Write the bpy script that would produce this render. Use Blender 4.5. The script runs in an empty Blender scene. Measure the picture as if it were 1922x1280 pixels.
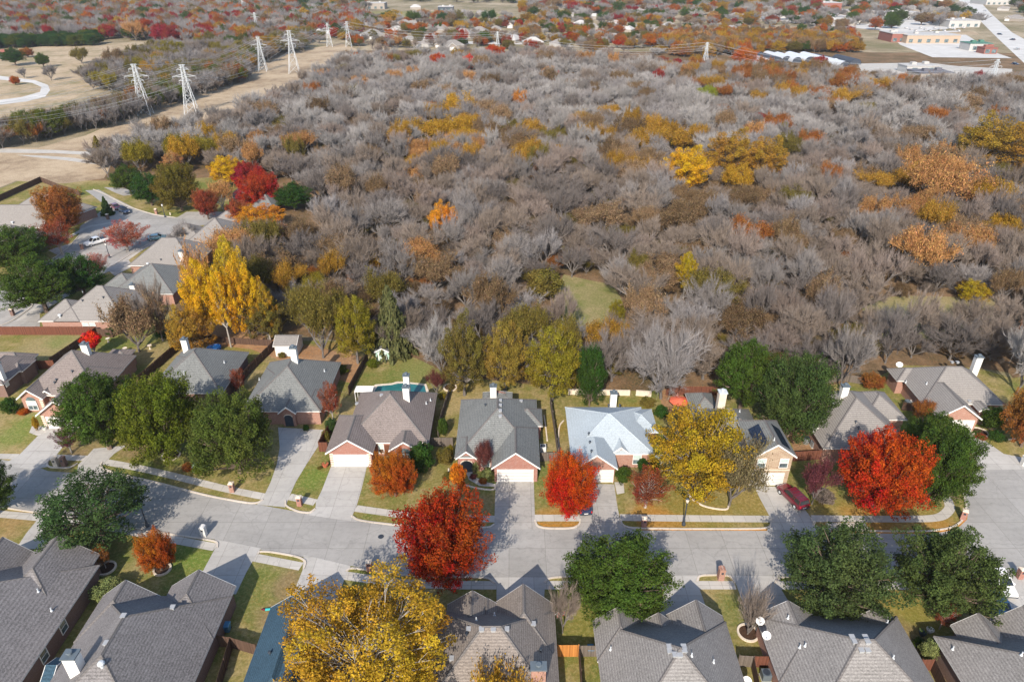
import bpy, bmesh, math, random
import numpy as np
from mathutils import Vector, Matrix
R = math.radians
scn = bpy.context.scene
COL = scn.collection

# ------------------------------------------------------------------ camera
CAM_H = 66.0
FPX = 1300.0            # focal length in pixels of the 1922 px wide photograph
PITCH = math.atan(730.0 / FPX)
cam_d = bpy.data.cameras.new('camera')
cam = bpy.data.objects.new('camera', cam_d)
COL.objects.link(cam)
cam.location = (0, 0, CAM_H)
cam.rotation_euler = (R(90) - PITCH, 0, 0)
cam_d.sensor_fit = 'HORIZONTAL'
cam_d.sensor_width = 36
cam_d.lens = FPX / 1922 * 36
cam_d.clip_start = 0.5
cam_d.clip_end = 12000
scn.camera = cam

# ------------------------------------------------------------------ light
SUN_EL, SUN_AZ = R(35), R(13)      # the sun stands behind the camera, a little to the left
world = bpy.data.worlds.new('World')
scn.world = world
world.use_nodes = True
wn = world.node_tree.nodes
sky = wn.new('ShaderNodeTexSky')
sky.sky_type = 'NISHITA'
sky.sun_disc = False
sky.sun_elevation = SUN_EL
sky.sun_rotation = R(180) + SUN_AZ
world.node_tree.links.new(sky.outputs[0], wn['Background'].inputs[0])
wn['Background'].inputs[1].default_value = 0.15
sun_d = bpy.data.lights.new('sun', 'SUN')
sun = bpy.data.objects.new('sun', sun_d)
COL.objects.link(sun)
sun_d.energy = 4.3
sun_d.angle = R(0.5)
sun_d.color = (1.0, 0.90, 0.78)
to_sun = Vector((-math.sin(SUN_AZ) * math.cos(SUN_EL), -math.cos(SUN_AZ) * math.cos(SUN_EL), math.sin(SUN_EL)))
sun.rotation_euler = to_sun.to_track_quat('Z', 'Y').to_euler()
sun.location = (0, -50, 200)
scn.view_settings.view_transform = 'Standard'
scn.view_settings.look = 'None'
scn.view_settings.gamma = 1
scn.view_settings.exposure = 0.68
try:
    scn.cycles.max_bounces = 5
    scn.cycles.diffuse_bounces = 3
    scn.cycles.transmission_bounces = 3
    scn.cycles.glossy_bounces = 2
    scn.cycles.volume_bounces = 0
    scn.cycles.use_denoising = True
    scn.cycles.caustics_reflective = False
    scn.cycles.caustics_refractive = False
except Exception:
    pass

# ------------------------------------------------------------------ geometry helpers
cP, sP = math.cos(PITCH), math.sin(PITCH)

def P(x, y, z=0.0):
    """world point at height z seen at photo pixel (x, y)"""
    u = (x - 961) / FPX
    v = (y - 640) / FPX
    d = Vector((u, cP - v * sP, -sP - v * cP))
    t = (z - CAM_H) / d.z
    return Vector((d.x * t, d.y * t, z))

def depth_of(p):
    return p.y * cP - (p.z - CAM_H) * sP

def pxm(p):
    """pixels per metre (photo pixels) at a world point"""
    return FPX / depth_of(p)

def proj(p):
    d = depth_of(p)
    up = p.y * sP + (p.z - CAM_H) * cP
    return (961 + FPX * p.x / d, 640 - FPX * up / d)

def height_to(base, ytop):
    """height a vertical thing on base needs so its top reaches photo row ytop"""
    lo, hi = 0.0, 60.0
    for _ in range(40):
        m = (lo + hi) / 2
        if proj(Vector((base.x, base.y, base.z + m)))[1] > ytop:
            lo = m
        else:
            hi = m
    return lo

def tag(o, label=None, cat=None, group=None, kind=None):
    if label: o['label'] = label
    if cat: o['category'] = cat
    if group: o['group'] = group
    if kind: o['kind'] = kind
    return o

def thing(name, label, cat, loc=(0, 0, 0), rz=0.0, group=None):
    o = bpy.data.objects.new(name, None)
    o.empty_display_size = 0.5
    COL.objects.link(o)
    o.location = loc
    o.rotation_euler = (0, 0, rz)
    tag(o, label, cat, group)
    return o

def copy_tree(o, parent=None):
    c = o.copy()
    COL.objects.link(c)
    c.parent = parent
    for ch in list(o.children):
        copy_tree(ch, c)
    return c

class MB:
    """collects faces with material numbers, then links ONE mesh object"""
    def __init__(s):
        s.v = []; s.f = []; s.m = []
    def add(s, vs, fs, m=0):
        b = len(s.v)
        s.v += [tuple(v) for v in vs]
        s.f += [tuple(i + b for i in f) for f in fs]
        s.m += [m] * len(fs)
    def quad(s, a, b, c, d, m=0):
        s.add([a, b, c, d], [(0, 1, 2, 3)], m)
    def poly(s, pts, m=0):
        s.add(pts, [tuple(range(len(pts)))], m)
    def box(s, x0, y0, z0, x1, y1, z1, m=0, rz=0.0, c=None):
        vs = [(x, y, z) for z in (z0, z1) for y in (y0, y1) for x in (x0, x1)]
        if rz:
            cx, cy = c if c else ((x0 + x1) / 2, (y0 + y1) / 2)
            k, q = math.cos(rz), math.sin(rz)
            vs = [(cx + (x - cx) * k - (y - cy) * q, cy + (x - cx) * q + (y - cy) * k, z) for x, y, z in vs]
        s.add(vs, [(0, 2, 3, 1), (4, 5, 7, 6), (0, 1, 5, 4), (2, 6, 7, 3), (0, 4, 6, 2), (1, 3, 7, 5)], m)
    def prism(s, pts, z0, z1, m=0, mtop=None):
        n = len(pts)
        vs = [(p[0], p[1], z0) for p in pts] + [(p[0], p[1], z1) for p in pts]
        s.add(vs, [(i, (i + 1) % n, n + (i + 1) % n, n + i) for i in range(n)], m)
        s.poly([(p[0], p[1], z1) for p in pts], m if mtop is None else mtop)
    def tube(s, p, q, r0, r1=None, n=6, m=0, cap=True):
        p = Vector(p); q = Vector(q)
        r1 = r0 if r1 is None else r1
        d = (q - p)
        if d.length < 1e-6: return
        d.normalize()
        a = d.orthogonal().normalized(); b = d.cross(a)
        vs = []
        for c, r in ((p, r0), (q, r1)):
            for i in range(n):
                t = 2 * math.pi * i / n
                vs.append(c + a * (r * math.cos(t)) + b * (r * math.sin(t)))
        fs = [(i, (i + 1) % n, n + (i + 1) % n, n + i) for i in range(n)]
        if cap:
            fs += [tuple(range(n - 1, -1, -1)), tuple(range(n, 2 * n))]
        s.add(vs, fs, m)
    def lathe(s, prof, cx=0, cy=0, n=12, m=0):
        """prof: (radius, z) list"""
        b = len(s.v)
        for r, z in prof:
            for i in range(n):
                t = 2 * math.pi * i / n
                s.v.append((cx + r * math.cos(t), cy + r * math.sin(t), z))
        for k in range(len(prof) - 1):
            for i in range(n):
                j = (i + 1) % n
                s.f.append((b + k * n + i, b + k * n + j, b + (k + 1) * n + j, b + (k + 1) * n + i)); s.m.append(m)
        s.f.append(tuple(b + (len(prof) - 1) * n + i for i in range(n))); s.m.append(m)
    def build(s, name, mats, parent=None, smooth=False, tri=False):
        if not isinstance(mats, (list, tuple)): mats = [mats]
        me = bpy.data.meshes.new(name)
        me.from_pydata(s.v, [], s.f)
        for m in mats: me.materials.append(m)
        if len(mats) > 1:
            me.polygons.foreach_set('material_index', s.m)
        if smooth:
            me.polygons.foreach_set('use_smooth', [True] * len(me.polygons))
        if tri:
            bm = bmesh.new(); bm.from_mesh(me)
            bmesh.ops.triangulate(bm, faces=bm.faces)
            bmesh.ops.recalc_face_normals(bm, faces=bm.faces)
            bm.to_mesh(me); bm.free()
        me.update()
        o = bpy.data.objects.new(name, me)
        COL.objects.link(o)
        if parent is not None: o.parent = parent
        return o

# ------------------------------------------------------------------ materials
def srgb(r, g, b):
    f = lambda c: ((c / 255) / 12.92) if c / 255 <= 0.04045 else (((c / 255) + 0.055) / 1.055) ** 2.4
    return (f(r), f(g), f(b), 1)

def rgba(c):
    return (c[0], c[1], c[2], 1)

class NT:
    """small node-tree helper"""
    def __init__(s, name, rough=0.9, spec=0.2):
        s.mat = bpy.data.materials.new(name)
        s.mat.use_nodes = True
        s.t = s.mat.node_tree; s.n = s.t.nodes; s.l = s.t.links
        s.b = s.n['Principled BSDF']
        s.b.inputs['Roughness'].default_value = rough
        s.b.inputs['Specular IOR Level'].default_value = spec
        s._pos = None
    def new(s, t, **kw):
        n = s.n.new(t)
        for k, v in kw.items(): setattr(n, k, v)
        return n
    def link(s, a, b): s.l.new(a, b)
    def pos(s):
        if s._pos is None:
            s._pos = s.new('ShaderNodeNewGeometry').outputs['Position']
        return s._pos
    def obj(s):
        return s.new('ShaderNodeTexCoord').outputs['Object']
    def noise(s, scale, detail=3, rough=0.55, vec=None, stretch=None):
        n = s.new('ShaderNodeTexNoise')
        n.inputs['Scale'].default_value = scale
        n.inputs['Detail'].default_value = detail
        n.inputs['Roughness'].default_value = rough
        v = vec if vec is not None else s.pos()
        if stretch:
            mp = s.new('ShaderNodeMapping'); mp.inputs['Scale'].default_value = stretch
            s.link(v, mp.inputs[0]); v = mp.outputs[0]
        s.link(v, n.inputs['Vector'])
        return n.outputs['Fac']
    def ramp(s, fac, stops):
        r = s.new('ShaderNodeValToRGB')
        e = r.color_ramp.elements
        while len(e) < len(stops): e.new(0.5)
        for i, (p, c) in enumerate(stops):
            e[i].position = p; e[i].color = rgba(c) if not isinstance(c, (int, float)) else (c, c, c, 1)
        s.link(fac, r.inputs[0])
        return r.outputs[0]
    def mix(s, fac, a, b, mode='MIX'):
        m = s.new('ShaderNodeMix', data_type='RGBA', blend_type=mode)
        for sock, v in ((m.inputs[0], fac), (m.inputs[6], a), (m.inputs[7], b)):
            if isinstance(v, (int, float)): sock.default_value = v
            elif isinstance(v, (tuple, list)): sock.default_value = rgba(v)
            else: s.link(v, sock)
        return m.outputs[2]
    def math(s, op, a, b=0.0, clamp=False):
        m = s.new('ShaderNodeMath', operation=op); m.use_clamp = clamp
        for i, v in enumerate((a, b)):
            if isinstance(v, (int, float)): m.inputs[i].default_value = v
            else: s.link(v, m.inputs[i])
        return m.outputs[0]
    def bump(s, h, strength=0.3, dist=0.05):
        b = s.new('ShaderNodeBump')
        b.inputs['Strength'].default_value = strength
        b.inputs['Distance'].default_value = dist
        s.link(h, b.inputs['Height'])
        s.link(b.outputs[0], s.b.inputs['Normal'])
    def color(s, c):
        if isinstance(c, (tuple, list)): s.b.inputs['Base Color'].default_value = rgba(c)
        else: s.link(c, s.b.inputs['Base Color'])
        return s.mat
    def spot(s, x, y, r, soft=0.5, wob=1.0):
        """soft-edged round patch in world space"""
        sub = s.new('ShaderNodeVectorMath', operation='SUBTRACT')
        s.link(s.pos(), sub.inputs[0]); sub.inputs[1].default_value = (x, y, 0)
        ln = s.new('ShaderNodeVectorMath', operation='LENGTH'); s.link(sub.outputs[0], ln.inputs[0])
        n = s.noise(0.35, 3, 0.6)
        d = s.math('ADD', ln.outputs['Value'], s.math('MULTIPLY', s.math('SUBTRACT', n, 0.5), r * wob))
        mr = s.new('ShaderNodeMapRange'); mr.interpolation_type = 'SMOOTHSTEP'
        s.link(d, mr.inputs[0])
        mr.inputs[1].default_value = r * (1 - soft); mr.inputs[2].default_value = r
        mr.inputs[3].default_value = 1; mr.inputs[4].default_value = 0
        return mr.outputs[0]

def plain(name, c, rough=0.8, spec=0.2, var=0.12, scale=2.0, metal=0.0, bump=0.0):
    t = NT(name, rough, spec)
    n = t.noise(scale, 4, 0.6)
    a = tuple(max(0, k * (1 - var)) for k in c[:3]); b = tuple(min(1, k * (1 + var)) for k in c[:3])
    t.color(t.ramp(n, [(0.3, a), (0.7, b)]))
    t.b.inputs['Metallic'].default_value = metal
    if bump: t.bump(t.noise(scale * 6, 3), bump, 0.02)
    return t.mat

def mat_concrete(name, base, joint=4.5, stain=0.5, rot=0.0):
    t = NT(name, 0.85, 0.25)
    n1 = t.noise(0.12, 5, 0.65); n2 = t.noise(1.4, 5, 0.7); n3 = t.noise(25, 2, 0.5)
    c = t.ramp(n1, [(0.3, tuple(k * 0.86 for k in base)), (0.7, tuple(min(1, k * 1.1) for k in base))])
    c = t.mix(t.math('MULTIPLY', t.ramp(n2, [(0.48, 0.0), (0.75, 1.0)]), 0.3 * stain), c, tuple(k * 0.55 for k in base))
    c = t.mix(t.math('MULTIPLY', n3, 0.22), c, tuple(k * 0.7 for k in base))
    n4 = t.noise(0.5, 4, 0.7, stretch=(0.25, 1.6, 1))
    c = t.mix(t.math('MULTIPLY', t.ramp(n4, [(0.5, 0.0), (0.72, 1.0)]), 0.25 * stain), c, tuple(k * 0.6 for k in base))
    br = t.new('ShaderNodeTexBrick'); br.offset = 0
    br.inputs['Scale'].default_value = 1
    br.inputs['Mortar Size'].default_value = 0.04
    br.inputs['Mortar Smooth'].default_value = 0.3
    br.inputs['Brick Width'].default_value = joint
    br.inputs['Row Height'].default_value = joint
    br.inputs['Color1'].default_value = (1, 1, 1, 1); br.inputs['Color2'].default_value = (0.85, 0.85, 0.84, 1)
    br.inputs['Mortar'].default_value = (0.60, 0.59, 0.57, 1)
    mp = t.new('ShaderNodeMapping'); mp.inputs['Location'].default_value = (0.37, 0.61, 0); mp.inputs['Rotation'].default_value = (0, 0, rot)
    t.link(t.pos(), mp.inputs[0]); t.link(mp.outputs[0], br.inputs['Vector'])
    c = t.mix(0.8, c, br.outputs[0], 'MULTIPLY')
    if stain > 0.7:
        vo = t.new('ShaderNodeTexVoronoi'); vo.feature = 'DISTANCE_TO_EDGE'; vo.inputs['Scale'].default_value = 0.13
        nz = t.new('ShaderNodeTexNoise'); nz.inputs['Scale'].default_value = 0.5; nz.inputs['Detail'].default_value = 4; t.link(t.pos(), nz.inputs['Vector'])
        ad = t.new('ShaderNodeVectorMath', operation='MULTIPLY_ADD'); t.link(nz.outputs['Color'], ad.inputs[0]); ad.inputs[1].default_value = (3, 3, 0); t.link(t.pos(), ad.inputs[2])
        t.link(ad.outputs[0], vo.inputs['Vector'])
        c = t.mix(t.math('MULTIPLY', t.ramp(vo.outputs['Distance'], [(0.0, 1.0), (0.012, 0.0)]), 0.35), c, tuple(k * 0.45 for k in base))
        sp = t.noise(2.6, 2, 0.4)
        c = t.mix(t.math('MULTIPLY', t.ramp(sp, [(0.68, 0.0), (0.76, 1.0)]), 0.35), c, tuple(k * 0.45 for k in base))
    t.bump(n3, 0.15, 0.01)
    return t.color(c)

M = {}
M['street'] = mat_concrete('street_concrete', (0.345, 0.335, 0.318), 4.6, 1.5)
M['walk'] = mat_concrete('sidewalk_concrete', (0.48, 0.455, 0.415), 1.5, 0.8)
M['drive'] = mat_concrete('driveway_concrete', (0.44, 0.425, 0.40), 3.0, 1.2)
M['drive_dark'] = mat_concrete('worn_driveway_concrete', (0.38, 0.36, 0.335), 3.0, 2.2)
M['kerb'] = mat_concrete('kerb_concrete', (0.56, 0.50, 0.43), 3.0, 0.6)
M['road_far'] = mat_concrete('far_road_concrete', (0.55, 0.54, 0.52), 12.0, 0.3)

def mat_shingle(name, base, mottled=0.5, warm=0.0):
    t = NT(name, 0.95, 0.1)
    o = t.obj()
    fine = t.noise(5.5, 3, 0.85, vec=o, stretch=(1, 1, 1.6))
    med = t.noise(1.7, 4, 0.75, vec=o)
    big = t.noise(0.25, 4, 0.6, vec=o)
    lo = tuple(k * (1 - 0.75 * mottled) for k in base); hi = tuple(min(1, k * (1 + 0.75 * mottled)) for k in base)
    c = t.ramp(fine, [(0.36, lo), (0.5, base), (0.66, hi)])
    c = t.mix(t.math('MULTIPLY', t.ramp(med, [(0.42, 0.0), (0.68, 1.0)]), 0.3), c, lo)
    c = t.mix(t.math('MULTIPLY', t.ramp(big, [(0.4, 0.0), (0.7, 1.0)]), 0.3), c, hi)
    # courses of shingles follow the height of the slope
    w = t.new('ShaderNodeTexWave'); w.wave_type = 'BANDS'; w.bands_direction = 'Z'
    w.inputs['Scale'].default_value = 1.7; w.inputs['Distortion'].default_value = 1.2
    w.inputs['Detail'].default_value = 2; w.inputs['Detail Scale'].default_value = 3
    t.link(o, w.inputs['Vector'])
    c = t.mix(0.26 if base[2] < 0.4 else 0.06, c, w.outputs['Color'], 'MULTIPLY')
    t.bump(fine, 0.25, 0.02)
    return t.color(c)

M['roof_grey'] = mat_shingle('grey_shingles', (0.181, 0.188, 0.182))
M['roof_warm'] = mat_shingle('brown_grey_shingles', (0.223, 0.195, 0.173))
M['roof_brown'] = mat_shingle('brown_shingles', (0.211, 0.179, 0.165))
M['roof_taupe'] = mat_shingle('taupe_shingles', (0.245, 0.229, 0.213), 0.3)
M['roof_pale'] = mat_shingle('pale_blue_shingles', (0.36, 0.41, 0.44), 0.3)
M['roof_blue'] = mat_shingle('dark_blue_shingles', (0.045, 0.085, 0.12), 0.5)
M['roof_near'] = mat_shingle('near_grey_shingles', (0.190, 0.179, 0.177), 0.6)
M['roof_near2'] = mat_shingle('near_pale_grey_shingles', (0.228, 0.216, 0.206), 0.5)
M['roof_far'] = mat_shingle('far_shingles', (0.27, 0.25, 0.235), 0.2)

for k_ in [k for k in M if k.startswith('roof_')]:
    pass
M['ridge_cap'] = mat_shingle('ridge_cap_shingles', (0.15, 0.14, 0.135), 0.3)
def mat_brick(name, c1, c2, mortar, scale=1.0):
    t = NT(name, 0.9, 0.2)
    br = t.new('ShaderNodeTexBrick')
    br.inputs['Scale'].default_value = scale
    br.inputs['Brick Width'].default_value = 0.3; br.inputs['Row Height'].default_value = 0.1
    br.inputs['Mortar Size'].default_value = 0.012
    br.inputs['Color1'].default_value = rgba(c1); br.inputs['Color2'].default_value = rgba(c2); br.inputs['Mortar'].default_value = rgba(mortar)
    sx = t.new('ShaderNodeSeparateXYZ'); t.link(t.obj(), sx.inputs[0])
    cx = t.new('ShaderNodeCombineXYZ')
    t.link(t.math('ADD', sx.outputs[0], sx.outputs[1]), cx.inputs[0]); t.link(sx.outputs[2], cx.inputs[1])
    t.link(cx.outputs[0], br.inputs['Vector'])
    n = t.noise(1.2, 5, 0.75, vec=t.obj())
    c = t.mix(t.math('MULTIPLY', n, 0.4), br.outputs[0], tuple(k * 0.6 for k in c1))
    n2 = t.noise(6, 2, 0.5, vec=t.obj())
    c = t.mix(t.math('MULTIPLY', t.ramp(n2, [(0.5, 0.0), (0.7, 1.0)]), 0.35), c, mortar)
    return t.color(c)
M['brick_red'] = mat_brick('red_brick', (0.34, 0.13, 0.095), (0.26, 0.10, 0.075), (0.38, 0.29, 0.25))
M['brick_pink'] = mat_brick('pink_brick', (0.36, 0.17, 0.12), (0.26, 0.12, 0.085), (0.42, 0.33, 0.28))
M['brick_brown'] = mat_brick('brown_brick', (0.19, 0.105, 0.08), (0.14, 0.08, 0.065), (0.24, 0.19, 0.17))
M['stone_tan'] = mat_brick('tan_stone', (0.42, 0.32, 0.22), (0.28, 0.18, 0.115), (0.46, 0.39, 0.31), 0.5)
M['white'] = plain('white_paint', (0.70, 0.69, 0.66), 0.5, 0.4, 0.04)
M['vent'] = plain('dull_vent_metal', (0.30, 0.31, 0.32), 0.6, 0.3, 0.1)
M['door_white'] = plain('garage_door_paint', (0.62, 0.61, 0.58), 0.5, 0.4, 0.08, 0.8)
M['white_old'] = plain('weathered_white_paint', (0.62, 0.61, 0.58), 0.7, 0.3, 0.15)
M['cream'] = plain('cream_stone', (0.60, 0.52, 0.42), 0.8, 0.2, 0.12)
M['metal'] = plain('grey_metal', (0.35, 0.38, 0.40), 0.4, 0.5, 0.1, metal=0.6)
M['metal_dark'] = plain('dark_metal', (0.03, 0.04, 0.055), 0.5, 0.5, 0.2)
M['galv'] = plain('galvanised_steel', (0.50, 0.53, 0.55), 0.5, 0.5, 0.08)
M['cap_blue'] = plain('blue_grey_cap', (0.10, 0.125, 0.145), 0.5, 0.5, 0.1)
def mat_glass():
    t = NT('window_glass', 0.08, 0.8)
    t.color(t.ramp(t.noise(0.8, 2), [(0.35, (0.05, 0.07, 0.08)), (0.7, (0.16, 0.22, 0.23))]))
    return t.mat
M['glass'] = mat_glass()
M['blind'] = plain('window_blind', (0.42, 0.52, 0.50), 0.5, 0.5, 0.1)
M['car_glass'] = plain('car_glass', (0.02, 0.025, 0.03), 0.05, 0.8, 0.1)
M['rubber'] = plain('rubber', (0.02, 0.02, 0.02), 0.9, 0.1)
M['solar'] = plain('solar_panel', (0.012, 0.018, 0.035), 0.25, 0.5, 0.2)
M['door_wood'] = plain('door_wood', (0.12, 0.05, 0.03), 0.5, 0.3)
def carpaint(name, c):
    m = plain(name, c, 0.25, 0.6, 0.03)
    m.node_tree.nodes['Principled BSDF'].inputs['Coat Weight'].default_value = 0.8
    m.node_tree.nodes['Principled BSDF'].inputs['Coat Roughness'].default_value = 0.05
    return m
M['car_red'] = carpaint('red_car_paint', (0.13, 0.008, 0.02))
M['car_white'] = carpaint('white_car_paint', (0.8, 0.8, 0.78))
M['car_blue'] = carpaint('blue_car_paint', (0.06, 0.20, 0.34))
M['car_navy'] = carpaint('navy_car_paint', (0.015, 0.025, 0.06))
M['car_teal'] = carpaint('teal_car_paint', (0.08, 0.19, 0.24))
M['car_silver'] = carpaint('silver_car_paint', (0.45, 0.46, 0.47))
M['tail_red'] = plain('tail_lamp', (0.5, 0.01, 0.01), 0.2, 0.6)
M['head'] = plain('head_lamp', (0.7, 0.72, 0.75), 0.1, 0.8)
M['plate'] = plain('number_plate', (0.7, 0.7, 0.68), 0.4, 0.4)

def mat_wood(name, c):
    t = NT(name, 0.85, 0.15)
    sx = t.new('ShaderNodeSeparateXYZ'); t.link(t.obj(), sx.inputs[0])
    cx = t.new('ShaderNodeCombineXYZ')
    t.link(t.math('ADD', sx.outputs[0], sx.outputs[1]), cx.inputs[0])
    n = t.noise(5, 2, 0.5, vec=cx.outputs[0])
    n2 = t.noise(1.5, 4, 0.7, vec=t.obj())
    col = t.ramp(n, [(0.35, tuple(k * 0.6 for k in c)), (0.5, c), (0.68, tuple(min(1, k * 1.35) for k in c))])
    col = t.mix(t.math('MULTIPLY', n2, 0.35), col, tuple(k * 0.5 for k in c))
    return t.color(col)
M['wood_red'] = mat_wood('stained_fence_wood', (0.15, 0.06, 0.038))
M['wood_grey'] = mat_wood('weathered_fence_wood', (0.15, 0.125, 0.105))
M['wood_orange'] = mat_wood('fresh_fence_wood', (0.46, 0.19, 0.05))
M['wood_brown'] = mat_wood('brown_fence_wood', (0.10, 0.062, 0.045))
M['terracotta'] = plain('terracotta', (0.42, 0.12, 0.06), 0.8)

def mat_bark(name, c):
    t = NT(name, 0.95, 0.1)
    oi = t.new('ShaderNodeObjectInfo')
    n = t.noise(3, 3, 0.7, vec=t.obj())
    col = t.ramp(n, [(0.3, tuple(k * 0.7 for k in c)), (0.7, tuple(k * 1.25 for k in c))])
    t.color(col)
    return t.mat
M['bark'] = mat_bark('brown_bark', (0.16, 0.12, 0.095))
M['bark_pale'] = mat_bark('pale_bark', (0.34, 0.31, 0.275))
M['bark_grey'] = mat_bark('grey_bark', (0.15, 0.135, 0.125))

def mat_leaf(name, inst, trans=0.35):
    """leaf colour: object colour (single trees) or per-instance colour (woodland)
    and a per-clump tint that belongs to the tree, plus shade painted on inner leaves"""
    t = NT(name, 0.75, 0.15)
    if inst:
        a = t.new('ShaderNodeAttribute', attribute_type='INSTANCER', attribute_name='tcol'); base = a.outputs['Color']
    else:
        base = t.new('ShaderNodeObjectInfo').outputs['Color']
    tn = t.new('ShaderNodeAttribute', attribute_type='GEOMETRY', attribute_name='tint')
    sep = t.new('ShaderNodeSeparateColor'); t.link(tn.outputs['Color'], sep.inputs[0])
    hs = t.new('ShaderNodeHueSaturation')
    t.link(base, hs.inputs['Color'])
    mr = t.new('ShaderNodeMapRange'); t.link(sep.outputs[0], mr.inputs[0]); mr.inputs[3].default_value = 0.48; mr.inputs[4].default_value = 0.52
    t.link(mr.outputs[0], hs.inputs['Hue'])
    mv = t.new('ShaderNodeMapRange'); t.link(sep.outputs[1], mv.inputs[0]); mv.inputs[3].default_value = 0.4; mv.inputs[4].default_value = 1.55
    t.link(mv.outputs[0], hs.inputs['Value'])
    out = t.n['Material Output']
    t.link(hs.outputs[0], t.b.inputs['Base Color'])
    tr = t.new('ShaderNodeBsdfTranslucent'); t.link(hs.outputs[0], tr.inputs['Color'])
    mx = t.new('ShaderNodeMixShader'); mx.inputs[0].default_value = trans
    t.link(t.b.outputs[0], mx.inputs[1]); t.link(tr.outputs[0], mx.inputs[2])
    t.link(mx.outputs[0], out.inputs['Surface'])
    return t.mat
M['leaf'] = mat_leaf('foliage', False)
M['leaf_inst'] = mat_leaf('woodland_foliage', True)
def mat_twig(name, inst):
    t = NT(name, 0.9, 0.1)
    if inst:
        base = t.new('ShaderNodeAttribute', attribute_type='INSTANCER', attribute_name='tcol').outputs['Color']
    else:
        base = t.new('ShaderNodeObjectInfo').outputs['Color']
    tn = t.new('ShaderNodeAttribute', attribute_type='GEOMETRY', attribute_name='tint')
    sep = t.new('ShaderNodeSeparateColor'); t.link(tn.outputs['Color'], sep.inputs[0])
    hs = t.new('ShaderNodeHueSaturation'); t.link(base, hs.inputs['Color'])
    mv = t.new('ShaderNodeMapRange'); t.link(sep.outputs[1], mv.inputs[0]); mv.inputs[3].default_value = 0.75; mv.inputs[4].default_value = 1.25
    t.link(mv.outputs[0], hs.inputs['Value'])
    t.link(hs.outputs[0], t.b.inputs['Base Color'])
    return t.mat
M['twig'] = mat_twig('bare_twigs', False)
M['twig_inst'] = mat_twig('woodland_twigs', True)
# ------------------------------------------------------------------ the setting: ground, street, walks
def PX(pts, z=0.0):
    return [P(x, y, z) for x, y in pts]

def clip_line_pts(pts, z):
    return [(p.x, p.y, z) for p in PX(pts, 0)]

def smooth_poly(pts, n=1):
    return pts

def sheet(name, pts, z, mat, kind='structure', world=False):
    m = MB()
    m.poly([(p[0], p[1], z) for p in pts] if world else clip_line_pts(pts, z))
    o = m.build(name, mat, tri=True)
    for p in o.data.polygons:
        pass
    if kind: o['kind'] = kind
    return o

def mat_grass(name, green, olive, dry, litter=(0.45, 0.17, 0.03), lit=0.0, spots=(), bias=0.0, rough_scale=1.0):
    t = NT(name, 0.95, 0.1)
    big = t.noise(0.07 * rough_scale, 5, 0.6); mid = t.noise(0.45 * rough_scale, 5, 0.7); fine = t.noise(2.4, 5, 0.85)
    f = t.math('ADD', t.math('MULTIPLY', big, 0.6), t.math('MULTIPLY', mid, 0.4))
    c = t.ramp(f, [(0.41 + bias, green), (0.49 + bias, olive), (0.58 + bias, dry)])
    for (x, y, r, col) in spots:
        p = P(x, y)
        c = t.mix(t.math('MULTIPLY', t.spot(p.x, p.y, r, 0.8, 1.3), 0.7), c, col)
    c = t.mix(t.math('MULTIPLY', t.ramp(fine, [(0.36, 1.0), (0.52, 0.0)]), 0.55), c, tuple(k * 0.5 for k in olive))
    c = t.mix(t.math('MULTIPLY', t.ramp(fine, [(0.5, 0.0), (0.66, 1.0)]), 0.45), c, tuple(min(1, k * 1.5) for k in dry))
    if lit > 0:
        l1 = t.noise(2.6, 5, 0.9); l2 = t.noise(0.22, 3, 0.6)
        m = t.math('MULTIPLY', t.ramp(l1, [(0.50, 0.0), (0.56, 1.0)]), t.ramp(l2, [(0.35, 0.15), (0.65, 1.0)]))
        c = t.mix(t.math('MULTIPLY', m, lit), c, litter)
    t.bump(fine, 0.5, 0.06)
    return t.color(c)

GREEN, OLIVE, DRY = (0.095, 0.135, 0.025), (0.165, 0.155, 0.045), (0.29, 0.23, 0.11)
BRT = (0.10, 0.175, 0.025); GOLD = (0.24, 0.17, 0.035); BRN = (0.20, 0.135, 0.08); LEAFY = (0.34, 0.16, 0.03)
M['lawn'] = mat_grass('lawn_grass', GREEN, OLIVE, DRY, lit=0.28, litter=(0.36, 0.2, 0.06), spots=[
    (25, 820, 5.5, BRT), (60, 790, 4, BRT), (585, 895, 3.5, BRT), (470, 1110, 5, GREEN), (540, 1095, 3.0, BRN), (495, 1075, 3, GREEN), (520, 1150, 3.0, BRN),
    (330, 1050, 5, BRT), (380, 1055, 3, BRT), (270, 1060, 3, DRY), (255, 850, 3, BRN), (150, 850, 3.5, BRN),
    (1300, 965, 7, GOLD), (1215, 968, 4, LEAFY), (1080, 972, 5, LEAFY), (1240, 985, 5, LEAFY), (1040, 985, 4, LEAFY), (1400, 940, 7, (0.20, 0.15, 0.03)), (1600, 975, 7, GOLD), (1700, 965, 6, GOLD),
    (1640, 988, 6, LEAFY), (1760, 985, 3, LEAFY), (850, 900, 5, (0.18, 0.16, 0.05)), (900, 945, 4, (0.19, 0.15, 0.08)),
    (1690, 1120, 6, GOLD), (1720, 1160, 5, (0.17, 0.17, 0.03)), (1700, 1200, 4, BRN), (1100, 1180, 5, (0.16, 0.16, 0.03)), (1380, 1150, 4, GREEN),
    (1860, 830, 5, (0.2, 0.17, 0.04)), (1040, 800, 4, GOLD), (870, 720, 5, GOLD), (1180, 780, 6, GOLD), (760, 690, 5, GREEN), (790, 700, 7, (0.17, 0.19, 0.06)),
    (290, 670, 6, (0.24, 0.19, 0.09)), (620, 660, 7, (0.24, 0.13, 0.05)), (480, 640, 7, GOLD), (550, 665, 6, BRN),
    (90, 650, 8, (0.26, 0.22, 0.11)), (110, 640, 4, (0.13, 0.18, 0.05)), (20, 985, 4, (0.30, 0.19, 0.09))])
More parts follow.
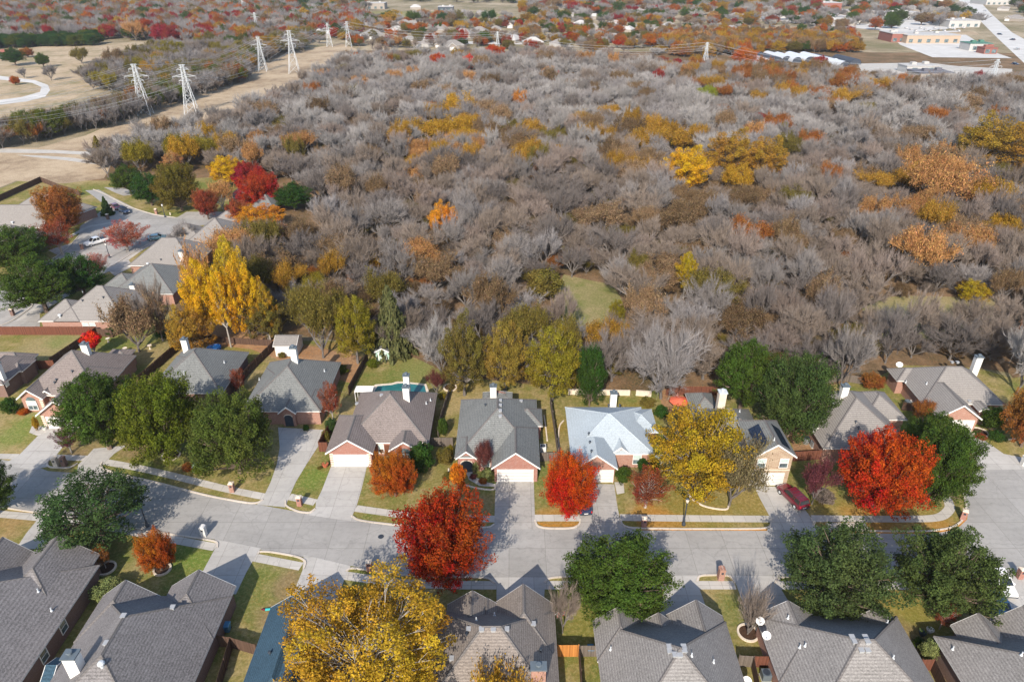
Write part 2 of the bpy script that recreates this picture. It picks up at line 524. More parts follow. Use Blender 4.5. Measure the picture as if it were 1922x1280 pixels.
M['forest_floor'] = mat_grass('woodland_floor', (0.08, 0.07, 0.035), (0.12, 0.085, 0.05), (0.20, 0.135, 0.08), lit=0.5, litter=(0.30, 0.14, 0.05))
M['field'] = mat_grass('dry_field_grass', (0.24, 0.175, 0.115), (0.35, 0.27, 0.18), (0.43, 0.34, 0.235), rough_scale=0.55)
M['meadow'] = mat_grass('green_meadow_grass', (0.13, 0.15, 0.04), (0.19, 0.18, 0.07), (0.27, 0.22, 0.11))
M['park'] = mat_grass('park_grass', (0.20, 0.18, 0.09), (0.34, 0.265, 0.175), (0.43, 0.34, 0.235), rough_scale=0.6)
M['far_ground'] = mat_grass('far_ground', (0.14, 0.13, 0.06), (0.22, 0.18, 0.11), (0.36, 0.30, 0.21), rough_scale=0.2)
M['dirt'] = mat_grass('bare_yard_dirt', (0.22, 0.13, 0.07), (0.26, 0.16, 0.09), (0.32, 0.20, 0.11), lit=0.5)
M['mulch'] = plain('dark_mulch', (0.06, 0.035, 0.022), 0.95, 0.1, 0.4, 6)
M['leaf_litter'] = mat_grass('fallen_leaves', (0.20, 0.15, 0.04), (0.30, 0.16, 0.035), (0.40, 0.19, 0.05), lit=0.9, litter=(0.55, 0.22, 0.03))

# one ground sheet to the horizon
g = MB()
g.quad((-6000, -300, -0.02), (6000, -300, -0.02), (6000, 9000, -0.02), (-6000, 9000, -0.02))
o = g.build('ground', M['far_ground']); o['kind'] = 'structure'

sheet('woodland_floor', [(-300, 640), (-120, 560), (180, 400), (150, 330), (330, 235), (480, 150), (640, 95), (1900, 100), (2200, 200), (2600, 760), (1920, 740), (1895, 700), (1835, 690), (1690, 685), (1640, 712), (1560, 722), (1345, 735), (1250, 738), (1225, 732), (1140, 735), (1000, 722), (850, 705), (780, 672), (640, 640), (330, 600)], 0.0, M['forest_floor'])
sheet('lawn', [(-700, 655), (-300, 600), (0, 470), (-60, 380), (40, 338), (250, 340), (470, 330), (500, 420), (330, 560), (330, 610), (560, 640), (640, 640), (780, 672), (850, 705), (1000, 722), (1140, 735), (1225, 732), (1345, 735), (1560, 722), (1640, 712), (1690, 685), (1835, 690), (1900, 710), (2300, 640), (3200, 1700), (-1400, 1700)], 0.006, M['lawn'])
sheet('field', [(-900, 420), (-500, 300), (-150, 275), (70, 278), (160, 255), (300, 195), (440, 120), (560, 95), (640, 82), (690, 100), (660, 130), (600, 165), (510, 215), (440, 245), (325, 285), (215, 300), (195, 335), (120, 345), (30, 340), (-50, 372), (-300, 430)], 0.008, M['field'])
sheet('park_field', [(-600, 250), (-100, 140), (30, 92), (130, 84), (240, 82), (345, 95), (330, 125), (180, 165), (60, 225), (-200, 262)], 0.008, M['park'])
sheet('meadow', [(1058, 515), (1100, 525), (1150, 534), (1172, 570), (1175, 648), (1070, 655), (1036, 560)], 0.012, M['meadow'])
sheet('meadow', [(1610, 560), (1720, 555), (1870, 560), (1860, 610), (1800, 640), (1640, 632)], 0.012, M['meadow'])
sheet('yard_dirt', [(420, 585), (540, 640), (680, 670), (660, 720), (560, 690), (470, 655), (330, 640), (330, 600)], 0.012, M['dirt'])
sheet('yard_dirt', [(1235, 725), (1345, 725), (1360, 775), (1245, 775)], 0.012, M['dirt'])
sheet('yard_dirt', [(1480, 810), (1530, 800), (1555, 850), (1490, 848)], 0.012, M['dirt'])

# street network
N_KERB = [(192, 880), (300, 905), (390, 930), (480, 946), (600, 968), (745, 985), (930, 991), (1200, 991), (1450, 993), (1620, 997), (1740, 997), (1785, 990), (1806, 975), (1813, 955), (1808, 925), (1812, 900), (1830, 880), (1922, 876), (2300, 870)]
S_KERB = [(-500, 910), (0, 952), (90, 965), (180, 980), (270, 995), (410, 1013), (480, 1030), (560, 1043), (650, 1060), (745, 1078), (930, 1085), (1250, 1080), (1500, 1080), (1922, 1078), (2700, 1075)]
sheet('street', [(-500, 820), (0, 862), (60, 872), (90, 884), (145, 888), (192, 880)] + N_KERB[1:] + [(2700, 930)] + S_KERB[::-1], 0.020, M['street'])
# the second street, upper left
UP = [(-260, 700), (-40, 560), (0, 530), (60, 505), (100, 486), (130, 465), (148, 440), (150, 425), (185, 400), (200, 388), (175, 368), (160, 358), (185, 356), (215, 372), (255, 392), (290, 402), (330, 408), (400, 398), (450, 400), (440, 412), (370, 425), (330, 440), (300, 452), (250, 480), (215, 500), (170, 535), (120, 560), (60, 598), (20, 618), (-150, 720)]
sheet('street', UP, 0.020, M['street'])

def strip(name, pts, w, z0, z1, mat, closed=False, px=True, kind='structure', off=0.0):
    """raised or flat strip along a line of photo pixels on the ground"""
    p = [Vector((q.x, q.y, 0)) for q in PX(pts)] if px else [Vector((q[0], q[1], 0)) for q in pts]
    # corner cutting
    for _ in range(2):
        q = [p[0]]
        for a, b in zip(p, p[1:]):
            q += [a.lerp(b, 0.2), a.lerp(b, 0.8)]
        q.append(p[-1]); p = q
    L = []; Rr = []
    for i, a in enumerate(p):
        d = (p[min(i + 1, len(p) - 1)] - p[max(i - 1, 0)])
        if d.length < 1e-6: d = Vector((1, 0, 0))
        d.normalize(); n = Vector((-d.y, d.x, 0))
        L.append(a + n * (off + w / 2)); Rr.append(a + n * (off - w / 2))
    m = MB()
    for i in range(len(p) - 1):
        a, b, c, d = L[i], L[i + 1], Rr[i + 1], Rr[i]
        m.quad((d.x, d.y, z1), (c.x, c.y, z1), (b.x, b.y, z1), (a.x, a.y, z1))
        if z1 - z0 > 0.03:
            m.quad((a.x, a.y, z0), (b.x, b.y, z0), (b.x, b.y, z1), (a.x, a.y, z1))
            m.quad((c.x, c.y, z0), (d.x, d.y, z0), (d.x, d.y, z1), (c.x, c.y, z1))
    o = m.build(name, mat)
    if kind: o['kind'] = kind
    return o

# kerbs, in pieces between the driveways
for seg in ([(192, 868), (188, 874), (200, 884), (300, 907), (390, 931), (468, 945), (484, 944), (494, 938)],
            [(536, 940), (536, 950), (560, 961), (582, 963), (592, 955)],
            [(660, 968), (672, 977), (745, 986), (840, 990), (918, 991), (928, 984)],
            [(1004, 976), (1008, 988), (1025, 992), (1075, 992), (1088, 985), (1089, 974)],
            [(1164, 973), (1168, 986), (1185, 992), (1300, 993), (1430, 993), (1446, 989), (1448, 975)],
            [(1522, 972), (1530, 990), (1560, 995), (1620, 997), (1740, 998), (1788, 991), (1808, 976), (1814, 955), (1808, 925), (1806, 905), (1815, 893)],
            [(91, 864), (88, 872), (94, 878), (130, 879), (146, 870)],
            [(0, 952), (90, 965), (180, 980), (270, 995), (395, 1014), (409, 1018), (408, 1028)],
            [(484, 1040), (488, 1035), (510, 1036), (560, 1045), (575, 1054), (570, 1068)],
            [(650, 1072), (660, 1065), (745, 1080), (850, 1083), (915, 1084), (930, 1095)],
            [(1022, 1094), (1030, 1084), (1100, 1081), (1240, 1080), (1250, 1092)],
            [(1308, 1092), (1312, 1080), (1345, 1079), (1370, 1080), (1380, 1094)],
            [(1455, 1094), (1462, 1082), (1600, 1080), (1760, 1080), (1860, 1080), (1868, 1090)],
            [(1845, 878), (1835, 884), (1828, 892)],
            [(175, 356), (200, 366), (240, 388), (290, 404), (330, 409)],
            [(60, 505), (100, 486), (128, 466), (146, 445)],
            [(210, 500), (245, 478), (290, 452)],
            [(0, 612), (25, 602), (60, 577), (62, 570)]):
    strip('kerb', seg, 0.22, 0.0, 0.14, M['kerb'])

# sidewalks
for seg in ([(192, 866), (260, 878), (330, 894), (420, 917), (495, 932)],
            [(543, 932), (592, 943)],
            [(668, 954), (760, 967), (840, 972), (930, 974)],
            [(1003, 972), (1088, 972)],
            [(1164, 971), (1300, 973), (1447, 974)],
            [(1524, 973), (1620, 974), (1740, 974), (1768, 970), (1784, 955), (1780, 940), (1770, 925)],
            [(-20, 963), (75, 971), (180, 984), (280, 1004), (405, 1027)],
            [(478, 1046), (565, 1063)],
            [(648, 1080), (745, 1094), (850, 1098), (932, 1098)],
            [(1022, 1098), (1130, 1098), (1250, 1098)],
            [(1308, 1098), (1380, 1098)],
            [(1460, 1098), (1660, 1099), (1865, 1098)],
            [(1925, 1097), (2100, 1096)],
            [(70, 858), (100, 858), (160, 860)],
            [(-20, 856), (32, 857)],
            [(1800, 885), (1815, 874), (1835, 868)],
            [(1900, 872), (1922, 868), (1990, 862)],
            [(25, 610), (62, 583), (90, 562)],
            [(108, 488), (135, 470), (150, 452)],
            [(205, 510), (240, 486), (268, 466)],
            [(100, 460), (140, 440), (165, 425), (215, 418)],
            [(0, 590), (40, 560)]):
    strip('sidewalk', seg, 1.25, 0.0, 0.028, M['walk'])

# driveways
DRIVES = [
    ('d', [(86, 803), (146, 803), (125, 830), (103, 858), (92, 866), (90, 876), (60, 882), (5, 872), (36, 854)]),
    ('d', [(176, 842), (238, 836), (214, 852), (203, 863), (192, 872), (192, 885), (144, 888), (147, 872), (160, 860)]),
    ('d', [(522, 802), (607, 807), (597, 838), (575, 872), (555, 905), (543, 932), (535, 952), (482, 947), (495, 932), (508, 905), (520, 870), (525, 840)]),
    ('d', [(622, 874), (689, 875), (678, 920), (668, 954), (661, 968), (672, 980), (575, 966), (592, 955), (593, 943), (605, 918)]),
    ('w', [(931, 904), (1002, 904), (1003, 940), (1004, 972), (1008, 985), (1018, 993), (915, 993), (928, 984), (929, 940)]),
    ('w', [(1108, 908), (1153, 909), (1157, 940), (1163, 973), (1167, 985), (1180, 994), (1074, 994), (1087, 984), (1089, 960), (1100, 930)]),
    ('d', [(1415, 912), (1478, 914), (1505, 948), (1523, 973), (1532, 990), (1545, 996), (1440, 994), (1448, 984), (1446, 972), (1426, 935)]),
    ('d', [(1795, 804), (1835, 804), (1850, 828), (1884, 852), (1960, 866), (1960, 880), (1845, 882), (1836, 870), (1818, 842)]),
    ('d', [(78, 966), (150, 976), (130, 1000), (100, 1030), (30, 1030), (50, 1000)]),
    ('d', [(404, 1012), (490, 1029), (480, 1043), (462, 1075), (443, 1115), (360, 1115), (383, 1068), (405, 1027)]),
    ('d', [(570, 1041), (658, 1062), (650, 1078), (640, 1105), (630, 1140), (540, 1140), (568, 1070)]),
    ('d', [(915, 1083), (1036, 1083), (1023, 1097), (1020, 1140), (932, 1140), (932, 1097)]),
    ('d', [(1238, 1079), (1314, 1079), (1310, 1098), (1322, 1130), (1330, 1160), (1234, 1160), (1250, 1098)]),
    ('d', [(1370, 1079), (1468, 1081), (1460, 1096), (1478, 1125), (1490, 1160), (1405, 1160), (1382, 1098)]),
    ('d', [(1858, 1079), (1940, 1079), (1930, 1097), (1960, 1130), (1980, 1180), (1855, 1180), (1868, 1098)]),
    ('w', [(195, 352), (218, 363), (232, 368), (290, 362), (262, 355)]),
    ('w', [(330, 410), (350, 398), (420, 398), (400, 414)]),
    ('w', [(0, 575), (60, 560), (30, 590), (-40, 640)]),
    ('w', [(90, 470), (150, 452), (215, 480), (150, 500)]),
    ('w', [(-60, 640), (10, 608), (75, 590), (75, 616), (0, 628)]),
    ('w', [(200, 505), (240, 486), (250, 500), (215, 518)]),
    ('w', [(150, 447), (195, 440), (200, 452), (160, 458)]),
]
for k, pts in DRIVES:
    sheet('driveway', pts, 0.034, M['drive'] if k == 'd' else M['drive_dark'])
for pts in ([(60, 800), (80, 800), (88, 812), (70, 818), (55, 812)], [(882, 878), (892, 895), (912, 905), (932, 909), (932, 914), (900, 912), (880, 900), (872, 880)],
            [(1153, 905), (1170, 905), (1172, 925), (1158, 928)], [(45, 500), (95, 488), (100, 494), (50, 508)]):
    sheet('garden_path', pts, 0.04, M['walk'])
# leaf litter along the north kerb
sheet('fallen_leaves', [(1195, 991), (1440, 993), (1440, 996), (1195, 995)], 0.025, M['leaf_litter'])
sheet('fallen_leaves', [(1560, 996), (1740, 998), (1788, 991), (1812, 968), (1818, 955), (1815, 975), (1795, 994), (1745, 1002), (1560, 1000)], 0.025, M['leaf_litter'])
sheet('fallen_leaves', [(1008, 980), (1030, 984), (1085, 983), (1085, 989), (1020, 989)], 0.033, M['leaf_litter'])

# roads far off
sheet('gravel_track', [(-400, 262), (0, 279), (100, 282), (178, 286), (180, 292), (100, 288), (0, 287), (-400, 275)], 0.016, M['walk'])
sheet('gravel_track', [(30, 291), (90, 293), (140, 297), (185, 305), (180, 309), (120, 301), (60, 295)], 0.017, M['walk'])
sheet('park_road', [(-200, 205), (0, 188), (40, 183), (75, 173), (78, 164), (60, 156), (0, 150), (-150, 160), (-150, 150), (0, 143), (65, 151), (90, 160), (94, 170), (85, 182), (50, 191), (0, 197), (-200, 215)], 0.016, M['road_far'])
sheet('highway', [(1922 + 90, 140), (1922 + 60, 175), (1870, 70), (1838, 38), (1812, 15), (1795, -4), (1787, -30), (1815, -30), (1832, -4), (1862, 28), (1900, 62), (1922 + 30, 90)], 0.018, M['road_far'])
sheet('car_park', [(1665, 62), (1800, 58), (1870, 100), (1900, 110), (1750, 108), (1690, 85)], 0.016, M['road_far'])
sheet('car_park', [(1380, 25), (1560, 20), (1790, 32), (1830, 50), (1700, 62), (1480, 42)], 0.014, M['road_far'])
sheet('bare_ground', [(1690, 62), (1830, 60), (1840, 66), (1680, 66)], 0.020, M['field'])
sheet('plot', [(1610, 120), (1740, 118), (1800, 125), (1900, 130), (1900, 165), (1700, 160), (1620, 140)], 0.016, M['walk'])
sheet('field', [(700, 22), (900, 22), (960, 30), (900, 36), (700, 36)], 0.012, M['meadow'])
sheet('far_street', [(560, 62), (700, 66), (860, 78), (980, 80), (980, 84), (850, 83), (690, 71), (560, 66)], 0.016, M['road_far'])

# swimming pool
pool = thing('swimming_pool', 'turquoise kidney shaped swimming pool behind the brown house with two chimneys', 'pool', P(765, 725))
def local(pts, root, z):
    return [(P(x, y).x - root.location.x, P(x, y).y - root.location.y, z) for x, y in pts]
m = MB(); m.prism(local([(694, 735), (704, 723), (735, 720.5), (745, 717.5), (760, 717.5), (800, 722), (805, 735), (805, 750), (694, 750)], pool, 0), 0.0, 0.16); m.build('coping', M['cream'], pool, tri=True)
t = NT('pool_water', 0.05, 0.6); t.color(t.ramp(t.noise(0.6, 2), [(0.3, (0.015, 0.11, 0.12)), (0.7, (0.03, 0.17, 0.17))]))
m = MB(); m.poly(local([(702, 737), (709, 726), (735, 724), (748, 721), (762, 721), (797, 725), (800, 737), (800, 748), (702, 748)], pool, 0.175)); m.build('water', t.mat, pool, tri=True)
# ------------------------------------------------------------------ houses
def roof_block(mb, walls, x0, x1, y0, y1, ze, pitch, ridge, e0, e1, jit, th=0.16, over=0.4, zg=0.0, trim=True):
    """x0..x1, y0..y1 = eave rectangle. ridge 'x' or 'y'. e0/e1 = end at the low / high coordinate along the ridge:
    'h' hip, 'g' gable. Adds a thick roof slab to mb (0 shingle, 1 fascia, 2 ridge cap) and walls below it."""
    ze = ze + jit
    if ridge == 'y':
        w = x1 - x0; L0, L1 = y0, y1
        f = lambda a, b, z: (a, b, z)
        c0, c1 = x0, x1
    else:
        w = y1 - y0; L0, L1 = x0, x1
        f = lambda a, b, z: (b, a, z)
        c0, c1 = y0, y1
    h = w / 2 * pitch
    mid = (c0 + c1) / 2
    r0 = L0 + (w / 2 if e0 == 'h' else 0.0); r1 = L1 - (w / 2 if e1 == 'h' else 0.0)
    if r0 > r1:
        r0 = r1 = (r0 + r1) / 2
        h = min(h, (L1 - L0) / 2 * pitch * 1.0)
    def top(dz):
        A = f(c0, L0, ze + dz); B = f(c1, L0, ze + dz); C = f(c1, L1, ze + dz); D = f(c0, L1, ze + dz)
        E = f(mid, r0, ze + h + dz); F = f(mid, r1, ze + h + dz)
        return A, B, C, D, E, F
    flip = (ridge == 'x')
    def quad(pts, m):
        mb.poly(pts[::-1] if flip else pts, m)
    A, B, C, D, E, F = top(0)
    a, b, c, d, e, g_ = top(-th)
    quad([A, E, F, D][::-1], 0); quad([B, C, F, E], 0)
    quad([a, e, g_, d], 1); quad([b, c, g_, e][::-1], 1)
    if e0 == 'h':
        quad([A, B, E], 0); quad([a, b, e][::-1], 1); quad([A, a, b, B], 1)
    else:
        quad([A, a, e, E], 1); quad([E, e, b, B], 1)
    if e1 == 'h':
        quad([D, F, C], 0); quad([d, g_, c][::-1], 1); quad([C, c, d, D], 1)
    else:
        quad([D, d, g_, F][::-1], 1); quad([F, g_, c, C][::-1], 1)
    quad([A, D, d, a], 1); quad([B, b, c, C], 1)
    # white rake board standing out from each gable edge
    for e_, LL, s in ((e0, L0, -1), (e1, L1, 1)):
        if e_ == 'g' and trim:
            for cs in (c0, c1):
                p = [f(cs, LL, ze + 0.012), f(mid, LL, ze + h + 0.012), f(mid, LL, ze + h - 0.24), f(cs, LL, ze - 0.24)]
                q = [f(cs, LL + s * 0.05, ze + 0.012), f(mid, LL + s * 0.05, ze + h + 0.012), f(mid, LL + s * 0.05, ze + h - 0.24), f(cs, LL + s * 0.05, ze - 0.24)]
                mb.add(p + q, [(4, 5, 6, 7), (0, 1, 5, 4), (3, 7, 6, 2), (0, 4, 7, 3)], 1)
    # ridge caps
    def cap(p, q):
        p = Vector(p); q = Vector(q)
        if (q - p).length < 0.3: return
        dd = (q - p).normalized(); n = Vector((0, 0, 1)).cross(dd).normalized() * 0.16; u = Vector((0, 0, 0.055))
        dn = Vector((0, 0, -0.07))
        mb.add([p - n + dn, p + u, p + n + dn, q - n + dn, q + u, q + n + dn], [(0, 1, 4, 3), (1, 2, 5, 4)], 2)
    cap(E, F)
    if e0 == 'h': cap(A, E); cap(B, E)
    if e1 == 'h': cap(C, F); cap(D, F)
    # walls
    ov = over
    i0, i1 = c0 + ov, c1 - ov
    j0, j1 = L0 + ov, L1 - ov
    zt = ze + ov * pitch - th - 0.03
    p = [f(i0, j0, 0), f(i1, j0, 0), f(i1, j1, 0), f(i0, j1, 0)]
    if flip: p = p[::-1]
    p = [(q[0] + jit * 2, q[1] + jit * 2) for q in p]
    walls.prism(p, zg - 0.1, zt)
    hh = (w / 2 - ov) * pitch
    for e_, jj, s in ((e0, j0, 1), (e1, j1, -1)):
        if e_ == 'g':
            k = jit * 2
            tri = [f(i0, jj, zt - 0.01), f(i1, jj, zt - 0.01), f(mid, jj, zt + hh)]
            tri2 = [f(i0, jj + s * 0.15, zt - 0.01), f(i1, jj + s * 0.15, zt - 0.01), f(mid, jj + s * 0.15, zt + hh)]
            tri = [(x + k, y + k, z) for x, y, z in tri]; tri2 = [(x + k, y + k, z) for x, y, z in tri2]
            walls.add(tri + tri2, [(0, 1, 2), (3, 5, 4), (0, 2, 5, 3), (1, 4, 5, 2)])
    return ze + h

class House:
    def __init__(s, name, label, roof, wall, A, B, ze=2.8, rot=0.0, cat='house', fascia=None, zg=0.0, cap=None):
        a, b = P(A[0], A[1], ze), P(B[0], B[1], ze)
        s.ang = rot
        s.k, s.q = math.cos(rot), math.sin(rot)
        s.ox, s.oy = a.x, a.y
        s.ze = ze; s.zg = zg
        s.root = thing(name, label, cat, (a.x, a.y, 0), rot)
        s.roof = MB(); s.walls = MB(); s.n = 0
        s.rm, s.wm = M[roof], M[wall]
        s.fm = M[fascia or 'white_old']
        s.top = 0
    def loc(s, p):
        dx, dy = p.x - s.ox, p.y - s.oy
        return (dx * s.k + dy * s.q, -dx * s.q + dy * s.k, p.z)
    def L(s, x, y, z=0.0):
        return s.loc(P(x, y, z))
    def blk(s, A, B, C, ridge='y', e0='h', e1='h', pitch=0.72, ze=None, over=0.4, trim=True):
        """A, B: pixels of one eave edge at the eave height; C: pixel on the opposite edge, or depth in metres
        (positive away from the camera, negative towards it)"""
        ze = s.ze if ze is None else ze
        a, b = s.L(A[0], A[1], ze), s.L(B[0], B[1], ze)
        x0, x1 = sorted((a[0], b[0]))
        y = (a[1] + b[1]) / 2
        if isinstance(C, (int, float)): y2 = y + C
        else: y2 = s.L(C[0], C[1], ze)[1]
        y0, y1 = sorted((y, y2))
        s.n += 1
        t = roof_block(s.roof, s.walls, x0, x1, y0, y1, ze, pitch, ridge, e0, e1, 0.009 * s.n, over=over, zg=s.zg, trim=trim)
        s.top = max(s.top, t)
        s.last = (x0, x1, y0, y1, t)
        return s.last
    def done(s):
        s.roof_o = s.roof.build('roof', [s.rm, s.fm, s.rm if s.rm in (M['roof_pale'], M['roof_blue']) else M['ridge_cap']], s.root)
        s.wall_o = s.walls.build('wall', s.wm, s.root)
        return s
    def roof_z(s, x, y):
        """height of the roof at a local point"""
        best = 0
        from mathutils.geometry import intersect_ray_tri
        o = Vector((x, y, 50)); d = Vector((0, 0, -1))
        me = s.roof
        for f, m in zip(me.f, me.m):
            if m != 0: continue
            vs = [Vector(me.v[i]) for i in f]
            for i in range(1, len(vs) - 1):
                h = intersect_ray_tri(vs[0], vs[i], vs[i + 1], d, o, True)
                if h is not None: best = max(best, h.z)
        return best
    def on_roof(s, px, py):
        """local point where the ray of a photo pixel meets the roof"""
        z = 4.5
        for _ in range(25):
            l = s.L(px, py, z)
            zz = s.roof_z(l[0], l[1])
            if zz == 0: zz = s.ze
            z = z * 0.5 + zz * 0.5
        l = s.L(px, py, z)
        return Vector((l[0], l[1], z))
    def chimney(s, px, ytop, ybase, w=1.1, d=0.8, mat='white', cap='cap_blue', crown=True, h=None):
        b = s.on_roof(px, ybase)
        wpt = Vector((s.ox + b.x * s.k - b.y * s.q, s.oy + b.x * s.q + b.y * s.k, b.z))
        hh = h or max(1.0, min(height_to(wpt, ytop), 2.9))
        m = MB(); m.box(b.x - w / 2, b.y, b.z - 1.6, b.x + w / 2, b.y + d, b.z + hh)
        o = m.build('chimney', M[mat], s.root)
        m = MB()
        z = b.z + hh
        m.box(b.x - w / 2 - 0.1, b.y - 0.1, z + 0.002, b.x + w / 2 + 0.1, b.y + d + 0.1, z + 0.14)
        m.lathe([(0.2, z + 0.14), (0.2, z + 0.38), (0.3, z + 0.4), (0.26, z + 0.5)], b.x, b.y + d / 2, 10)
        m.build('chimney_cap', M[cap], o)
    def vents(s, pts, kind='pipe'):
        for px, py in pts:
            b = s.on_roof(px, py)
            m = MB()
            if kind == 'pipe':
                m.tube((b.x, b.y, b.z - 0.2), (b.x, b.y, b.z + 0.45), 0.07, 0.07, 7)
                m.lathe([(0.17, b.z - 0.02), (0.09, b.z + 0.15)], b.x, b.y, 8)
                m.build('vent_pipe', M['galv'], s.root)
            elif kind == 'dark':
                m.tube((b.x, b.y, b.z - 0.2), (b.x, b.y, b.z + 0.4), 0.09, 0.09, 7)
                m.lathe([(0.2, b.z + 0.3), (0.12, b.z + 0.45)], b.x, b.y, 8)
                m.build('vent_pipe', M['metal_dark'], s.root)
            elif kind == 'box':
                m.box(b.x - 0.2, b.y - 0.22, b.z - 0.15, b.x + 0.2, b.y + 0.22, b.z + 0.12)
                m.box(b.x - 0.26, b.y - 0.28, b.z + 0.12, b.x + 0.26, b.y + 0.28, b.z + 0.17)
                m.build('roof_vent', M['vent'], s.root)
            elif kind == 'turbine':
                m.lathe([(0.18, b.z - 0.2), (0.18, b.z + 0.2), (0.32, b.z + 0.3), (0.34, b.z + 0.45), (0.25, b.z + 0.58), (0.05, b.z + 0.64)], b.x, b.y, 12)
                m.build('turbine_vent', M['galv'], s.root)
    def face(s, A, B, z=0.0):
        """local frame of a wall seen between ground pixels A and B"""
        return s.L(A[0], A[1], z), s.L(B[0], B[1], z)
    def garage_door(s, cx, y, w=4.9, h=2.15, side=-1, z0=0.03):
        """door on the face y = const looking to side (-1 the camera)"""
        m = MB()
        dy = side * 0.03
        ya, yb = sorted((y, y + dy))
        for i in range(4):
            hz = h / 4
            m.box(cx - w / 2, ya, z0 + i * hz + 0.03, cx + w / 2, yb, z0 + (i + 1) * hz - 0.03)
        for i in range(4):
            for j in range(6):
                pw = w / 6
                xa = cx - w / 2 + j * pw + 0.1; za = z0 + i * h / 4 + 0.1
                m.box(xa, min(y + dy, y + dy * 1.6), za, xa + pw - 0.2, max(y + dy, y + dy * 1.6), za + h / 4 - 0.2)
        o = m.build('garage_door', M['door_white'], s.root)
        m = MB(); t = 0.14; y3, y4 = sorted((y, y + side * 0.07))
        m.box(cx - w / 2 - t, y3, 0, cx - w / 2 - 0.003, y4, z0 + h + t)
        m.box(cx + w / 2 + 0.003, y3, 0, cx + w / 2 + t, y4, z0 + h + t)
        m.box(cx - w / 2, y3, z0 + h + 0.003, cx + w / 2, y4, z0 + h + t)
        m.build('door_frame', M['white_old'], o)
    def window(s, cx, y, z0, w=1.0, h=1.5, side=-1, axis='y', arch=False, blind=True):
        m = MB(); t = 0.08
        def bx(mb, u0, v0, z0_, u1, v1, z1_):
            if axis == 'y': mb.box(u0, min(v0, v1), z0_, u1, max(v0, v1), z1_)
            else: mb.box(min(v0, v1), u0, z0_, max(v0, v1), u1, z1_)
        d = side * 0.08
        bx(m, cx - w / 2 - t, y, z0 - t, cx + w / 2 + t, y + d, z0)
        bx(m, cx - w / 2 - t, y, z0 + h, cx + w / 2 + t, y + d, z0 + h + t)
        bx(m, cx - w / 2 - t, y, z0, cx - w / 2, y + d, z0 + h)
        bx(m, cx + w / 2, y, z0, cx + w / 2 + t, y + d, z0 + h)
        bx(m, cx - w / 2, y, z0 + h / 2 - 0.03, cx + w / 2, y + d * 0.8, z0 + h / 2 + 0.03)
        if w > 1.3: bx(m, cx - 0.03, y, z0, cx + 0.03, y + d * 0.8, z0 + h)
        o = m.build('window', M['white'], s.root)
        m = MB(); bx(m, cx - w / 2, y, z0, cx + w / 2, y + d * 0.4, z0 + h / 2 - 0.03)
        m.build('pane', M['glass'], o)
        m = MB(); bx(m, cx - w / 2, y, z0 + h / 2 + 0.03, cx + w / 2, y + d * 0.4, z0 + h)
        m.build('pane', M['blind'] if blind else M['glass'], o)
        if arch:
            m = MB(); n = 8; r = w / 2
            pts = [(cx + r * math.cos(math.pi * i / n), z0 + h + t + r * math.sin(math.pi * i / n)) for i in range(n + 1)]
            for a, b in zip(pts, pts[1:]):
                m.quad((a[0], y + d * 0.5, a[1]), (b[0], y + d * 0.5, b[1]), (cx, y + d * 0.5, z0 + h + t), (cx, y + d * 0.5, z0 + h + t + 0.001))
            m.build('arch_pane', M['glass'], o)
    def door(s, cx, y, side=-1, w=0.95, h=2.1):
        m = MB(); ya, yb = sorted((y, y + side * 0.05))
        m.box(cx - w / 2, ya, 0.1, cx + w / 2, yb, h)
        o = m.build('front_door', M['door_wood'], s.root)
        m = MB(); ya, yb = sorted((y, y + side * 0.12)); m.box(cx + w / 2 - 0.16, ya, 1.0, cx + w / 2 - 0.08, yb, 1.12)
        m.build('handle', M['galv'], o)
    def porch(s, blkinfo, ypos, w=1.7, h=2.2):
        """flat dark panel on an entry gable front, painting the shade of an arched entry"""
        x0, x1, y0, y1, t = blkinfo
        cx = (x0 + x1) / 2
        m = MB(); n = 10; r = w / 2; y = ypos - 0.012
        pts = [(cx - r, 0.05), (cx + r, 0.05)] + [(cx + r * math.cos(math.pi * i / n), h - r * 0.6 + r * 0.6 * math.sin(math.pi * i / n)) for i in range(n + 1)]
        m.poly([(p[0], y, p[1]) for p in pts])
        m.build('entry_shade', M['metal_dark'], s.root)
        # pale arch trim
        m = MB()
        a = pts[2:]
        for p, q in zip(a, a[1:]):
            m.tube((p[0], y - 0.03, p[1]), (q[0], y - 0.03, q[1]), 0.08, 0.08, 4)
        m.build('arch_trim', M['cream'], s.root)
    def quoins(s, x, y, side=-1, h=2.6, w=0.5):
        m = MB(); ya, yb = sorted((y, y + side * 0.04))
        k = 0
        while 0.1 + k * 0.42 < h - 0.3:
            m.box(x - w / 2, ya, 0.1 + k * 0.42, x + w / 2, yb, 0.1 + k * 0.42 + 0.3)
            k += 1
        m.build('quoin_stones', M['cream'], s.root)

ROOF_P = 0.72
def front(b, over=0.4):
    return b[2] + over     # camera-side wall face of a block

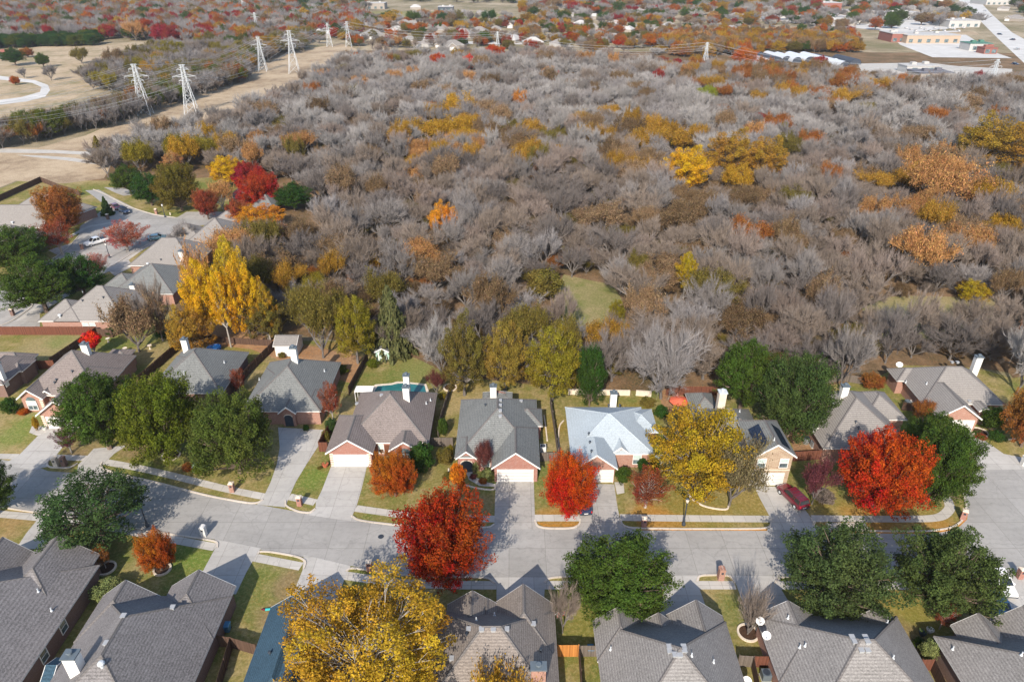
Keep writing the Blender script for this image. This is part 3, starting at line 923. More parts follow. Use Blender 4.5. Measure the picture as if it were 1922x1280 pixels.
# --- E: centre grey house
h = House('house', 'grey shingled house with red brick double garage and four square vents beside its ridge', 'roof_grey', 'brick_red', (853, 859), (1015, 859), fascia='white')
mn = h.blk((853, 859), (1013, 859), (1000, 750), 'y')
gb = h.blk((922, 879), (1014, 879), 9.5, 'y', 'g', 'h', 0.80)
eb = h.blk((855, 861), (895, 861), 5.0, 'y', 'g', 'h', 0.85)
sd = h.blk((960, 800), (1019, 800), 4.6, 'x', 'h', 'h', 0.72)
h.blk((905, 752), (962, 752), (962, 737), 'y', 'h', 'g', 0.3, ze=3.3)
h.done()
h.garage_door((gb[0] + gb[1]) / 2 - 0.05, front(gb))
h.porch(eb, front(eb))
h.window(eb[1] + 1.2, front(mn) + 0.0, 0.9, 1.2, 1.4)
h.chimney(926, 727, 748, 1.0, 0.8)
h.vents([(939, 752), (939, 761), (939, 771), (939, 781)], 'box')
h.vents([(911, 762)], 'dark'); h.vents([(978, 753)], 'box')
HE = h

# --- F: pale blue roof
h = House('house', 'brick house with a pale blue shingled roof and a white chimney', 'roof_pale', 'brick_pink', (1072, 852), (1222, 852), fascia='white')
mn = h.blk((1071, 852), (1228, 852), (1200, 764), 'x', pitch=0.5)
gb = h.blk((1078, 880), (1160, 880), 7.0, 'y', 'g', 'h', 0.80)
eb = h.blk((1148, 851), (1182, 851), 4.0, 'y', 'g', 'h', 0.85)
sd = h.blk((1180, 812), (1236, 812), (1200, 768), 'x', 'h', 'h', 0.52)
h.done()
h.garage_door((gb[0] + gb[1]) / 2, front(gb))
h.porch(eb, front(eb), 1.2, 2.3)
h.window(eb[1] + 1.2, front(mn), 0.7, 1.1, 1.6); h.window(eb[1] + 4.2, front(mn), 0.7, 1.1, 1.6)
h.chimney(1151, 740, 760, 1.0, 0.8)
h.vents([(1105, 816), (1107, 832), (1110, 849), (1142, 763), (1163, 763)], 'dark')

# --- D: brown house by the pool
h = House('house', 'brown shingled brick house with two white chimneys in front of the swimming pool', 'roof_brown', 'brick_red', (640, 831), (803, 831), fascia='white')
mn = h.blk((644, 831), (805, 831), (800, 737), 'y')
gb = h.blk((610, 851), (700, 851), 9.5, 'y', 'g', 'h', 0.70)
eb = h.blk((729, 846), (787, 846), 5.0, 'y', 'g', 'h', 0.70)
h.done()
h.garage_door((gb[0] + gb[1]) / 2 + 0.1, front(gb))
h.quoins(gb[0] + 0.75, front(gb)); h.quoins(gb[1] - 0.75, front(gb))
h.window((eb[0] + eb[1]) / 2, front(eb), 0.6, 1.9, 1.3, arch=True)
h.door(gb[1] + 1.6, front(mn)); h.window(gb[1] + 0.6, front(mn), 0.6, 0.7, 1.6)
h.chimney(763, 729, 752, 0.95, 0.8); h.chimney(764, 706, 735, 0.95, 0.8)
h.vents([(716, 742), (670, 758)], 'box'); h.vents([(808, 752), (800, 758)], 'pipe')

# --- C
h = House('house', 'grey shingled brick house behind the rounded side drive, small gabled porch on its front', 'roof_grey', 'brick_pink', (440, 772), (602, 772), fascia='white')
mn = h.blk((452, 772), (602, 772), (640, 680), 'y')
h.blk((452, 772), (545, 766), (500, 690), 'x', 'h', 'h', 0.72)
eb = h.blk((521, 776), (555, 776), 4.0, 'y', 'g', 'h', 0.85)
wb = h.blk((559, 771), (602, 771), 6.0, 'y', 'h', 'h', 0.72)
h.done()
h.porch(eb, front(eb), 1.3, 2.3)
h.window((wb[0] + wb[1]) / 2 - 0.4, front(wb), 0.6, 1.2, 1.7)
h.chimney(553, 655, 680, 1.0, 0.8)
h.vents([(487, 713), (609, 697)], 'pipe')

# --- B
h = House('house', 'mottled grey shingled house mostly hidden by three green trees, white chimney at its back', 'roof_grey', 'brick_brown', (280, 738), (417, 738), fascia='white')
mn = h.blk((276, 738), (417, 738), (440, 661), 'y')
h.blk((276, 736), (380, 736), (330, 668), 'x')
h.done()
h.chimney(349, 639, 660, 1.0, 0.8)
h.vents([(421, 681), (346, 701)], 'pipe'); h.window(-0.5 + 3, front(mn), 0.9)

# --- A
h = House('house', 'brown grey house with pale brick double garage and arched gable window at its left', 'roof_brown', 'brick_pink', (34, 742), (192, 742), fascia='white')
mn = h.blk((36, 742), (186, 742), (150, 667), 'y', pitch=0.75)
gb = h.blk((66, 780), (152, 780), 14.0, 'y', 'g', 'h', 0.75)
lb = h.blk((30, 749), (80, 749), 6.0, 'y', 'g', 'h', 0.80)
eb = h.blk((74, 741), (98, 741), 3.0, 'y', 'g', 'h', 0.75)
h.blk((195, 672), (240, 672), 3.0, 'y', 'h', 'h', 0.6)
h.done()
h.garage_door((gb[0] + gb[1]) / 2 + 0.15, front(gb))
h.quoins(gb[0] + 0.75, front(gb)); h.quoins(lb[1] - 0.7, front(lb))
h.window((lb[0] + lb[1]) / 2 - 0.2, front(lb), 0.5, 1.5, 1.6, arch=True)
h.chimney(161, 648, 664, 1.1, 0.8)
h.vents([(136, 699), (106, 715), (103, 720)], 'dark')

# --- H0, cut by the left edge
h = House('house', 'brown brick house cut off by the left edge, beside the fenced back lawn', 'roof_brown', 'brick_brown', (-90, 697), (45, 697), fascia='white')
mn = h.blk((-90, 690), (42, 690), (60, 664), 'x', 'h', 'h')
h.blk((-60, 722), (6, 722), 9.0, 'y', 'h', 'h')
h.blk((12, 697), (42, 697), 4.0, 'y', 'h', 'h')
h.done()
h.chimney(1, 685, 712, 1.0, 0.8)

# --- G two storeys, solar panels
h = House('house', 'two storey tan stone house with dark solar panels behind the red suv', 'roof_grey', 'stone_tan', (1290, 850), (1440, 850), fascia='white')
mn = h.blk((1300, 836), (1440, 836), (1420, 768), 'x', 'h', 'h')
h.blk((1300, 775), (1352, 775), (1340, 738), 'y', 'h', 'h')
tw = h.blk((1415, 857), (1497, 859), 8.6, 'y', 'g', 'h', 0.72, ze=5.4)
h.done()
h.garage_door((tw[0] + tw[1]) / 2 - 0.35, front(tw), w=4.4)
cx = (tw[0] + tw[1]) / 2
h.window(cx - 1.6, front(tw), 3.3, 1.1, 1.5, arch=False); h.window(cx + 1.5, front(tw), 3.3, 1.1, 1.5)
m = MB(); m.box(tw[0] + 0.4, front(tw) - 0.035, 2.75, tw[1] - 0.4, front(tw) - 0.002, 2.95); m.build('stone_band', M['cream'], h.root)
h.chimney(1353, 739, 768, 1.1, 1.0, mat='cream', cap='galv')
for side in (-1, 1):   # solar panels lie on the two slopes
    w_ = (tw[1] - tw[0]) / 2; pz = 0.72
    xa, xb = cx + side * 0.9, cx + side * (w_ - 0.7)
    ya, yb = tw[2] + 0.9, tw[2] + 5.6
    za = tw[4] - abs(xa - cx) * pz + 0.10; zb = tw[4] - abs(xb - cx) * pz + 0.10
    m = MB()
    for k in range(3):
        for j in range(2):
            y0_ = ya + (yb - ya) / 3 * k + 0.02; y1_ = ya + (yb - ya) / 3 * (k + 1) - 0.02
            u0, u1 = j / 2 + 0.008, (j + 1) / 2 - 0.008
            xs = [xa + (xb - xa) * u for u in (u0, u1)]; zs = [za + (zb - za) * u for u in (u0, u1)]
            vs = [(xs[0], y0_, zs[0]), (xs[1], y0_, zs[1]), (xs[1], y1_, zs[1]), (xs[0], y1_, zs[0])]
            m.add(vs + [(x, y, z - 0.06) for x, y, z in vs], [(0, 1, 2, 3), (7, 6, 5, 4), (0, 4, 5, 1), (1, 5, 6, 2), (2, 6, 7, 3), (3, 7, 4, 0)])
    m.build('solar_panel', M['solar'], h.root)
h.vents([(1385, 787)], 'dark'); h.vents([(1388, 773), (1411, 797), (1453, 826)], 'pipe')

# --- H
h = House('house', 'taupe shingled house behind the big red maple, white dish at its left eave', 'roof_taupe', 'brick_pink', (1548, 842), (1718, 842), fascia='white')
mn = h.blk((1546, 842), (1712, 842), (1560, 737), 'y')
h.blk((1620, 788), (1704, 788), (1660, 736), 'y')
eb = h.blk((1650, 812), (1684, 812), 4.0, 'y', 'g', 'h', 0.85)
h.done()
h.porch(eb, front(eb), 1.2, 2.3)
h.chimney(1584, 727, 746, 1.0, 0.8)
h.vents([(1563, 760)], 'pipe'); h.vents([(1606, 794), (1611, 805)], 'dark')

# --- I
h = House('house', 'large taupe roofed brick house at the right beside the woods, cream garage door', 'roof_taupe', 'brick_pink', (1740, 762), (1888, 762), rot=R(-2), fascia='white')
mn = h.blk((1738, 764), (1880, 752), (1700, 692), 'x')
gb = h.blk((1759, 786), (1843, 786), 10.0, 'y', 'g', 'h', 0.72)
h.blk((1666, 694), (1800, 692), -4.0, 'x')
h.blk((1838, 772), (1862, 772), 3.0, 'y', 'g', 'h', 0.6)
h.done()
h.garage_door((gb[0] + gb[1]) / 2 + 0.3, front(gb), w=4.6)
h.chimney(1833, 672, 692, 1.1, 0.9)
h.vents([(1739, 721), (1700, 718)], 'pipe'); h.vents([(1819, 753)], 'box'); h.vents([(1787, 680), (1797, 680)], 'box')

# ------------------------------------------------------------------ south row, seen from their backs
def near_house(label, roof, wall, A, B, depth, wings, ridge='x', pitch=0.72, e0='h', e1='h', rot=0.0, extra=()):
    h = House('house', label, roof, wall, A, B, rot=rot, fascia='white_old')
    mn = h.blk(A, B, -depth, ridge, e0, e1, pitch)
    for (a, b, d, p) in wings:
        w = h.blk(a, b, -d, 'y', 'h', 'g', p)
    for (a, b, d, r, p) in extra:
        h.blk(a, b, d, r, 'h', 'h', p)
    h.done(); h.main = mn
    return h

h = near_house('large grey roofed house in the bottom left corner, orange fence at its side', 'roof_near', 'brick_brown', (-190, 1060), (187, 1060), 19, [((58, 1040), (187, 1040), 9, 0.72), ((-28, 1037), (66, 1037), 7, 0.85)], 'y', 0.62)
h.vents([(72, 1110), (97, 1146)], 'pipe')
m = h.main
for yy in (-4.6, -8.2):
    h.window(m[3] + yy - 3, m[1] - 0.4, 0.9, 1.0, 1.4, side=1, axis='x', blind=False)
h.quoins(h.L(187, 1040, 2.8)[0] - 0.65, h.L(187, 1040, 2.8)[1] - 0.4, side=1)
L1H = h

h = near_house('grey roofed house with white chimney and two tone hip roof, second from the bottom left', 'roof_near', 'brick_brown', (193, 1122), (437, 1114), 18.7, [((322, 1100), (443, 1100), 7, 0.72), ((193, 1119), (302, 1119), 6, 0.80)], 'y', 0.76)
h.chimney(141, 1238, 1268, 1.2, 1.0, cap='cap_blue')
h.vents([(232, 1156), (200, 1207), (324, 1140)], 'box'); h.vents([(192, 1250)], 'turbine')

h = near_house('house with a dark blue shingled roof half hidden by the huge yellow tree', 'roof_blue', 'brick_brown', (511, 1143), (700, 1143), 20, [((508, 1140), (634, 1140), 14, 0.72)], 'y', 0.6)
h.vents([(507, 1227)], 'dark')

h = near_house('warm grey roofed house with twin gables, row of pale roof vents and a brick chimney', 'roof_warm', 'brick_pink', (812, 1146), (1041, 1146), 11.6, [((840, 1130), (936, 1140), 6, 0.80), ((926, 1133), (1038, 1133), 7, 0.95), ((890, 1134), (940, 1140), 4, 0.85)], 'x', 0.83)
h.vents([(880, 1181), (904, 1181), (926, 1181), (951, 1181), (1001, 1171), (848, 1236)], 'box')
h.vents([(894, 1164), (928, 1155)], 'pipe'); h.vents([(876, 1192), (1015, 1222), (995, 1258)], 'dark')
HB = h
b = h.on_roof(1010, 1262)
m = MB(); m.box(b.x - 0.7, b.y - 0.9, b.z - 2, b.x + 0.7, b.y - 0.1, b.z + 1.6); o = m.build('chimney', M['brick_pink'], h.root)
m = MB(); m.box(b.x - 0.8, b.y - 1.0, b.z + 1.602, b.x + 0.8, b.y, b.z + 1.78); m.lathe([(0.22, b.z + 1.78), (0.22, b.z + 1.95), (0.3, b.z + 1.96), (0.26, b.z + 2.04)], b.x, b.y - 0.5, 12); m.build('chimney_cap', M['cap_blue'], o)

h = near_house('pale grey roofed house with three street gables and ring of white vents, bottom centre right', 'roof_near2', 'brick_pink', (1114, 1166), (1362, 1166), 15.0, [((1112, 1163), (1202, 1165), 5, 0.80), ((1203, 1166), (1264, 1168), 5, 0.85), ((1246, 1156), (1356, 1156), 7, 0.80)], 'x', 0.80)
h.vents([(1256, 1214), (1257, 1222), (1283, 1214), (1284, 1221), (1267, 1229), (1276, 1229)], 'box'); h.vents([(1298, 1231), (1339, 1243), (1146, 1219)], 'pipe')

h = near_house('grey roofed brick house with two white satellite dishes along its left eave', 'roof_near2', 'brick_pink', (1419, 1156), (1683, 1156), 14, [((1417, 1154), (1526, 1154), 8, 0.72), ((1600, 1160), (1680, 1160), 6, 0.75)], 'x', 0.76)
h.vents([(1599, 1196), (1604, 1204), (1624, 1196), (1628, 1204), (1616, 1220), (1628, 1220)], 'box'); h.vents([(1501, 1215), (1511, 1212), (1676, 1235), (1665, 1169), (1479, 1160)], 'pipe')
HD = h

h = near_house('grey shingled house with stepped gables cut off by the bottom right corner', 'roof_near2', 'brick_brown', (1752, 1193), (2010, 1193), 14, [((1781, 1168), (1872, 1178), 6, 0.80), ((1856, 1160), (1960, 1165), 8, 0.80)], 'x', 0.78)
h.vents([(1788, 1218), (1917, 1229)], 'pipe')

# ------------------------------------------------------------------ the second street's houses, upper left
h = House('house', 'taupe roofed brick house behind the long red fence, two pale skylit windows on its side', 'roof_taupe', 'brick_pink', (70, 603), (240, 603), fascia='white')
mn = h.blk((100, 603), (235, 603), 13, 'x'); h.blk((70, 603), (150, 603), 8.0, 'x'); h.done()
h.window(h.L(161, 618, 1)[0], front(mn), 0.9, 1.1, 1.3); h.window(h.L(174, 618, 1)[0], front(mn), 0.9, 1.1, 1.3)
h.vents([(113, 595)], 'turbine'); h.vents([(155, 566), (194, 560)], 'dark'); h.vents([(155, 548), (207, 574)], 'pipe')

h = House('house', 'grey green roofed house with white chimney, second roof from the long red fence', 'roof_grey', 'brick_pink', (185, 552), (325, 552), fascia='white')
h.blk((205, 552), (325, 552), 14, 'x', pitch=0.6); h.blk((184, 545), (250, 545), 8, 'x', pitch=0.6); h.done()
h.chimney(251, 536, 552, 1.0, 0.8); h.vents([(278, 498)], 'turbine')

h = House('house', 'taupe roofed house with one white chimney beside the yellow cottonwoods', 'roof_taupe', 'brick_pink', (239, 499), (365, 499), fascia='white')
h.blk((239, 499), (368, 499), 12.5, 'x'); h.done()
h.chimney(342, 473, 490, 1.0, 0.8); h.vents([(302, 489)], 'dark')

h = House('house', 'low grey roofed house behind the small bare tree, white chimney at its right', 'roof_taupe', 'brick_pink', (300, 460), (440, 460), fascia='white')
h.blk((300, 455), (380, 455), 9, 'x'); h.blk((345, 458), (440, 458), 13, 'x'); h.done()
h.chimney(414, 437, 452, 1.0, 0.8)

h = House('house', 'taupe roofed house next to the orange brown vase shaped tree', 'roof_taupe', 'brick_brown', (385, 428), (460, 428), fascia='white')
h.blk((388, 426), (455, 426), 9, 'x'); h.done()

h = House('house', 'tan grey house with a broad pale roof beside the huge orange tree', 'roof_taupe', 'brick_pink', (5, 412), (100, 412), rot=R(-18), fascia='white')
h.blk((6, 404), (100, 420), 14, 'x'); h.done()

h = House('house', 'tan roofed house with a brown brick gable facing the lower orange brown tree', 'roof_taupe', 'brick_brown', (-60, 430), (72, 430), fascia='white')
h.blk((-80, 428), (80, 428), 12, 'x', 'h', 'g'); h.done()
h.vents([(24, 420)], 'turbine')

h = House('house', 'low taupe roofed house cut by the left edge behind the dark green oak', 'roof_taupe', 'brick_brown', (-80, 470), (50, 470), fascia='white')
h.blk((-80, 470), (48, 470), 12, 'x'); h.done()

h = House('house', 'grey roofed house peeking out between the dark red and peach trees', 'roof_grey', 'brick_pink', (425, 372), (480, 372), fascia='white')
h.blk((425, 372), (482, 372), 13, 'y'); h.done()
h = House('house', 'small grey roof glimpsed beneath the orange yellow tree at the woods edge', 'roof_grey', 'brick_pink', (466, 395), (510, 395), fascia='white')
h.blk((466, 392), (515, 392), 10, 'x'); h.done()
# ------------------------------------------------------------------ tree prototypes (numpy)
def unit(a):
    return a / np.maximum(np.linalg.norm(a, axis=-1, keepdims=True), 1e-9)

def mesh_np(name, V, nper, tint, mats):
    """V: (k*nper,3) vertices, every nper of them one face; tint: (k,2)"""
    k = len(V) // nper
    me = bpy.data.meshes.new(name)
    me.vertices.add(k * nper); me.vertices.foreach_set('co', V.astype(np.float32).ravel())
    me.loops.add(k * nper); me.loops.foreach_set('vertex_index', np.arange(k * nper, dtype=np.int32))
    me.polygons.add(k); me.polygons.foreach_set('loop_start', np.arange(0, k * nper, nper, dtype=np.int32))
    try: me.polygons.foreach_set('loop_total', np.full(k, nper, dtype=np.int32))
    except Exception: pass
    at = me.attributes.new('tint', 'FLOAT_COLOR', 'FACE')
    c = np.ones((k, 4), np.float32); c[:, :2] = tint
    at.data.foreach_set('color', c.ravel())
    for m in mats: me.materials.append(m)
    me.update(calc_edges=True)
    return me

def join_np(name, parts, mats):
    """parts: list of (V, nper, tint, material index)"""
    nv = sum(len(p[0]) for p in parts); nf = sum(len(p[0]) // p[1] for p in parts)
    me = bpy.data.meshes.new(name)
    V = np.concatenate([p[0] for p in parts]).astype(np.float32)
    me.vertices.add(nv); me.vertices.foreach_set('co', V.ravel())
    me.loops.add(nv); me.loops.foreach_set('vertex_index', np.arange(nv, dtype=np.int32))
    ls = []; b = 0; mi = []; T = []
    for v, n, t, m in parts:
        k = len(v) // n
        ls.append(b + np.arange(k) * n); b += len(v); mi.append(np.full(k, m)); T.append(t)
    me.polygons.add(nf); me.polygons.foreach_set('loop_start', np.concatenate(ls).astype(np.int32))
    me.polygons.foreach_set('material_index', np.concatenate(mi).astype(np.int32))
    at = me.attributes.new('tint', 'FLOAT_COLOR', 'FACE')
    c = np.ones((nf, 4), np.float32); c[:, :2] = np.concatenate(T)
    at.data.foreach_set('color', c.ravel())
    for m in mats: me.materials.append(m)
    me.update(calc_edges=True)
    return me

def cards(rng, pos, out, size, aspect=1.6, up=0.0, spread=0.9):
    """diamond leaf cards at pos, facing roughly 'out'"""
    n = len(pos)
    nrm = unit(out + rng.normal(0, spread, (n, 3)))
    a = unit(np.cross(nrm, rng.normal(0, 1, (n, 3)) + np.array([0, 0, up])))
    a = unit(a + np.array([0, 0, up]) * 0.6) if up else a
    b = unit(np.cross(nrm, a))
    s = (size * rng.uniform(0.6, 1.35, n))[:, None]
    l = a * s * aspect * 0.5; w = b * s * 0.5
    k = rng.uniform(-0.25, 0.25, (n, 1))
    V = np.stack([pos - l, pos + w + l * k, pos + l, pos - w + l * k], 1)
    return V.reshape(-1, 3)

def crown_leaves(seed, nclump, per, size, shape, clump_r=0.26, shell=0.45, zmin=-0.75, up=0.0, flat=0.75, aspect=1.6, airy=0.0, inner=0.35, radial=1.0):
    """crown inside the unit ball, clumps of leaves; shape(u) warps unit coordinates to the crown"""
    rng = np.random.default_rng(seed)
    d = unit(rng.normal(0, 1, (nclump * 4, 3)))
    d = d[d[:, 2] > zmin][:nclump]
    r = rng.uniform(shell, 1.0, (len(d), 1)) ** 0.7
    bump = 1 + 0.16 * np.sin(d[:, :1] * 5 + seed) * np.cos(d[:, 1:2] * 4 + seed * 2) + 0.10 * np.sin(d[:, 2:3] * 9 + seed)
    cen = d * r * bump * (1 - clump_r * 0.55)
    n = len(cen)
    cr = clump_r * rng.uniform(0.55, 1.3, n)
    cnt = np.maximum(6, (per * (cr / clump_r) ** 2 * rng.uniform(1 - airy, 1 + airy * 0.3, n))).astype(int)
    idx = np.repeat(np.arange(n), cnt)
    dd = unit(rng.normal(0, 1, (len(idx), 3)) + d[idx] * 0.5)
    rr = rng.uniform(0.25, 1.0, (len(idx), 1)) ** 0.5
    loc = cen[idx] + dd * rr * cr[idx][:, None] * np.array([1, 1, flat])
    if radial > 1:
        ax = unit(unit(cen[idx]) + np.array([0, 0, 0.55]))
        al = np.sum(dd * ax, 1, keepdims=True)
        loc = loc + ax * al * rr * cr[idx][:, None] * (radial - 1)
    out = unit(dd + cen[idx] * 0.8 + np.array([0, 0, 0.25]))
    V = cards(rng, loc, out, size, aspect, up)
    # a thinner fill of leaves inside
    k = int(len(idx) * inner)
    if k:
        p = unit(rng.normal(0, 1, (k, 3))) * rng.uniform(0.1, 0.75, (k, 1)) ** 0.6 * 0.8
        p = p[p[:, 2] > zmin * 0.8]
        V2 = cards(rng, p, unit(p), size, aspect, up)
    else:
        V2 = np.zeros((0, 3)); p = np.zeros((0, 3))
    ch = rng.uniform(0, 1, n); cv = rng.uniform(0.25, 0.75, n)
    # hue drifts with height and side, as in a tree turning colour
    hz = np.clip(0.5 + 0.22 * cen[:, 2] + 0.25 * (ch - 0.5) * 2 + 0.3 * np.sin(3.1 * cen[:, 0] + seed) * np.cos(2.7 * cen[:, 1] + seed), 0, 1)
    t1 = np.stack([np.clip(hz[idx] + rng.normal(0, 0.12, len(idx)), 0, 1), np.clip(cv[idx] + rng.normal(0, 0.17, len(idx)), 0, 1)], 1)
    t2 = np.stack([rng.uniform(0.2, 0.7, len(p)), rng.uniform(0.1, 0.5, len(p))], 1)  # inner leaves tinted darker, the crown's inner shade put into their colour
    V = np.concatenate([V, V2]); T = np.concatenate([t1, t2])
    V = shape(V)
    return V, T, cen

def branches(seed, levels, spread, up, len0, r0, ratio=0.72, kids=(5, 4, 4, 4, 3), twig_w=0.03, start=0.3, jitter=0.25, height=None):
    """returns segments list [(p,q,r0,r1,level)] from a recursive tree; crown about len units"""
    rng = random.Random(seed)
    segs = []
    def rnd(): return Vector((rng.gauss(0, 1), rng.gauss(0, 1), rng.gauss(0, 1)))
    def grow(p, d, L, r, lv):
        steps = 3 if lv < 2 else 2
        q = p; dirn = d.copy(); pts = [p]
        for i in range(steps):
            dirn = (dirn + rnd() * jitter * 0.35 + Vector((0, 0, up * 0.16))).normalized()
            q = q + dirn * (L / steps); pts.append(q)
        for i in range(steps):
            ra = r * (1 - i / steps * 0.45); rb = r * (1 - (i + 1) / steps * 0.45)
            segs.append((pts[i], pts[i + 1], ra, rb, lv))
        if lv + 1 >= levels: return
        n = kids[lv]
        for k in range(n):
            f = start + (1 - start) * (k + rng.random()) / n if lv > 0 else (0.75 + 0.25 * (k + 1) / n)
            i = min(int(f * steps), steps - 1)
            pp = pts[i].lerp(pts[i + 1], f * steps - i)
            ax = dirn.cross(rnd())
            if ax.length < 1e-3: ax = Vector((1, 0, 0))
            ax.normalize()
            if lv == 0:
                az = 2 * math.pi * (k + rng.random() * 0.6) / n
                tilt = spread * rng.uniform(0.55, 1.25)
                nd = Vector((math.cos(az) * math.sin(tilt), math.sin(az) * math.sin(tilt), math.cos(tilt)))
            else:
                nd = (Matrix.Rotation(rng.uniform(0.25, 0.75) , 3, ax) @ dirn)
            grow(pp, nd.normalized(), L * ratio * rng.uniform(0.75, 1.2) if lv > 0 else len0 * rng.uniform(0.85, 1.15), r * (0.55 if lv else 0.6), lv + 1)
    grow(Vector((0, 0, 0)), Vector((0, 0, 1)), height if height is not None else len0 * 0.5, r0, 0)
    return segs

def segs_to_np(segs, lvl_lo, lvl_hi, nside=5, tint=(0.5, 0.5)):
    out = []; T = []
    for p, q, a, b, lv in segs:
        if not (lvl_lo <= lv < lvl_hi): continue
        d = (q - p)
        if d.length < 1e-6: continue
        d.normalize(); u = d.orthogonal().normalized(); w = d.cross(u)
        ns = nside if lv < 2 else 3
        ring = [(math.cos(2 * math.pi * i / ns), math.sin(2 * math.pi * i / ns)) for i in range(ns)]
        for i in range(ns):
            c0, s0 = ring[i]; c1, s1 = ring[(i + 1) % ns]
            out += [p + (u * c0 + w * s0) * a, p + (u * c1 + w * s1) * a, q + (u * c1 + w * s1) * b, q + (u * c0 + w * s0) * b]
            T.append((0.5, 0.5))
    return np.array([tuple(v) for v in out]).reshape(-1, 3), np.array(T).reshape(-1, 2)

def twigs_np(segs, lv_from, n_extra, w, seed, length, upb=0.5, spreadk=0.6):
    """thin triangles growing from the end branches"""
    rng = np.random.default_rng(seed)
    S = [(s[0], s[1]) for s in segs if s[4] >= lv_from]
    p = np.array([tuple(s[0]) for s in S]); q = np.array([tuple(s[1]) for s in S])
    idx = rng.integers(0, len(S), n_extra)
    f = rng.uniform(0, 1, (n_extra, 1))
    a = p[idx] * (1 - f) + q[idx] * f
    d = unit(unit(q[idx] - p[idx]) + rng.normal(0, spreadk, (n_extra, 3)) + np.array([0, 0, upb]))
    L = (length * rng.uniform(0.4, 1.3, n_extra))[:, None]
    side = unit(np.cross(d, rng.normal(0, 1, (n_extra, 3)))) * (w * rng.uniform(0.6, 1.4, n_extra))[:, None]
    tip = a + d * L
    V = np.stack([a - side / 2, a + side / 2, tip], 1).reshape(-1, 3)
    T = np.stack([rng.uniform(0, 1, n_extra), rng.uniform(0, 1, n_extra)], 1)
    return V, T, tip

def norm_tree(V, segs_pts):
    return V

PROTO = {}      # name -> dict(trunk mesh, crown mesh, radius, height, z of crown)

def proto_leafy(name, seed, nclump, per, size, kind='round', trunk_h=0.28, bark='bark', up=0.0, clump_r=0.26, airy=0.2, levels=4, show=0.0, flat=0.75, **kw):
    """a unit tree: total height 1, crown radius 1 (scaled separately in x,y and z)"""
    base = {'round': 0.06, 'oak': 0.09, 'vase': 0.10, 'tall': 0.18, 'ball': 0.0, 'bush': 0.0}[kind]
    mid = (1 + base) / 2; hh = (1 - base) / 2
    def shape(V):
        x, y, z = V[:, 0], V[:, 1], V[:, 2]
        if kind == 'vase':
            k = 0.62 + 0.42 * np.clip((z + 1) / 1.5, 0, 1)
        elif kind == 'oak':
            k = 1.0 + 0.06 * z
        else:
            k = 1.0 - 0.05 * z
        return np.stack([x * k, y * k, mid + z * hh], 1)
    V, T, cen = crown_leaves(seed, nclump, per, size, shape, clump_r=clump_r, airy=airy, up=up, flat=flat, **kw)
    crown = mesh_np(name + '_crown', V, 4, T, [M['leaf']])
    # trunk and limbs reach into the crown clumps
    rng = random.Random(seed)
    segs = []
    th = trunk_h if trunk_h > 0 else 0.02
    rr = 0.075
    if trunk_h > 0:
        segs.append((Vector((0, 0, -0.01)), Vector((0.01, 0, th)), rr, rr * 0.75, 0))
    cs = shape(cen)
    order = list(range(len(cs))); rng.shuffle(order)
    for i in order[:max(8, int(len(cs) * 0.5))]:
        e = Vector(cs[i].tolist()) * (1.0 + show)
        a = Vector((0, 0, th * rng.uniform(0.85, 1.0)))
        m1 = a.lerp(e, 0.45); m1.z = a.z + (e.z - a.z) * rng.uniform(0.35, 0.65)
        m1.x *= 0.8; m1.y *= 0.8
        w = rr * rng.uniform(0.14, 0.3) * (0.55 if name == 'pecan' else 1)
        j = Vector((rng.uniform(-.08, .08), rng.uniform(-.08, .08), rng.uniform(-.03, .03)))
        m2 = m1.lerp(e, 0.5) + j
        segs.append((a, m1, w, w * 0.7, 1)); segs.append((m1, m2, w * 0.7, w * 0.4, 1)); segs.append((m2, e, w * 0.4, w * 0.12, 1))
        for q_ in range(3 if name == 'pecan' else 0):
            e2 = e + Vector((rng.uniform(-.09, .09), rng.uniform(-.09, .09), rng.uniform(-.02, .06)))
            segs.append((m2.lerp(e, rng.uniform(.2, .8)), e2, w * 0.22, w * 0.08, 1))
    Vt, Tt = segs_to_np(segs, 0, 9, 6)
    trunk = mesh_np(name + '_trunk', Vt, 4, Tt, [M[bark]])
    PROTO[name] = dict(trunk=trunk, crown=crown, leafy=True)

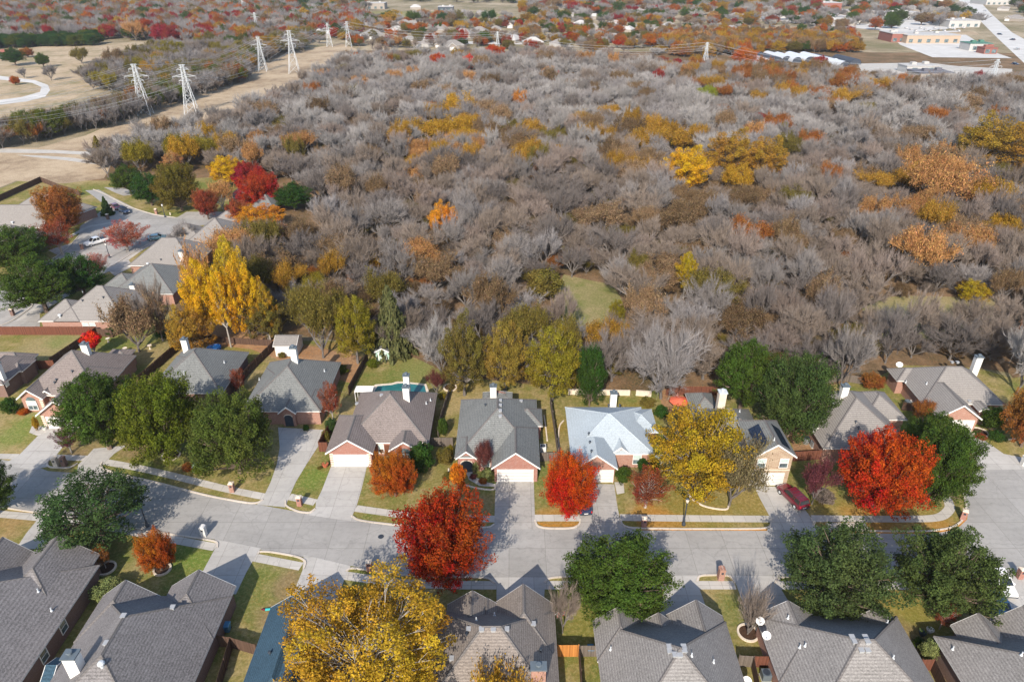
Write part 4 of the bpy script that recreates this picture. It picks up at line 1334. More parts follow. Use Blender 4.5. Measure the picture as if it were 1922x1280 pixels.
def proto_bare(name, seed, spread, up, kids, ntw, tw, twl, bark='bark_grey', leaves=0, leaf_size=0.05, levels=5, hgt=0.16, upb=0.6, ratio=0.72):
    segs = branches(seed, levels, spread, up, 0.42, 0.05, ratio, kids, height=hgt, start=0.35)
    # normalise to height 1, crown radius 1
    pts = np.array([tuple(s[1]) for s in segs])
    r = np.percentile(np.hypot(pts[:, 0], pts[:, 1]), 96); z = np.percentile(pts[:, 2], 99.5) + twl * 0.5
    sc = Vector((1 / r, 1 / r, 1 / z))
    segs = [(Vector((s[0].x * sc.x, s[0].y * sc.y, s[0].z * sc.z)), Vector((s[1].x * sc.x, s[1].y * sc.y, s[1].z * sc.z)), s[2], s[3], s[4]) for s in segs]
    Vt, Tt = segs_to_np(segs, 0, 3, 5)
    trunk = mesh_np(name + '_trunk', Vt, 4, Tt, [M[bark]])
    Vb, Tb = segs_to_np([(a, b, max(c * 0.5, 0.0035), max(d * 0.4, 0.002), l) for a, b, c, d, l in segs], 3, 9, 3)
    Vw, Tw, tip = twigs_np(segs, levels - 2, ntw, tw, seed + 7, twl, upb)
    parts = [(Vb, 4, Tb, 0), (Vw, 3, Tw, 0)]
    mats = [M['twig']]
    if leaves:
        rng = np.random.default_rng(seed)
        ii = rng.integers(0, len(tip), leaves)
        pos = tip[ii] + rng.normal(0, 0.03, (leaves, 3))
        Vl = cards(rng, pos, unit(pos - np.array([0, 0, 0.5])), leaf_size)
        Tl = np.stack([rng.uniform(0, 1, leaves), rng.uniform(0, 1, leaves)], 1)
        parts.append((Vl, 4, Tl, 1)); mats.append(M['leaf'])
    crown = join_np(name + '_crown', parts, mats)
    PROTO[name] = dict(trunk=trunk, crown=crown, leafy=False)

# evergreen oaks
proto_leafy('oak1', 11, 340, 135, 0.027, 'oak', 0.20, clump_r=0.125, airy=0.4, radial=1.9, shell=0.55, inner=0.25)
proto_leafy('oak2', 12, 310, 140, 0.027, 'oak', 0.18, clump_r=0.13, airy=0.5, radial=2.0, shell=0.55, inner=0.22)
proto_leafy('oak_airy', 13, 190, 140, 0.030, 'oak', 0.26, clump_r=0.15, airy=0.6, shell=0.6, inner=0.06, radial=1.8)
proto_leafy('dense1', 14, 400, 120, 0.027, 'round', 0.10, clump_r=0.12, airy=0.3, up=0.5, flat=1.0, radial=2.1, shell=0.6)
# red / orange street trees, upward tufts
proto_leafy('tuft1', 21, 400, 135, 0.0235, 'vase', 0.16, clump_r=0.115, airy=0.4, up=0.9, flat=1.2, aspect=1.9, radial=2.3, shell=0.5)
proto_leafy('tuft2', 22, 420, 130, 0.024, 'round', 0.12, clump_r=0.12, airy=0.4, up=0.8, flat=1.1, aspect=1.8, radial=2.2, shell=0.55)
proto_leafy('tuft_airy', 23, 190, 90, 0.027, 'vase', 0.24, bark='bark_pale', clump_r=0.12, airy=0.6, up=0.8, flat=1.2, inner=0.25, radial=2.0)
# golden trees
proto_leafy('gold1', 31, 240, 150, 0.027, 'round', 0.20, bark='bark_grey', clump_r=0.145, airy=0.6, inner=0.2, radial=1.5)
proto_leafy('gold2', 32, 180, 110, 0.034, 'tall', 0.30, bark='bark_pale', clump_r=0.15, airy=0.6, inner=0.2, radial=1.5)
proto_leafy('pecan', 33, 420, 190, 0.0185, 'oak', 0.30, bark='bark_pale', clump_r=0.105, airy=0.75, shell=0.4, inner=0.08, radial=1.5)
proto_leafy('slim', 34, 90, 60, 0.085, 'tall', 0.14, bark='bark_pale', clump_r=0.34, up=0.8, flat=0.5)
# shrubs
proto_leafy('shrub', 41, 110, 60, 0.07, 'bush', 0.0, clump_r=0.26, airy=0.2)
# bare and half bare trees
BK = (5, 4, 4, 4, 3)
proto_bare('bare1', 51, 0.62, 0.9, BK, 12500, 0.0058, 0.17)
proto_bare('bare2', 52, 0.80, 0.6, BK, 12500, 0.0058, 0.16)
proto_bare('bare3', 53, 0.45, 1.1, (6, 4, 4, 4, 3), 12500, 0.0058, 0.18)
proto_bare('bare4', 54, 0.72, 0.8, (4, 5, 4, 4, 3), 12500, 0.0058, 0.16)
proto_bare('bare_wide', 55, 1.0, 0.35, (7, 5, 4, 4, 3), 15000, 0.0045, 0.14, bark='bark_grey')
proto_bare('bare_vase', 56, 0.30, 1.5, (9, 5, 3, 2, 2), 2200, 0.010, 0.28, bark='bark_grey', hgt=0.05)
proto_bare('half1', 61, 0.70, 0.7, BK, 7500, 0.006, 0.15, leaves=8500, leaf_size=0.026)
proto_bare('half2', 62, 0.55, 0.9, BK, 8500, 0.006, 0.16, leaves=6500, leaf_size=0.026)
proto_bare('half3', 63, 0.85, 0.5, BK, 6000, 0.006, 0.14, leaves=15000, leaf_size=0.025, bark='bark_grey')
proto_bare('half_pale', 64, 0.6, 0.9, BK, 4600, 0.008, 0.15, leaves=2600, leaf_size=0.034, bark='bark_pale')

def proto_conifer(name, seed, tiers, per):
    rng = np.random.default_rng(seed)
    P_, O_ = [], []
    for i in range(tiers):
        f = i / tiers
        z = 0.06 + 0.92 * f
        r = (1 - f) ** 0.85 * (1.0 + 0.12 * math.sin(i * 2.3)) + 0.03
        nb = max(5, int(14 * (1 - f)) + 4)
        az0 = rng.uniform(0, 6.28)
        for j in range(nb):
            az = az0 + 2 * math.pi * (j + rng.uniform(-.2, .2)) / nb
            R_ = r * rng.uniform(0.8, 1.1)
            k = int(per * (0.4 + R_))
            t = rng.uniform(0.1, 1, k) ** 0.7
            w = rng.normal(0, 0.055, k) * (1.2 - t * 0.6)
            x = np.cos(az) * R_ * t - np.sin(az) * w; y = np.sin(az) * R_ * t + np.cos(az) * w
            zz = z - 0.05 * t ** 2 + rng.normal(0, 0.006, k) - np.abs(w) * 0.15
            P_.append(np.stack([x, y, zz], 1)); O_.append(np.tile([np.cos(az) * 0.5, np.sin(az) * 0.5, 0.6], (k, 1)))
    pos = np.concatenate(P_); out = np.concatenate(O_)
    V = cards(rng, pos, out, 0.06, 1.8, 0.0, 0.45)
    T = np.stack([rng.uniform(0, 1, len(pos)), rng.uniform(0.2, 0.9, len(pos))], 1)
    crown = mesh_np(name + '_crown', V, 4, T, [M['leaf']])
    Vt, Tt = segs_to_np([(Vector((0, 0, 0)), Vector((0, 0, 0.95)), 0.07, 0.01, 0)], 0, 9, 6)
    PROTO[name] = dict(trunk=mesh_np(name + '_trunk', Vt, 4, Tt, [M['bark']]), crown=crown, leafy=True)
proto_conifer('conifer', 71, 22, 46)
proto_conifer('cedar', 72, 13, 60)

C_ = {
    'oakgreen': (0.056, 0.092, 0.012), 'olivegreen': (0.10, 0.122, 0.009), 'darkgreen': (0.032, 0.075, 0.010), 'bluegreen': (0.045, 0.082, 0.022),
    'red': (0.29, 0.028, 0.004), 'fire': (0.42, 0.052, 0.004), 'crimson': (0.27, 0.018, 0.018), 'scarlet': (0.58, 0.025, 0.008), 'brick': (0.26, 0.06, 0.025), 'maroon': (0.14, 0.045, 0.038),
    'orange': (0.36, 0.095, 0.009), 'rust': (0.28, 0.105, 0.025), 'pinkish': (0.40, 0.13, 0.10), 'burgundy': (0.13, 0.038, 0.045),
    'yellow': (0.55, 0.315, 0.012), 'gold': (0.38, 0.22, 0.02), 'deepgold': (0.32, 0.18, 0.025), 'olive': (0.15, 0.12, 0.025), 'yellowolive': (0.21, 0.17, 0.016),
    'peach': (0.38, 0.20, 0.075), 'tan': (0.235, 0.155, 0.085), 'brown': (0.175, 0.115, 0.06), 'palegreen': (0.20, 0.23, 0.08), 'conifer': (0.115, 0.12, 0.045),
    'grey': (0.20, 0.182, 0.172), 'greyblue': (0.22, 0.205, 0.202), 'greybrown': (0.195, 0.158, 0.13), 'dkgrey': (0.15, 0.13, 0.12), 'palegrey': (0.275, 0.26, 0.25),
    'mauve': (0.2, 0.14, 0.14), 'rosy': (0.215, 0.172, 0.148),
}
TREES = {}
def make_tree(proto, label, cat, loc, r, h, color, group=None, name='tree', rz=None, kids=True, stretch=1.0):
    pr = PROTO[proto]
    col = (*C_[color], 1) if isinstance(color, str) else (*color, 1)
    key = (proto, name)
    if rz is None: rz = random.Random(int(loc[0] * 131 + loc[1] * 17)).uniform(0, 6.28)
    root = thing(name, label, cat, loc, rz, group)
    root.scale = (r, r * stretch, h)
    t = bpy.data.objects.new('trunk', pr['trunk']); COL.objects.link(t); t.parent = root
    c = bpy.data.objects.new('crown' if proto != 'shrub' else 'foliage', pr['crown']); COL.objects.link(c); c.parent = root
    c.color = col; t.color = col
    return root

def tree(proto, label, base, wpx, top, color, cat='tree', name='tree', group=None, hmul=1.0, rz=None, stretch=1.0):
    """base: photo pixel of the foot, wpx crown width in photo pixels, top: photo row of the top"""
    b = P(base[0], base[1])
    # the crown's far edge shows above its top when seen from above: fit radius first
    h0 = 6.0
    for _ in range(4):
        s = pxm(Vector((b.x, b.y, h0 * 0.55)))
        r = wpx / 2 / s * (0.92 if PROTO[proto]['leafy'] and 'conifer' not in proto else 1.0)
        lo, hi = 0.3, 30.0
        for _ in range(30):
            m = (lo + hi) / 2
            # ellipsoid crown: test a few points of its upper outline
            c = m * 0.55; hz = m * 0.45
            y = min(proj(Vector((b.x, b.y + r * math.sin(a) * 0.9, c + hz * math.cos(a))))[1] for a in (0, 0.3, 0.6, 0.9, 1.2))
            if y > top: lo = m
            else: hi = m
        h0 = m
    return make_tree(proto, label, cat, (b.x, b.y, 0), r, h0 * hmul, color, group, name, rz, stretch=stretch)

# ------------------------------------------------------------------ garden and street trees
T_ = tree
T_('oak1', 'dark green oak standing over the pale driveway of the arched window house', (207, 842), 150, 700, 'oakgreen')
T_('dense1', 'olive green tree with a stone ring round its foot on the north lawn', (321, 858), 158, 706, 'olivegreen')
T_('dense1', 'dense olive green tree right beside the curved side drive', (452, 888), 158, 738, (0.085, 0.11, 0.018))
T_('oak2', 'dark green oak cut by the left edge beside the street', (-8, 968), 110, 862, 'oakgreen')
T_('oak_airy', 'open branched green oak overhanging the sidewalk near the lower left lamp', (190, 1014), 205, 886, 'bluegreen')
T_('tuft2', 'small orange red tree in a white stone ring on the lower left lawn', (304, 1070), 70, 994, 'orange')
T_('tuft_airy', 'thin brownish sapling in a pale ring beside the lower left house', (199, 1066), 34, 1022, 'rust')
T_('tuft2', 'round orange tree on the lawn of the brown house by the pool', (743, 930), 90, 846, 'orange')
T_('slim', 'slim young orange tree with white trunk before the centre grey house', (862, 932), 34, 864, (0.55, 0.17, 0.012))
T_('tuft1', 'large deep red tree on the near side of the street', (836, 1100), 200, 928, 'red')
T_('tuft2', 'bright flame red round tree beside the driveway of the pale blue roof', (1067, 968), 104, 852, 'fire')
T_('tuft_airy', 'thin rusty red tree on the leaf strewn lawn below the pale blue roof', (1211, 952), 92, 876, 'brick')
T_('gold1', 'big yellow green tree with a thick pale trunk beside the stone house', (1302, 926), 192, 756, (0.31, 0.205, 0.012))
T_('half2', 'small olive leaved tree in the garden bed under the big yellow tree', (1323, 943), 60, 862, 'olive')
T_('half2', 'twin trunked grey tree with few green leaves before the stone house', (1368, 950), 112, 826, (0.17, 0.14, 0.07))
T_('half2', 'small purple brown tree on the lawn right of the red suv', (1524, 946), 66, 866, 'burgundy')
T_('tuft2', 'huge scarlet and orange round tree before the taupe shingled house', (1637, 955), 162, 808, (0.38, 0.038, 0.005))
T_('dense1', 'tall dark green tree between the scarlet tree and the turning circle', (1746, 942), 130, 800, 'oakgreen')
T_('oak1', 'shorter green oak close behind the tall one near the corner drive', (1742, 872), 118, 778, 'oakgreen')
T_('oak1', 'large dark green oak behind the stone house, left one of the pair', (1388, 770), 118, 640, 'oakgreen')
T_('dense1', 'large dense green oak behind the stone house, right one of the pair', (1478, 818), 150, 668, (0.055, 0.085, 0.02))
T_('tuft2', 'rusty orange tree at the right edge beside the corner driveway', (1916, 838), 92, 722, 'rust')
T_('shrub', 'small green ornamental tree at the corner house entry', (1857, 808), 44, 760, 'oakgreen', cat='shrub', name='shrub')
T_('oak1', 'wide green oak on the near side of the street under the pale blue roof', (1152, 1152), 216, 996, 'oakgreen', stretch=0.8)
T_('oak2', 'wide green oak with a pale leaning trunk by the dish covered roof', (1552, 1140), 214, 984, (0.06, 0.088, 0.025))
T_('oak1', 'broad green oak shading the lower right corner lawn', (1752, 1150), 196, 990, (0.062, 0.09, 0.022), stretch=0.9)
T_('tuft_airy', 'small red maple beside the lower right house', (1763, 1180), 44, 1124, 'brick')
T_('bare_vase', 'bare vase shaped tree between the two bottom right roofs', (1403, 1190), 74, 1084, 'greybrown')
T_('bare1', 'small bare tree beside the right eave of the twin gabled house', (1056, 1188), 52, 1090, 'greybrown')
T_('half1', 'small red brown tree in the entry bed of the centre grey house', (911, 892), 38, 828, 'maroon')
T_('slim', 'bright scarlet small tree behind the arched window house', (180, 668), 40, 618, 'scarlet')
T_('tuft_airy', 'small burgundy tree between the first two driveways', (135, 850), 48, 796, 'burgundy')
T_('conifer', 'tall pale green conifer behind the green garden shed', (738, 661), 92, 528, 'conifer')
T_('dense1', 'narrow dark evergreen at the back of the pale blue roofed house', (1106, 762), 58, 652, 'darkgreen')
T_('gold1', 'leafy yellow green tree between the centre grey house and the woods', (1036, 752), 112, 606, 'yellowolive')
T_('gold1', 'olive brown tree behind the left corner of the centre grey house', (872, 742), 92, 592, 'olive')
T_('gold1', 'olive tree behind the chimney of the centre grey house', (948, 738), 92, 598, (0.24, 0.165, 0.03))
T_('bare_wide', 'wide pale grey bare tree with clumps of green mistletoe behind the back fence', (1240, 748), 150, 584, 'greyblue')
T_('bare2', 'bare tree with a pale forked trunk beyond the pool', (831, 712), 96, 596, 'palegrey')
T_('gold1', 'yellow green tree behind the green garden shed', (672, 682), 84, 552, 'yellowolive')
T_('gold1', 'tall bright yellow cottonwood, front left of its group', (396, 636), 84, 484, 'yellow')
T_('gold2', 'yellow cottonwood between the front left and the right ones', (434, 652), 48, 500, 'yellow')
T_('gold2', 'low golden cottonwood at the right end of its group', (508, 640), 46, 530, 'gold')
T_('gold1', 'tall bright yellow cottonwood, right of its group', (472, 640), 76, 476, 'yellow')
T_('gold2', 'yellow green cottonwood rising behind the other two', (452, 610), 62, 444, (0.42, 0.29, 0.02))
T_('half_pale', 'pale twigged tree beside the yellow cottonwoods', (390, 600), 66, 462, 'peach')
T_('half3', 'olive brown tree at the side of the lowest taupe roof', (262, 660), 100, 560, 'tan')
T_('bare2', 'grey bare tree over the garden with stepping stones', (306, 640), 70, 522, 'greybrown')
T_('gold1', 'golden brown tree over the back fence of the mottled grey house', (366, 662), 90, 572, 'deepgold')
T_('gold1', 'brown olive tree left of the white roofed shed', (505, 640), 80, 548, 'olive')
T_('half2', 'olive tree with leaning trunks right of the white shed', (607, 672), 96, 546, 'olive')
T_('tuft_airy', 'rusty thin tree between the garage side drive and the brown house', (626, 792), 46, 716, 'brick')
T_('tuft_airy', 'small orange brown tree beside the mottled grey house wall', (452, 740), 32, 690, 'brick')
T_('half2', 'maroon leaved small tree beside the swimming pool', (820, 742), 36, 696, 'maroon')
T_('tuft2', 'orange rounded shrub tree behind the two taupe roofed houses', (1636, 728), 44, 700, 'rust')
T_('half1', 'red brown shrubby tree in the passage beside the corner house', (1730, 796), 44, 752, 'rust')
T_('bare2', 'bare tree with leaning white trunk behind the taupe shingled house', (1576, 730), 92, 606, 'grey')
T_('bare1', 'tall white limbed bare tree at the right edge of the woods', (1908, 740), 100, 580, 'palegrey')
T_('tuft1', 'huge orange tree beside the second street', (128, 446), 88, 350, 'rust')
T_('tuft_airy', 'spreading orange brown tree in front of the huge orange one', (118, 478), 72, 408, 'brick')
T_('tuft_airy', 'pink and orange tree beside the parked white pickup', (240, 472), 92, 414, (0.36, 0.085, 0.05))
T_('cedar', 'small dark conifer near the two parked cars', (203, 404), 26, 366, 'bluegreen')
T_('oak2', 'dark green oak at the left edge of the second street', (44, 506), 112, 428, 'oakgreen')
T_('oak1', 'wide dark green oak over the lower end of the second street', (88, 586), 134, 484, 'oakgreen')
T_('oak2', 'dark green oak behind the second roof from the red fence', (160, 556), 96, 482, 'darkgreen')
T_('tuft_airy', 'pink leaved small tree beside the second street lamp', (188, 518), 46, 474, 'pinkish')
T_('oak1', 'green oak at the head of the second street', (247, 366), 60, 312, 'oakgreen')
T_('oak2', 'green oak next to the olive and orange tree', (286, 386), 66, 328, 'darkgreen')
T_('dense1', 'olive and orange tree turning colour by the corner lamp', (342, 396), 86, 306, (0.13, 0.10, 0.015))
T_('tuft1', 'orange brown vase shaped tree with pale stems at the corner', (392, 412), 52, 356, 'brick')
T_('gold1', 'bright yellow tree at the edge of the woods near the dark red one', (430, 350), 68, 290, 'yellow')
T_('half_pale', 'peach coloured thin tree in front of the yellow one', (420, 396), 50, 334, 'peach')
T_('tuft2', 'dark crimson round tree beside the bright yellow tree', (468, 352), 60, 304, 'crimson')
T_('tuft2', 'deep red tree in front of the crimson one', (492, 392), 86, 320, (0.32, 0.025, 0.012))
T_('tuft2', 'brick red smaller tree at the left of the orange yellow tree', (452, 432), 46, 376, 'brick')
T_('gold1', 'orange yellow tree at the edge of the woods', (486, 436), 108, 380, (0.50, 0.19, 0.012))
T_('oak1', 'dark green tree at the edge of the woods beside the deep red tree', (553, 396), 70, 344, 'darkgreen')
T_('bare4', 'small rounded bare tree beside the low grey roof', (350, 466), 64, 416, 'grey')
T_('cedar', 'dark olive cedar where the gravel track meets the woods', (190, 300), 36, 252, 'olive')
for pr, lab, base, w, top, col in [
    ('oak1', 'dark green tree on the park lawn at the far left', (30, 124), 42, 92, 'darkgreen'), ('oak1', 'smaller green park tree right of the dark one', (83, 127), 26, 101, 'oakgreen'),
    ('half3', 'brownish park tree near the tan field', (154, 120), 36, 90, 'olive'), ('tuft2', 'rusty park tree behind the dark green one', (53, 108), 24, 90, 'rust'),
    ('bare1', 'small bare tree beside the curved park road', (46, 148), 22, 126, 'grey'), ('bare2', 'bare park tree right of the small one', (97, 152), 30, 120, 'grey'),
    ('tuft2', 'small orange tree inside the road loop', (30, 160), 18, 143, 'orange'), ('half3', 'dark olive tree below the park field', (180, 163), 24, 139, 'olive'),
    ('half3', 'wide brown tree at the upper edge of the hedgerow', (218, 132), 44, 92, 'brown'), ('bare4', 'broad bare tree above the hedgerow', (275, 125), 40, 96, 'greybrown'),
    ('half3', 'golden green tree at the bend of the hedgerow', (465, 134), 34, 104, 'deepgold'), ('bare_wide', 'tall pale limbed tree beyond the tan field', (256, 78), 44, 30, 'peach'),
    ('tuft2', 'large crimson tree beyond the tan field', (312, 84), 50, 44, 'crimson'), ('tuft2', 'orange round tree left of the far suburb', (339, 42), 26, 26, 'orange')]:
    T_(pr, lab, base, w, top, col)
# the huge tree in the foreground, its foot below the picture
b = P(683, 1210, 9.0)
r_ = 350 / 2 / pxm(Vector((b.x, b.y, 9)))
make_tree('pecan', 'huge golden yellow tree with pale branches in the foreground', 'tree', (b.x, b.y, 0), r_, 14.2, (0.42, 0.25, 0.02), None, 'tree', rz=1.0)
b = P(930, 1300, 5.0)
make_tree('half_pale', 'small sparse yellow tree top above the twin gabled roof', 'tree', (b.x, b.y, 0), 3.2, 8.6, 'gold', None, 'tree')
# clumps of mistletoe are the green balls in the pale bare tree
# shrubs
for base, w, top, col, lab in [
    ((793, 884), 52, 826, 'darkgreen', 'big round dark green shrub at the corner of the brown house'),
    ((23, 776), 34, 744, 'darkgreen', 'round green shrub beside the arched window'),
    ((46, 776), 26, 764, 'orange', 'low orange shrub under the arched window'),
    ((66, 765), 22, 752, 'olivegreen', 'low olive shrub beside the pale garage corner'),
    ((72, 808), 12, 780, 'gold', 'small golden bush at the garage corner'),
    ((354, 884), 22, 866, 'rust', 'small brown shrub beside the green utility box'),
    ((376, 888), 28, 868, 'olivegreen', 'green shrub beside the utility box'),
    ((210, 1120), 68, 1080, 'palegreen', 'pale green spreading shrub against the second bottom left house'),
    ((832, 818), 24, 782, 'oakgreen', 'small round green tree beside the fence gap'),
    ((835, 872), 36, 838, 'olive', 'olive shrub left of the centre grey house entry'),
    ((846, 860), 14, 832, 'yellowolive', 'yellow green shrub at the left wall of the centre grey house'),
    ((893, 884), 20, 862, 'palegreen', 'pale green shrub left of the entry path'),
    ((914, 898), 24, 876, 'palegreen', 'pale green shrub right of the entry path'),
    ((888, 898), 16, 888, 'maroon', 'low maroon shrub in the entry bed'),
    ((906, 906), 18, 896, 'rust', 'low rusty shrub at the front of the entry bed'),
    ((1170, 906), 34, 874, 'oakgreen', 'green shrub beside the pale blue house garage'),
    ((1205, 882), 22, 858, 'darkgreen', 'dark green shrub between the two front windows'),
    ((1228, 882), 22, 858, 'darkgreen', 'dark green shrub right of the front windows'),
    ((1240, 784), 30, 758, 'darkgreen', 'dark green shrub beside the paved back patio'),
    ((1215, 762), 34, 744, 'olive', 'olive shrub by the pale back wall'),
    ((623, 810), 26, 782, 'bluegreen', 'blue green shrub along the side fence'),
    ((612, 826), 20, 806, 'olive', 'olive shrub along the side fence'),
    ((575, 808), 14, 796, 'darkgreen', 'low dark shrub beneath the porch side window'),
    ((1545, 940), 46, 915, 'greybrown', 'low brown twiggy shrub under the purple brown tree'),
    ((1738, 1236), 40, 1196, 'palegreen', 'light green yucca like shrub beside the stepped gable house'),
    ((1724, 1212), 28, 1194, 'oakgreen', 'dark green shrub behind the yucca'),
    ((600, 880), 10, 874, 'olive', 'tiny shrub beside the orange pot'),
    ((830, 748), 20, 736, 'yellowolive', 'yellow green shrub beside the pool fence'),
    ((700, 690), 26, 672, 'olivegreen', 'green shrub left of the garden shed'),
    ((212, 628), 30, 612, 'darkgreen', 'dark green shrub at the corner of the taupe roof'),
    ((304, 634), 24, 618, 'darkgreen', 'dark green shrub in the stepping stone garden'),
    ((1725, 770), 36, 752, 'olive', 'olive shrub beside the corner house wall'),
    ((1840, 822), 24, 812, 'brick', 'low red shrub beside the corner driveway'),
    ((1868, 826), 34, 806, 'darkgreen', 'dark green shrub under the right edge orange tree'),
    ((840, 900), 20, 884, 'olive', 'small olive shrub in the edged bed'),
    ((530, 672), 16, 660, 'olive', 'small shrub behind the porch house'),
    ((640, 700), 30, 684, 'olivegreen', 'green shrub along the pool side fence'),
    ((6, 500), 30, 484, 'burgundy', 'burgundy bush at the left edge of the second street')]:
    T_('shrub', lab, base, w, top, col, cat='shrub', name='shrub')

# ------------------------------------------------------------------ woodland
def inside(x, y, poly):
    c = False
    j = len(poly) - 1
    for i in range(len(poly)):
        xi, yi = poly[i]; xj, yj = poly[j]
        if (yi > y) != (yj > y) and x < (xj - xi) * (y - yi) / (yj - yi) + xi:
            c = not c
        j = i
    return c
wood_px = [(425, 560), (440, 480), (470, 452), (540, 440), (600, 405), (580, 350), (470, 335), (380, 318), (250, 330), (200, 335), (175, 305), (215, 288), (325, 268), (440, 226), (510, 198), (600, 150), (665, 116), (1000, 112), (1430, 142), (1700, 168), (1922, 168), (2500, 215), (2500, 735), (1935, 722), (1905, 694), (1835, 676), (1680, 680), (1640, 704), (1560, 716), (1420, 722), (1345, 722), (1225, 724), (1130, 728), (1000, 716), (850, 694), (780, 664), (690, 645), (560, 622), (470, 600), (430, 575)]
WP = [(P(x, y).x, P(x, y).y) for x, y in wood_px]
holes = [[(1042, 518), (1100, 526), (1148, 535), (1172, 570), (1168, 638), (1066, 645), (1034, 560)],
         [(1630, 560), (1850, 562), (1865, 580), (1845, 610), (1800, 626), (1650, 622)],
         [(1385, 120), (1920, 95), (1920, 165), (1620, 160), (1400, 125)]]
holes.append([(436, 458), (550, 466), (615, 440), (640, 405), (600, 380), (560, 345), (500, 335), (430, 400)])
HP = [[(P(x, y).x, P(x, y).y) for x, y in h] for h in holes]
# patches of colour seen in the woods: pixel of the crown, radius in px, colour, share of trees
zones = [((600, 580), 170, ['olive', 'olive', 'deepgold', 'yellowolive', 'brown'], 0.75), ((900, 640), 150, ['olive', 'brown', 'olive', 'deepgold'], 0.5),
         ((620, 470), 120, ['brown', 'tan', 'brown', 'rust'], 0.3), ((350, 290), 130, ['olive', 'yellowolive', 'tan', 'peach', 'gold'], 0.6), ((820, 260), 110, ['gold', 'peach', 'deepgold', 'tan'], 0.55),
         ((1000, 260), 90, ['deepgold', 'brown', 'olive'], 0.5), ((1180, 260), 120, ['deepgold', 'tan', 'deepgold', 'brown'], 0.5), ((1290, 270), 60, ['deepgold'], 0.5),
         ((1750, 360), 130, ['peach', 'tan', 'deepgold'], 0.6), ((1900, 380), 110, ['tan', 'gold', 'brown'], 0.55), ((1320, 400), 160, ['brown', 'tan', 'brown', 'rust'], 0.3),
         ((1500, 560), 150, ['rosy', 'tan', 'olive'], 0.3), ((1500, 640), 170, ['brown', 'olive', 'rosy'], 0.45), ((1750, 470), 140, ['tan', 'peach', 'rosy'], 0.3),
         ((1150, 600), 80, ['olive', 'deepgold'], 0.4), ((1000, 500), 90, ['brown', 'olive', 'tan'], 0.35), ((740, 330), 120, ['rosy', 'tan', 'brown'], 0.3),
         ((1400, 60), 200, ['tan', 'rust', 'deepgold', 'peach', 'brown'], 0.75), ((1600, 90), 160, ['deepgold', 'rust', 'tan', 'brown'], 0.8), ((1450, 95), 150, ['deepgold', 'rust', 'brown'], 0.7),
         ((1050, 330), 200, ['dkgrey', 'greybrown'], 0.4)]
rg = random.Random(4)
xs = [p[0] for p in WP]; ys = [p[1] for p in WP]
x0, x1, y0, y1 = min(xs), max(xs), min(ys), max(ys)
grid = {}
pts = []
def far_ok(x, y, d):
    gx, gy = int(x // 9), int(y // 9)
    for i in range(gx - 2, gx + 3):
        for j in range(gy - 2, gy + 3):
            for (a, b_, dd) in grid.get((i, j), ()):
                if (a - x) ** 2 + (b_ - y) ** 2 < ((d + dd) / 2) ** 2: return False
    return True
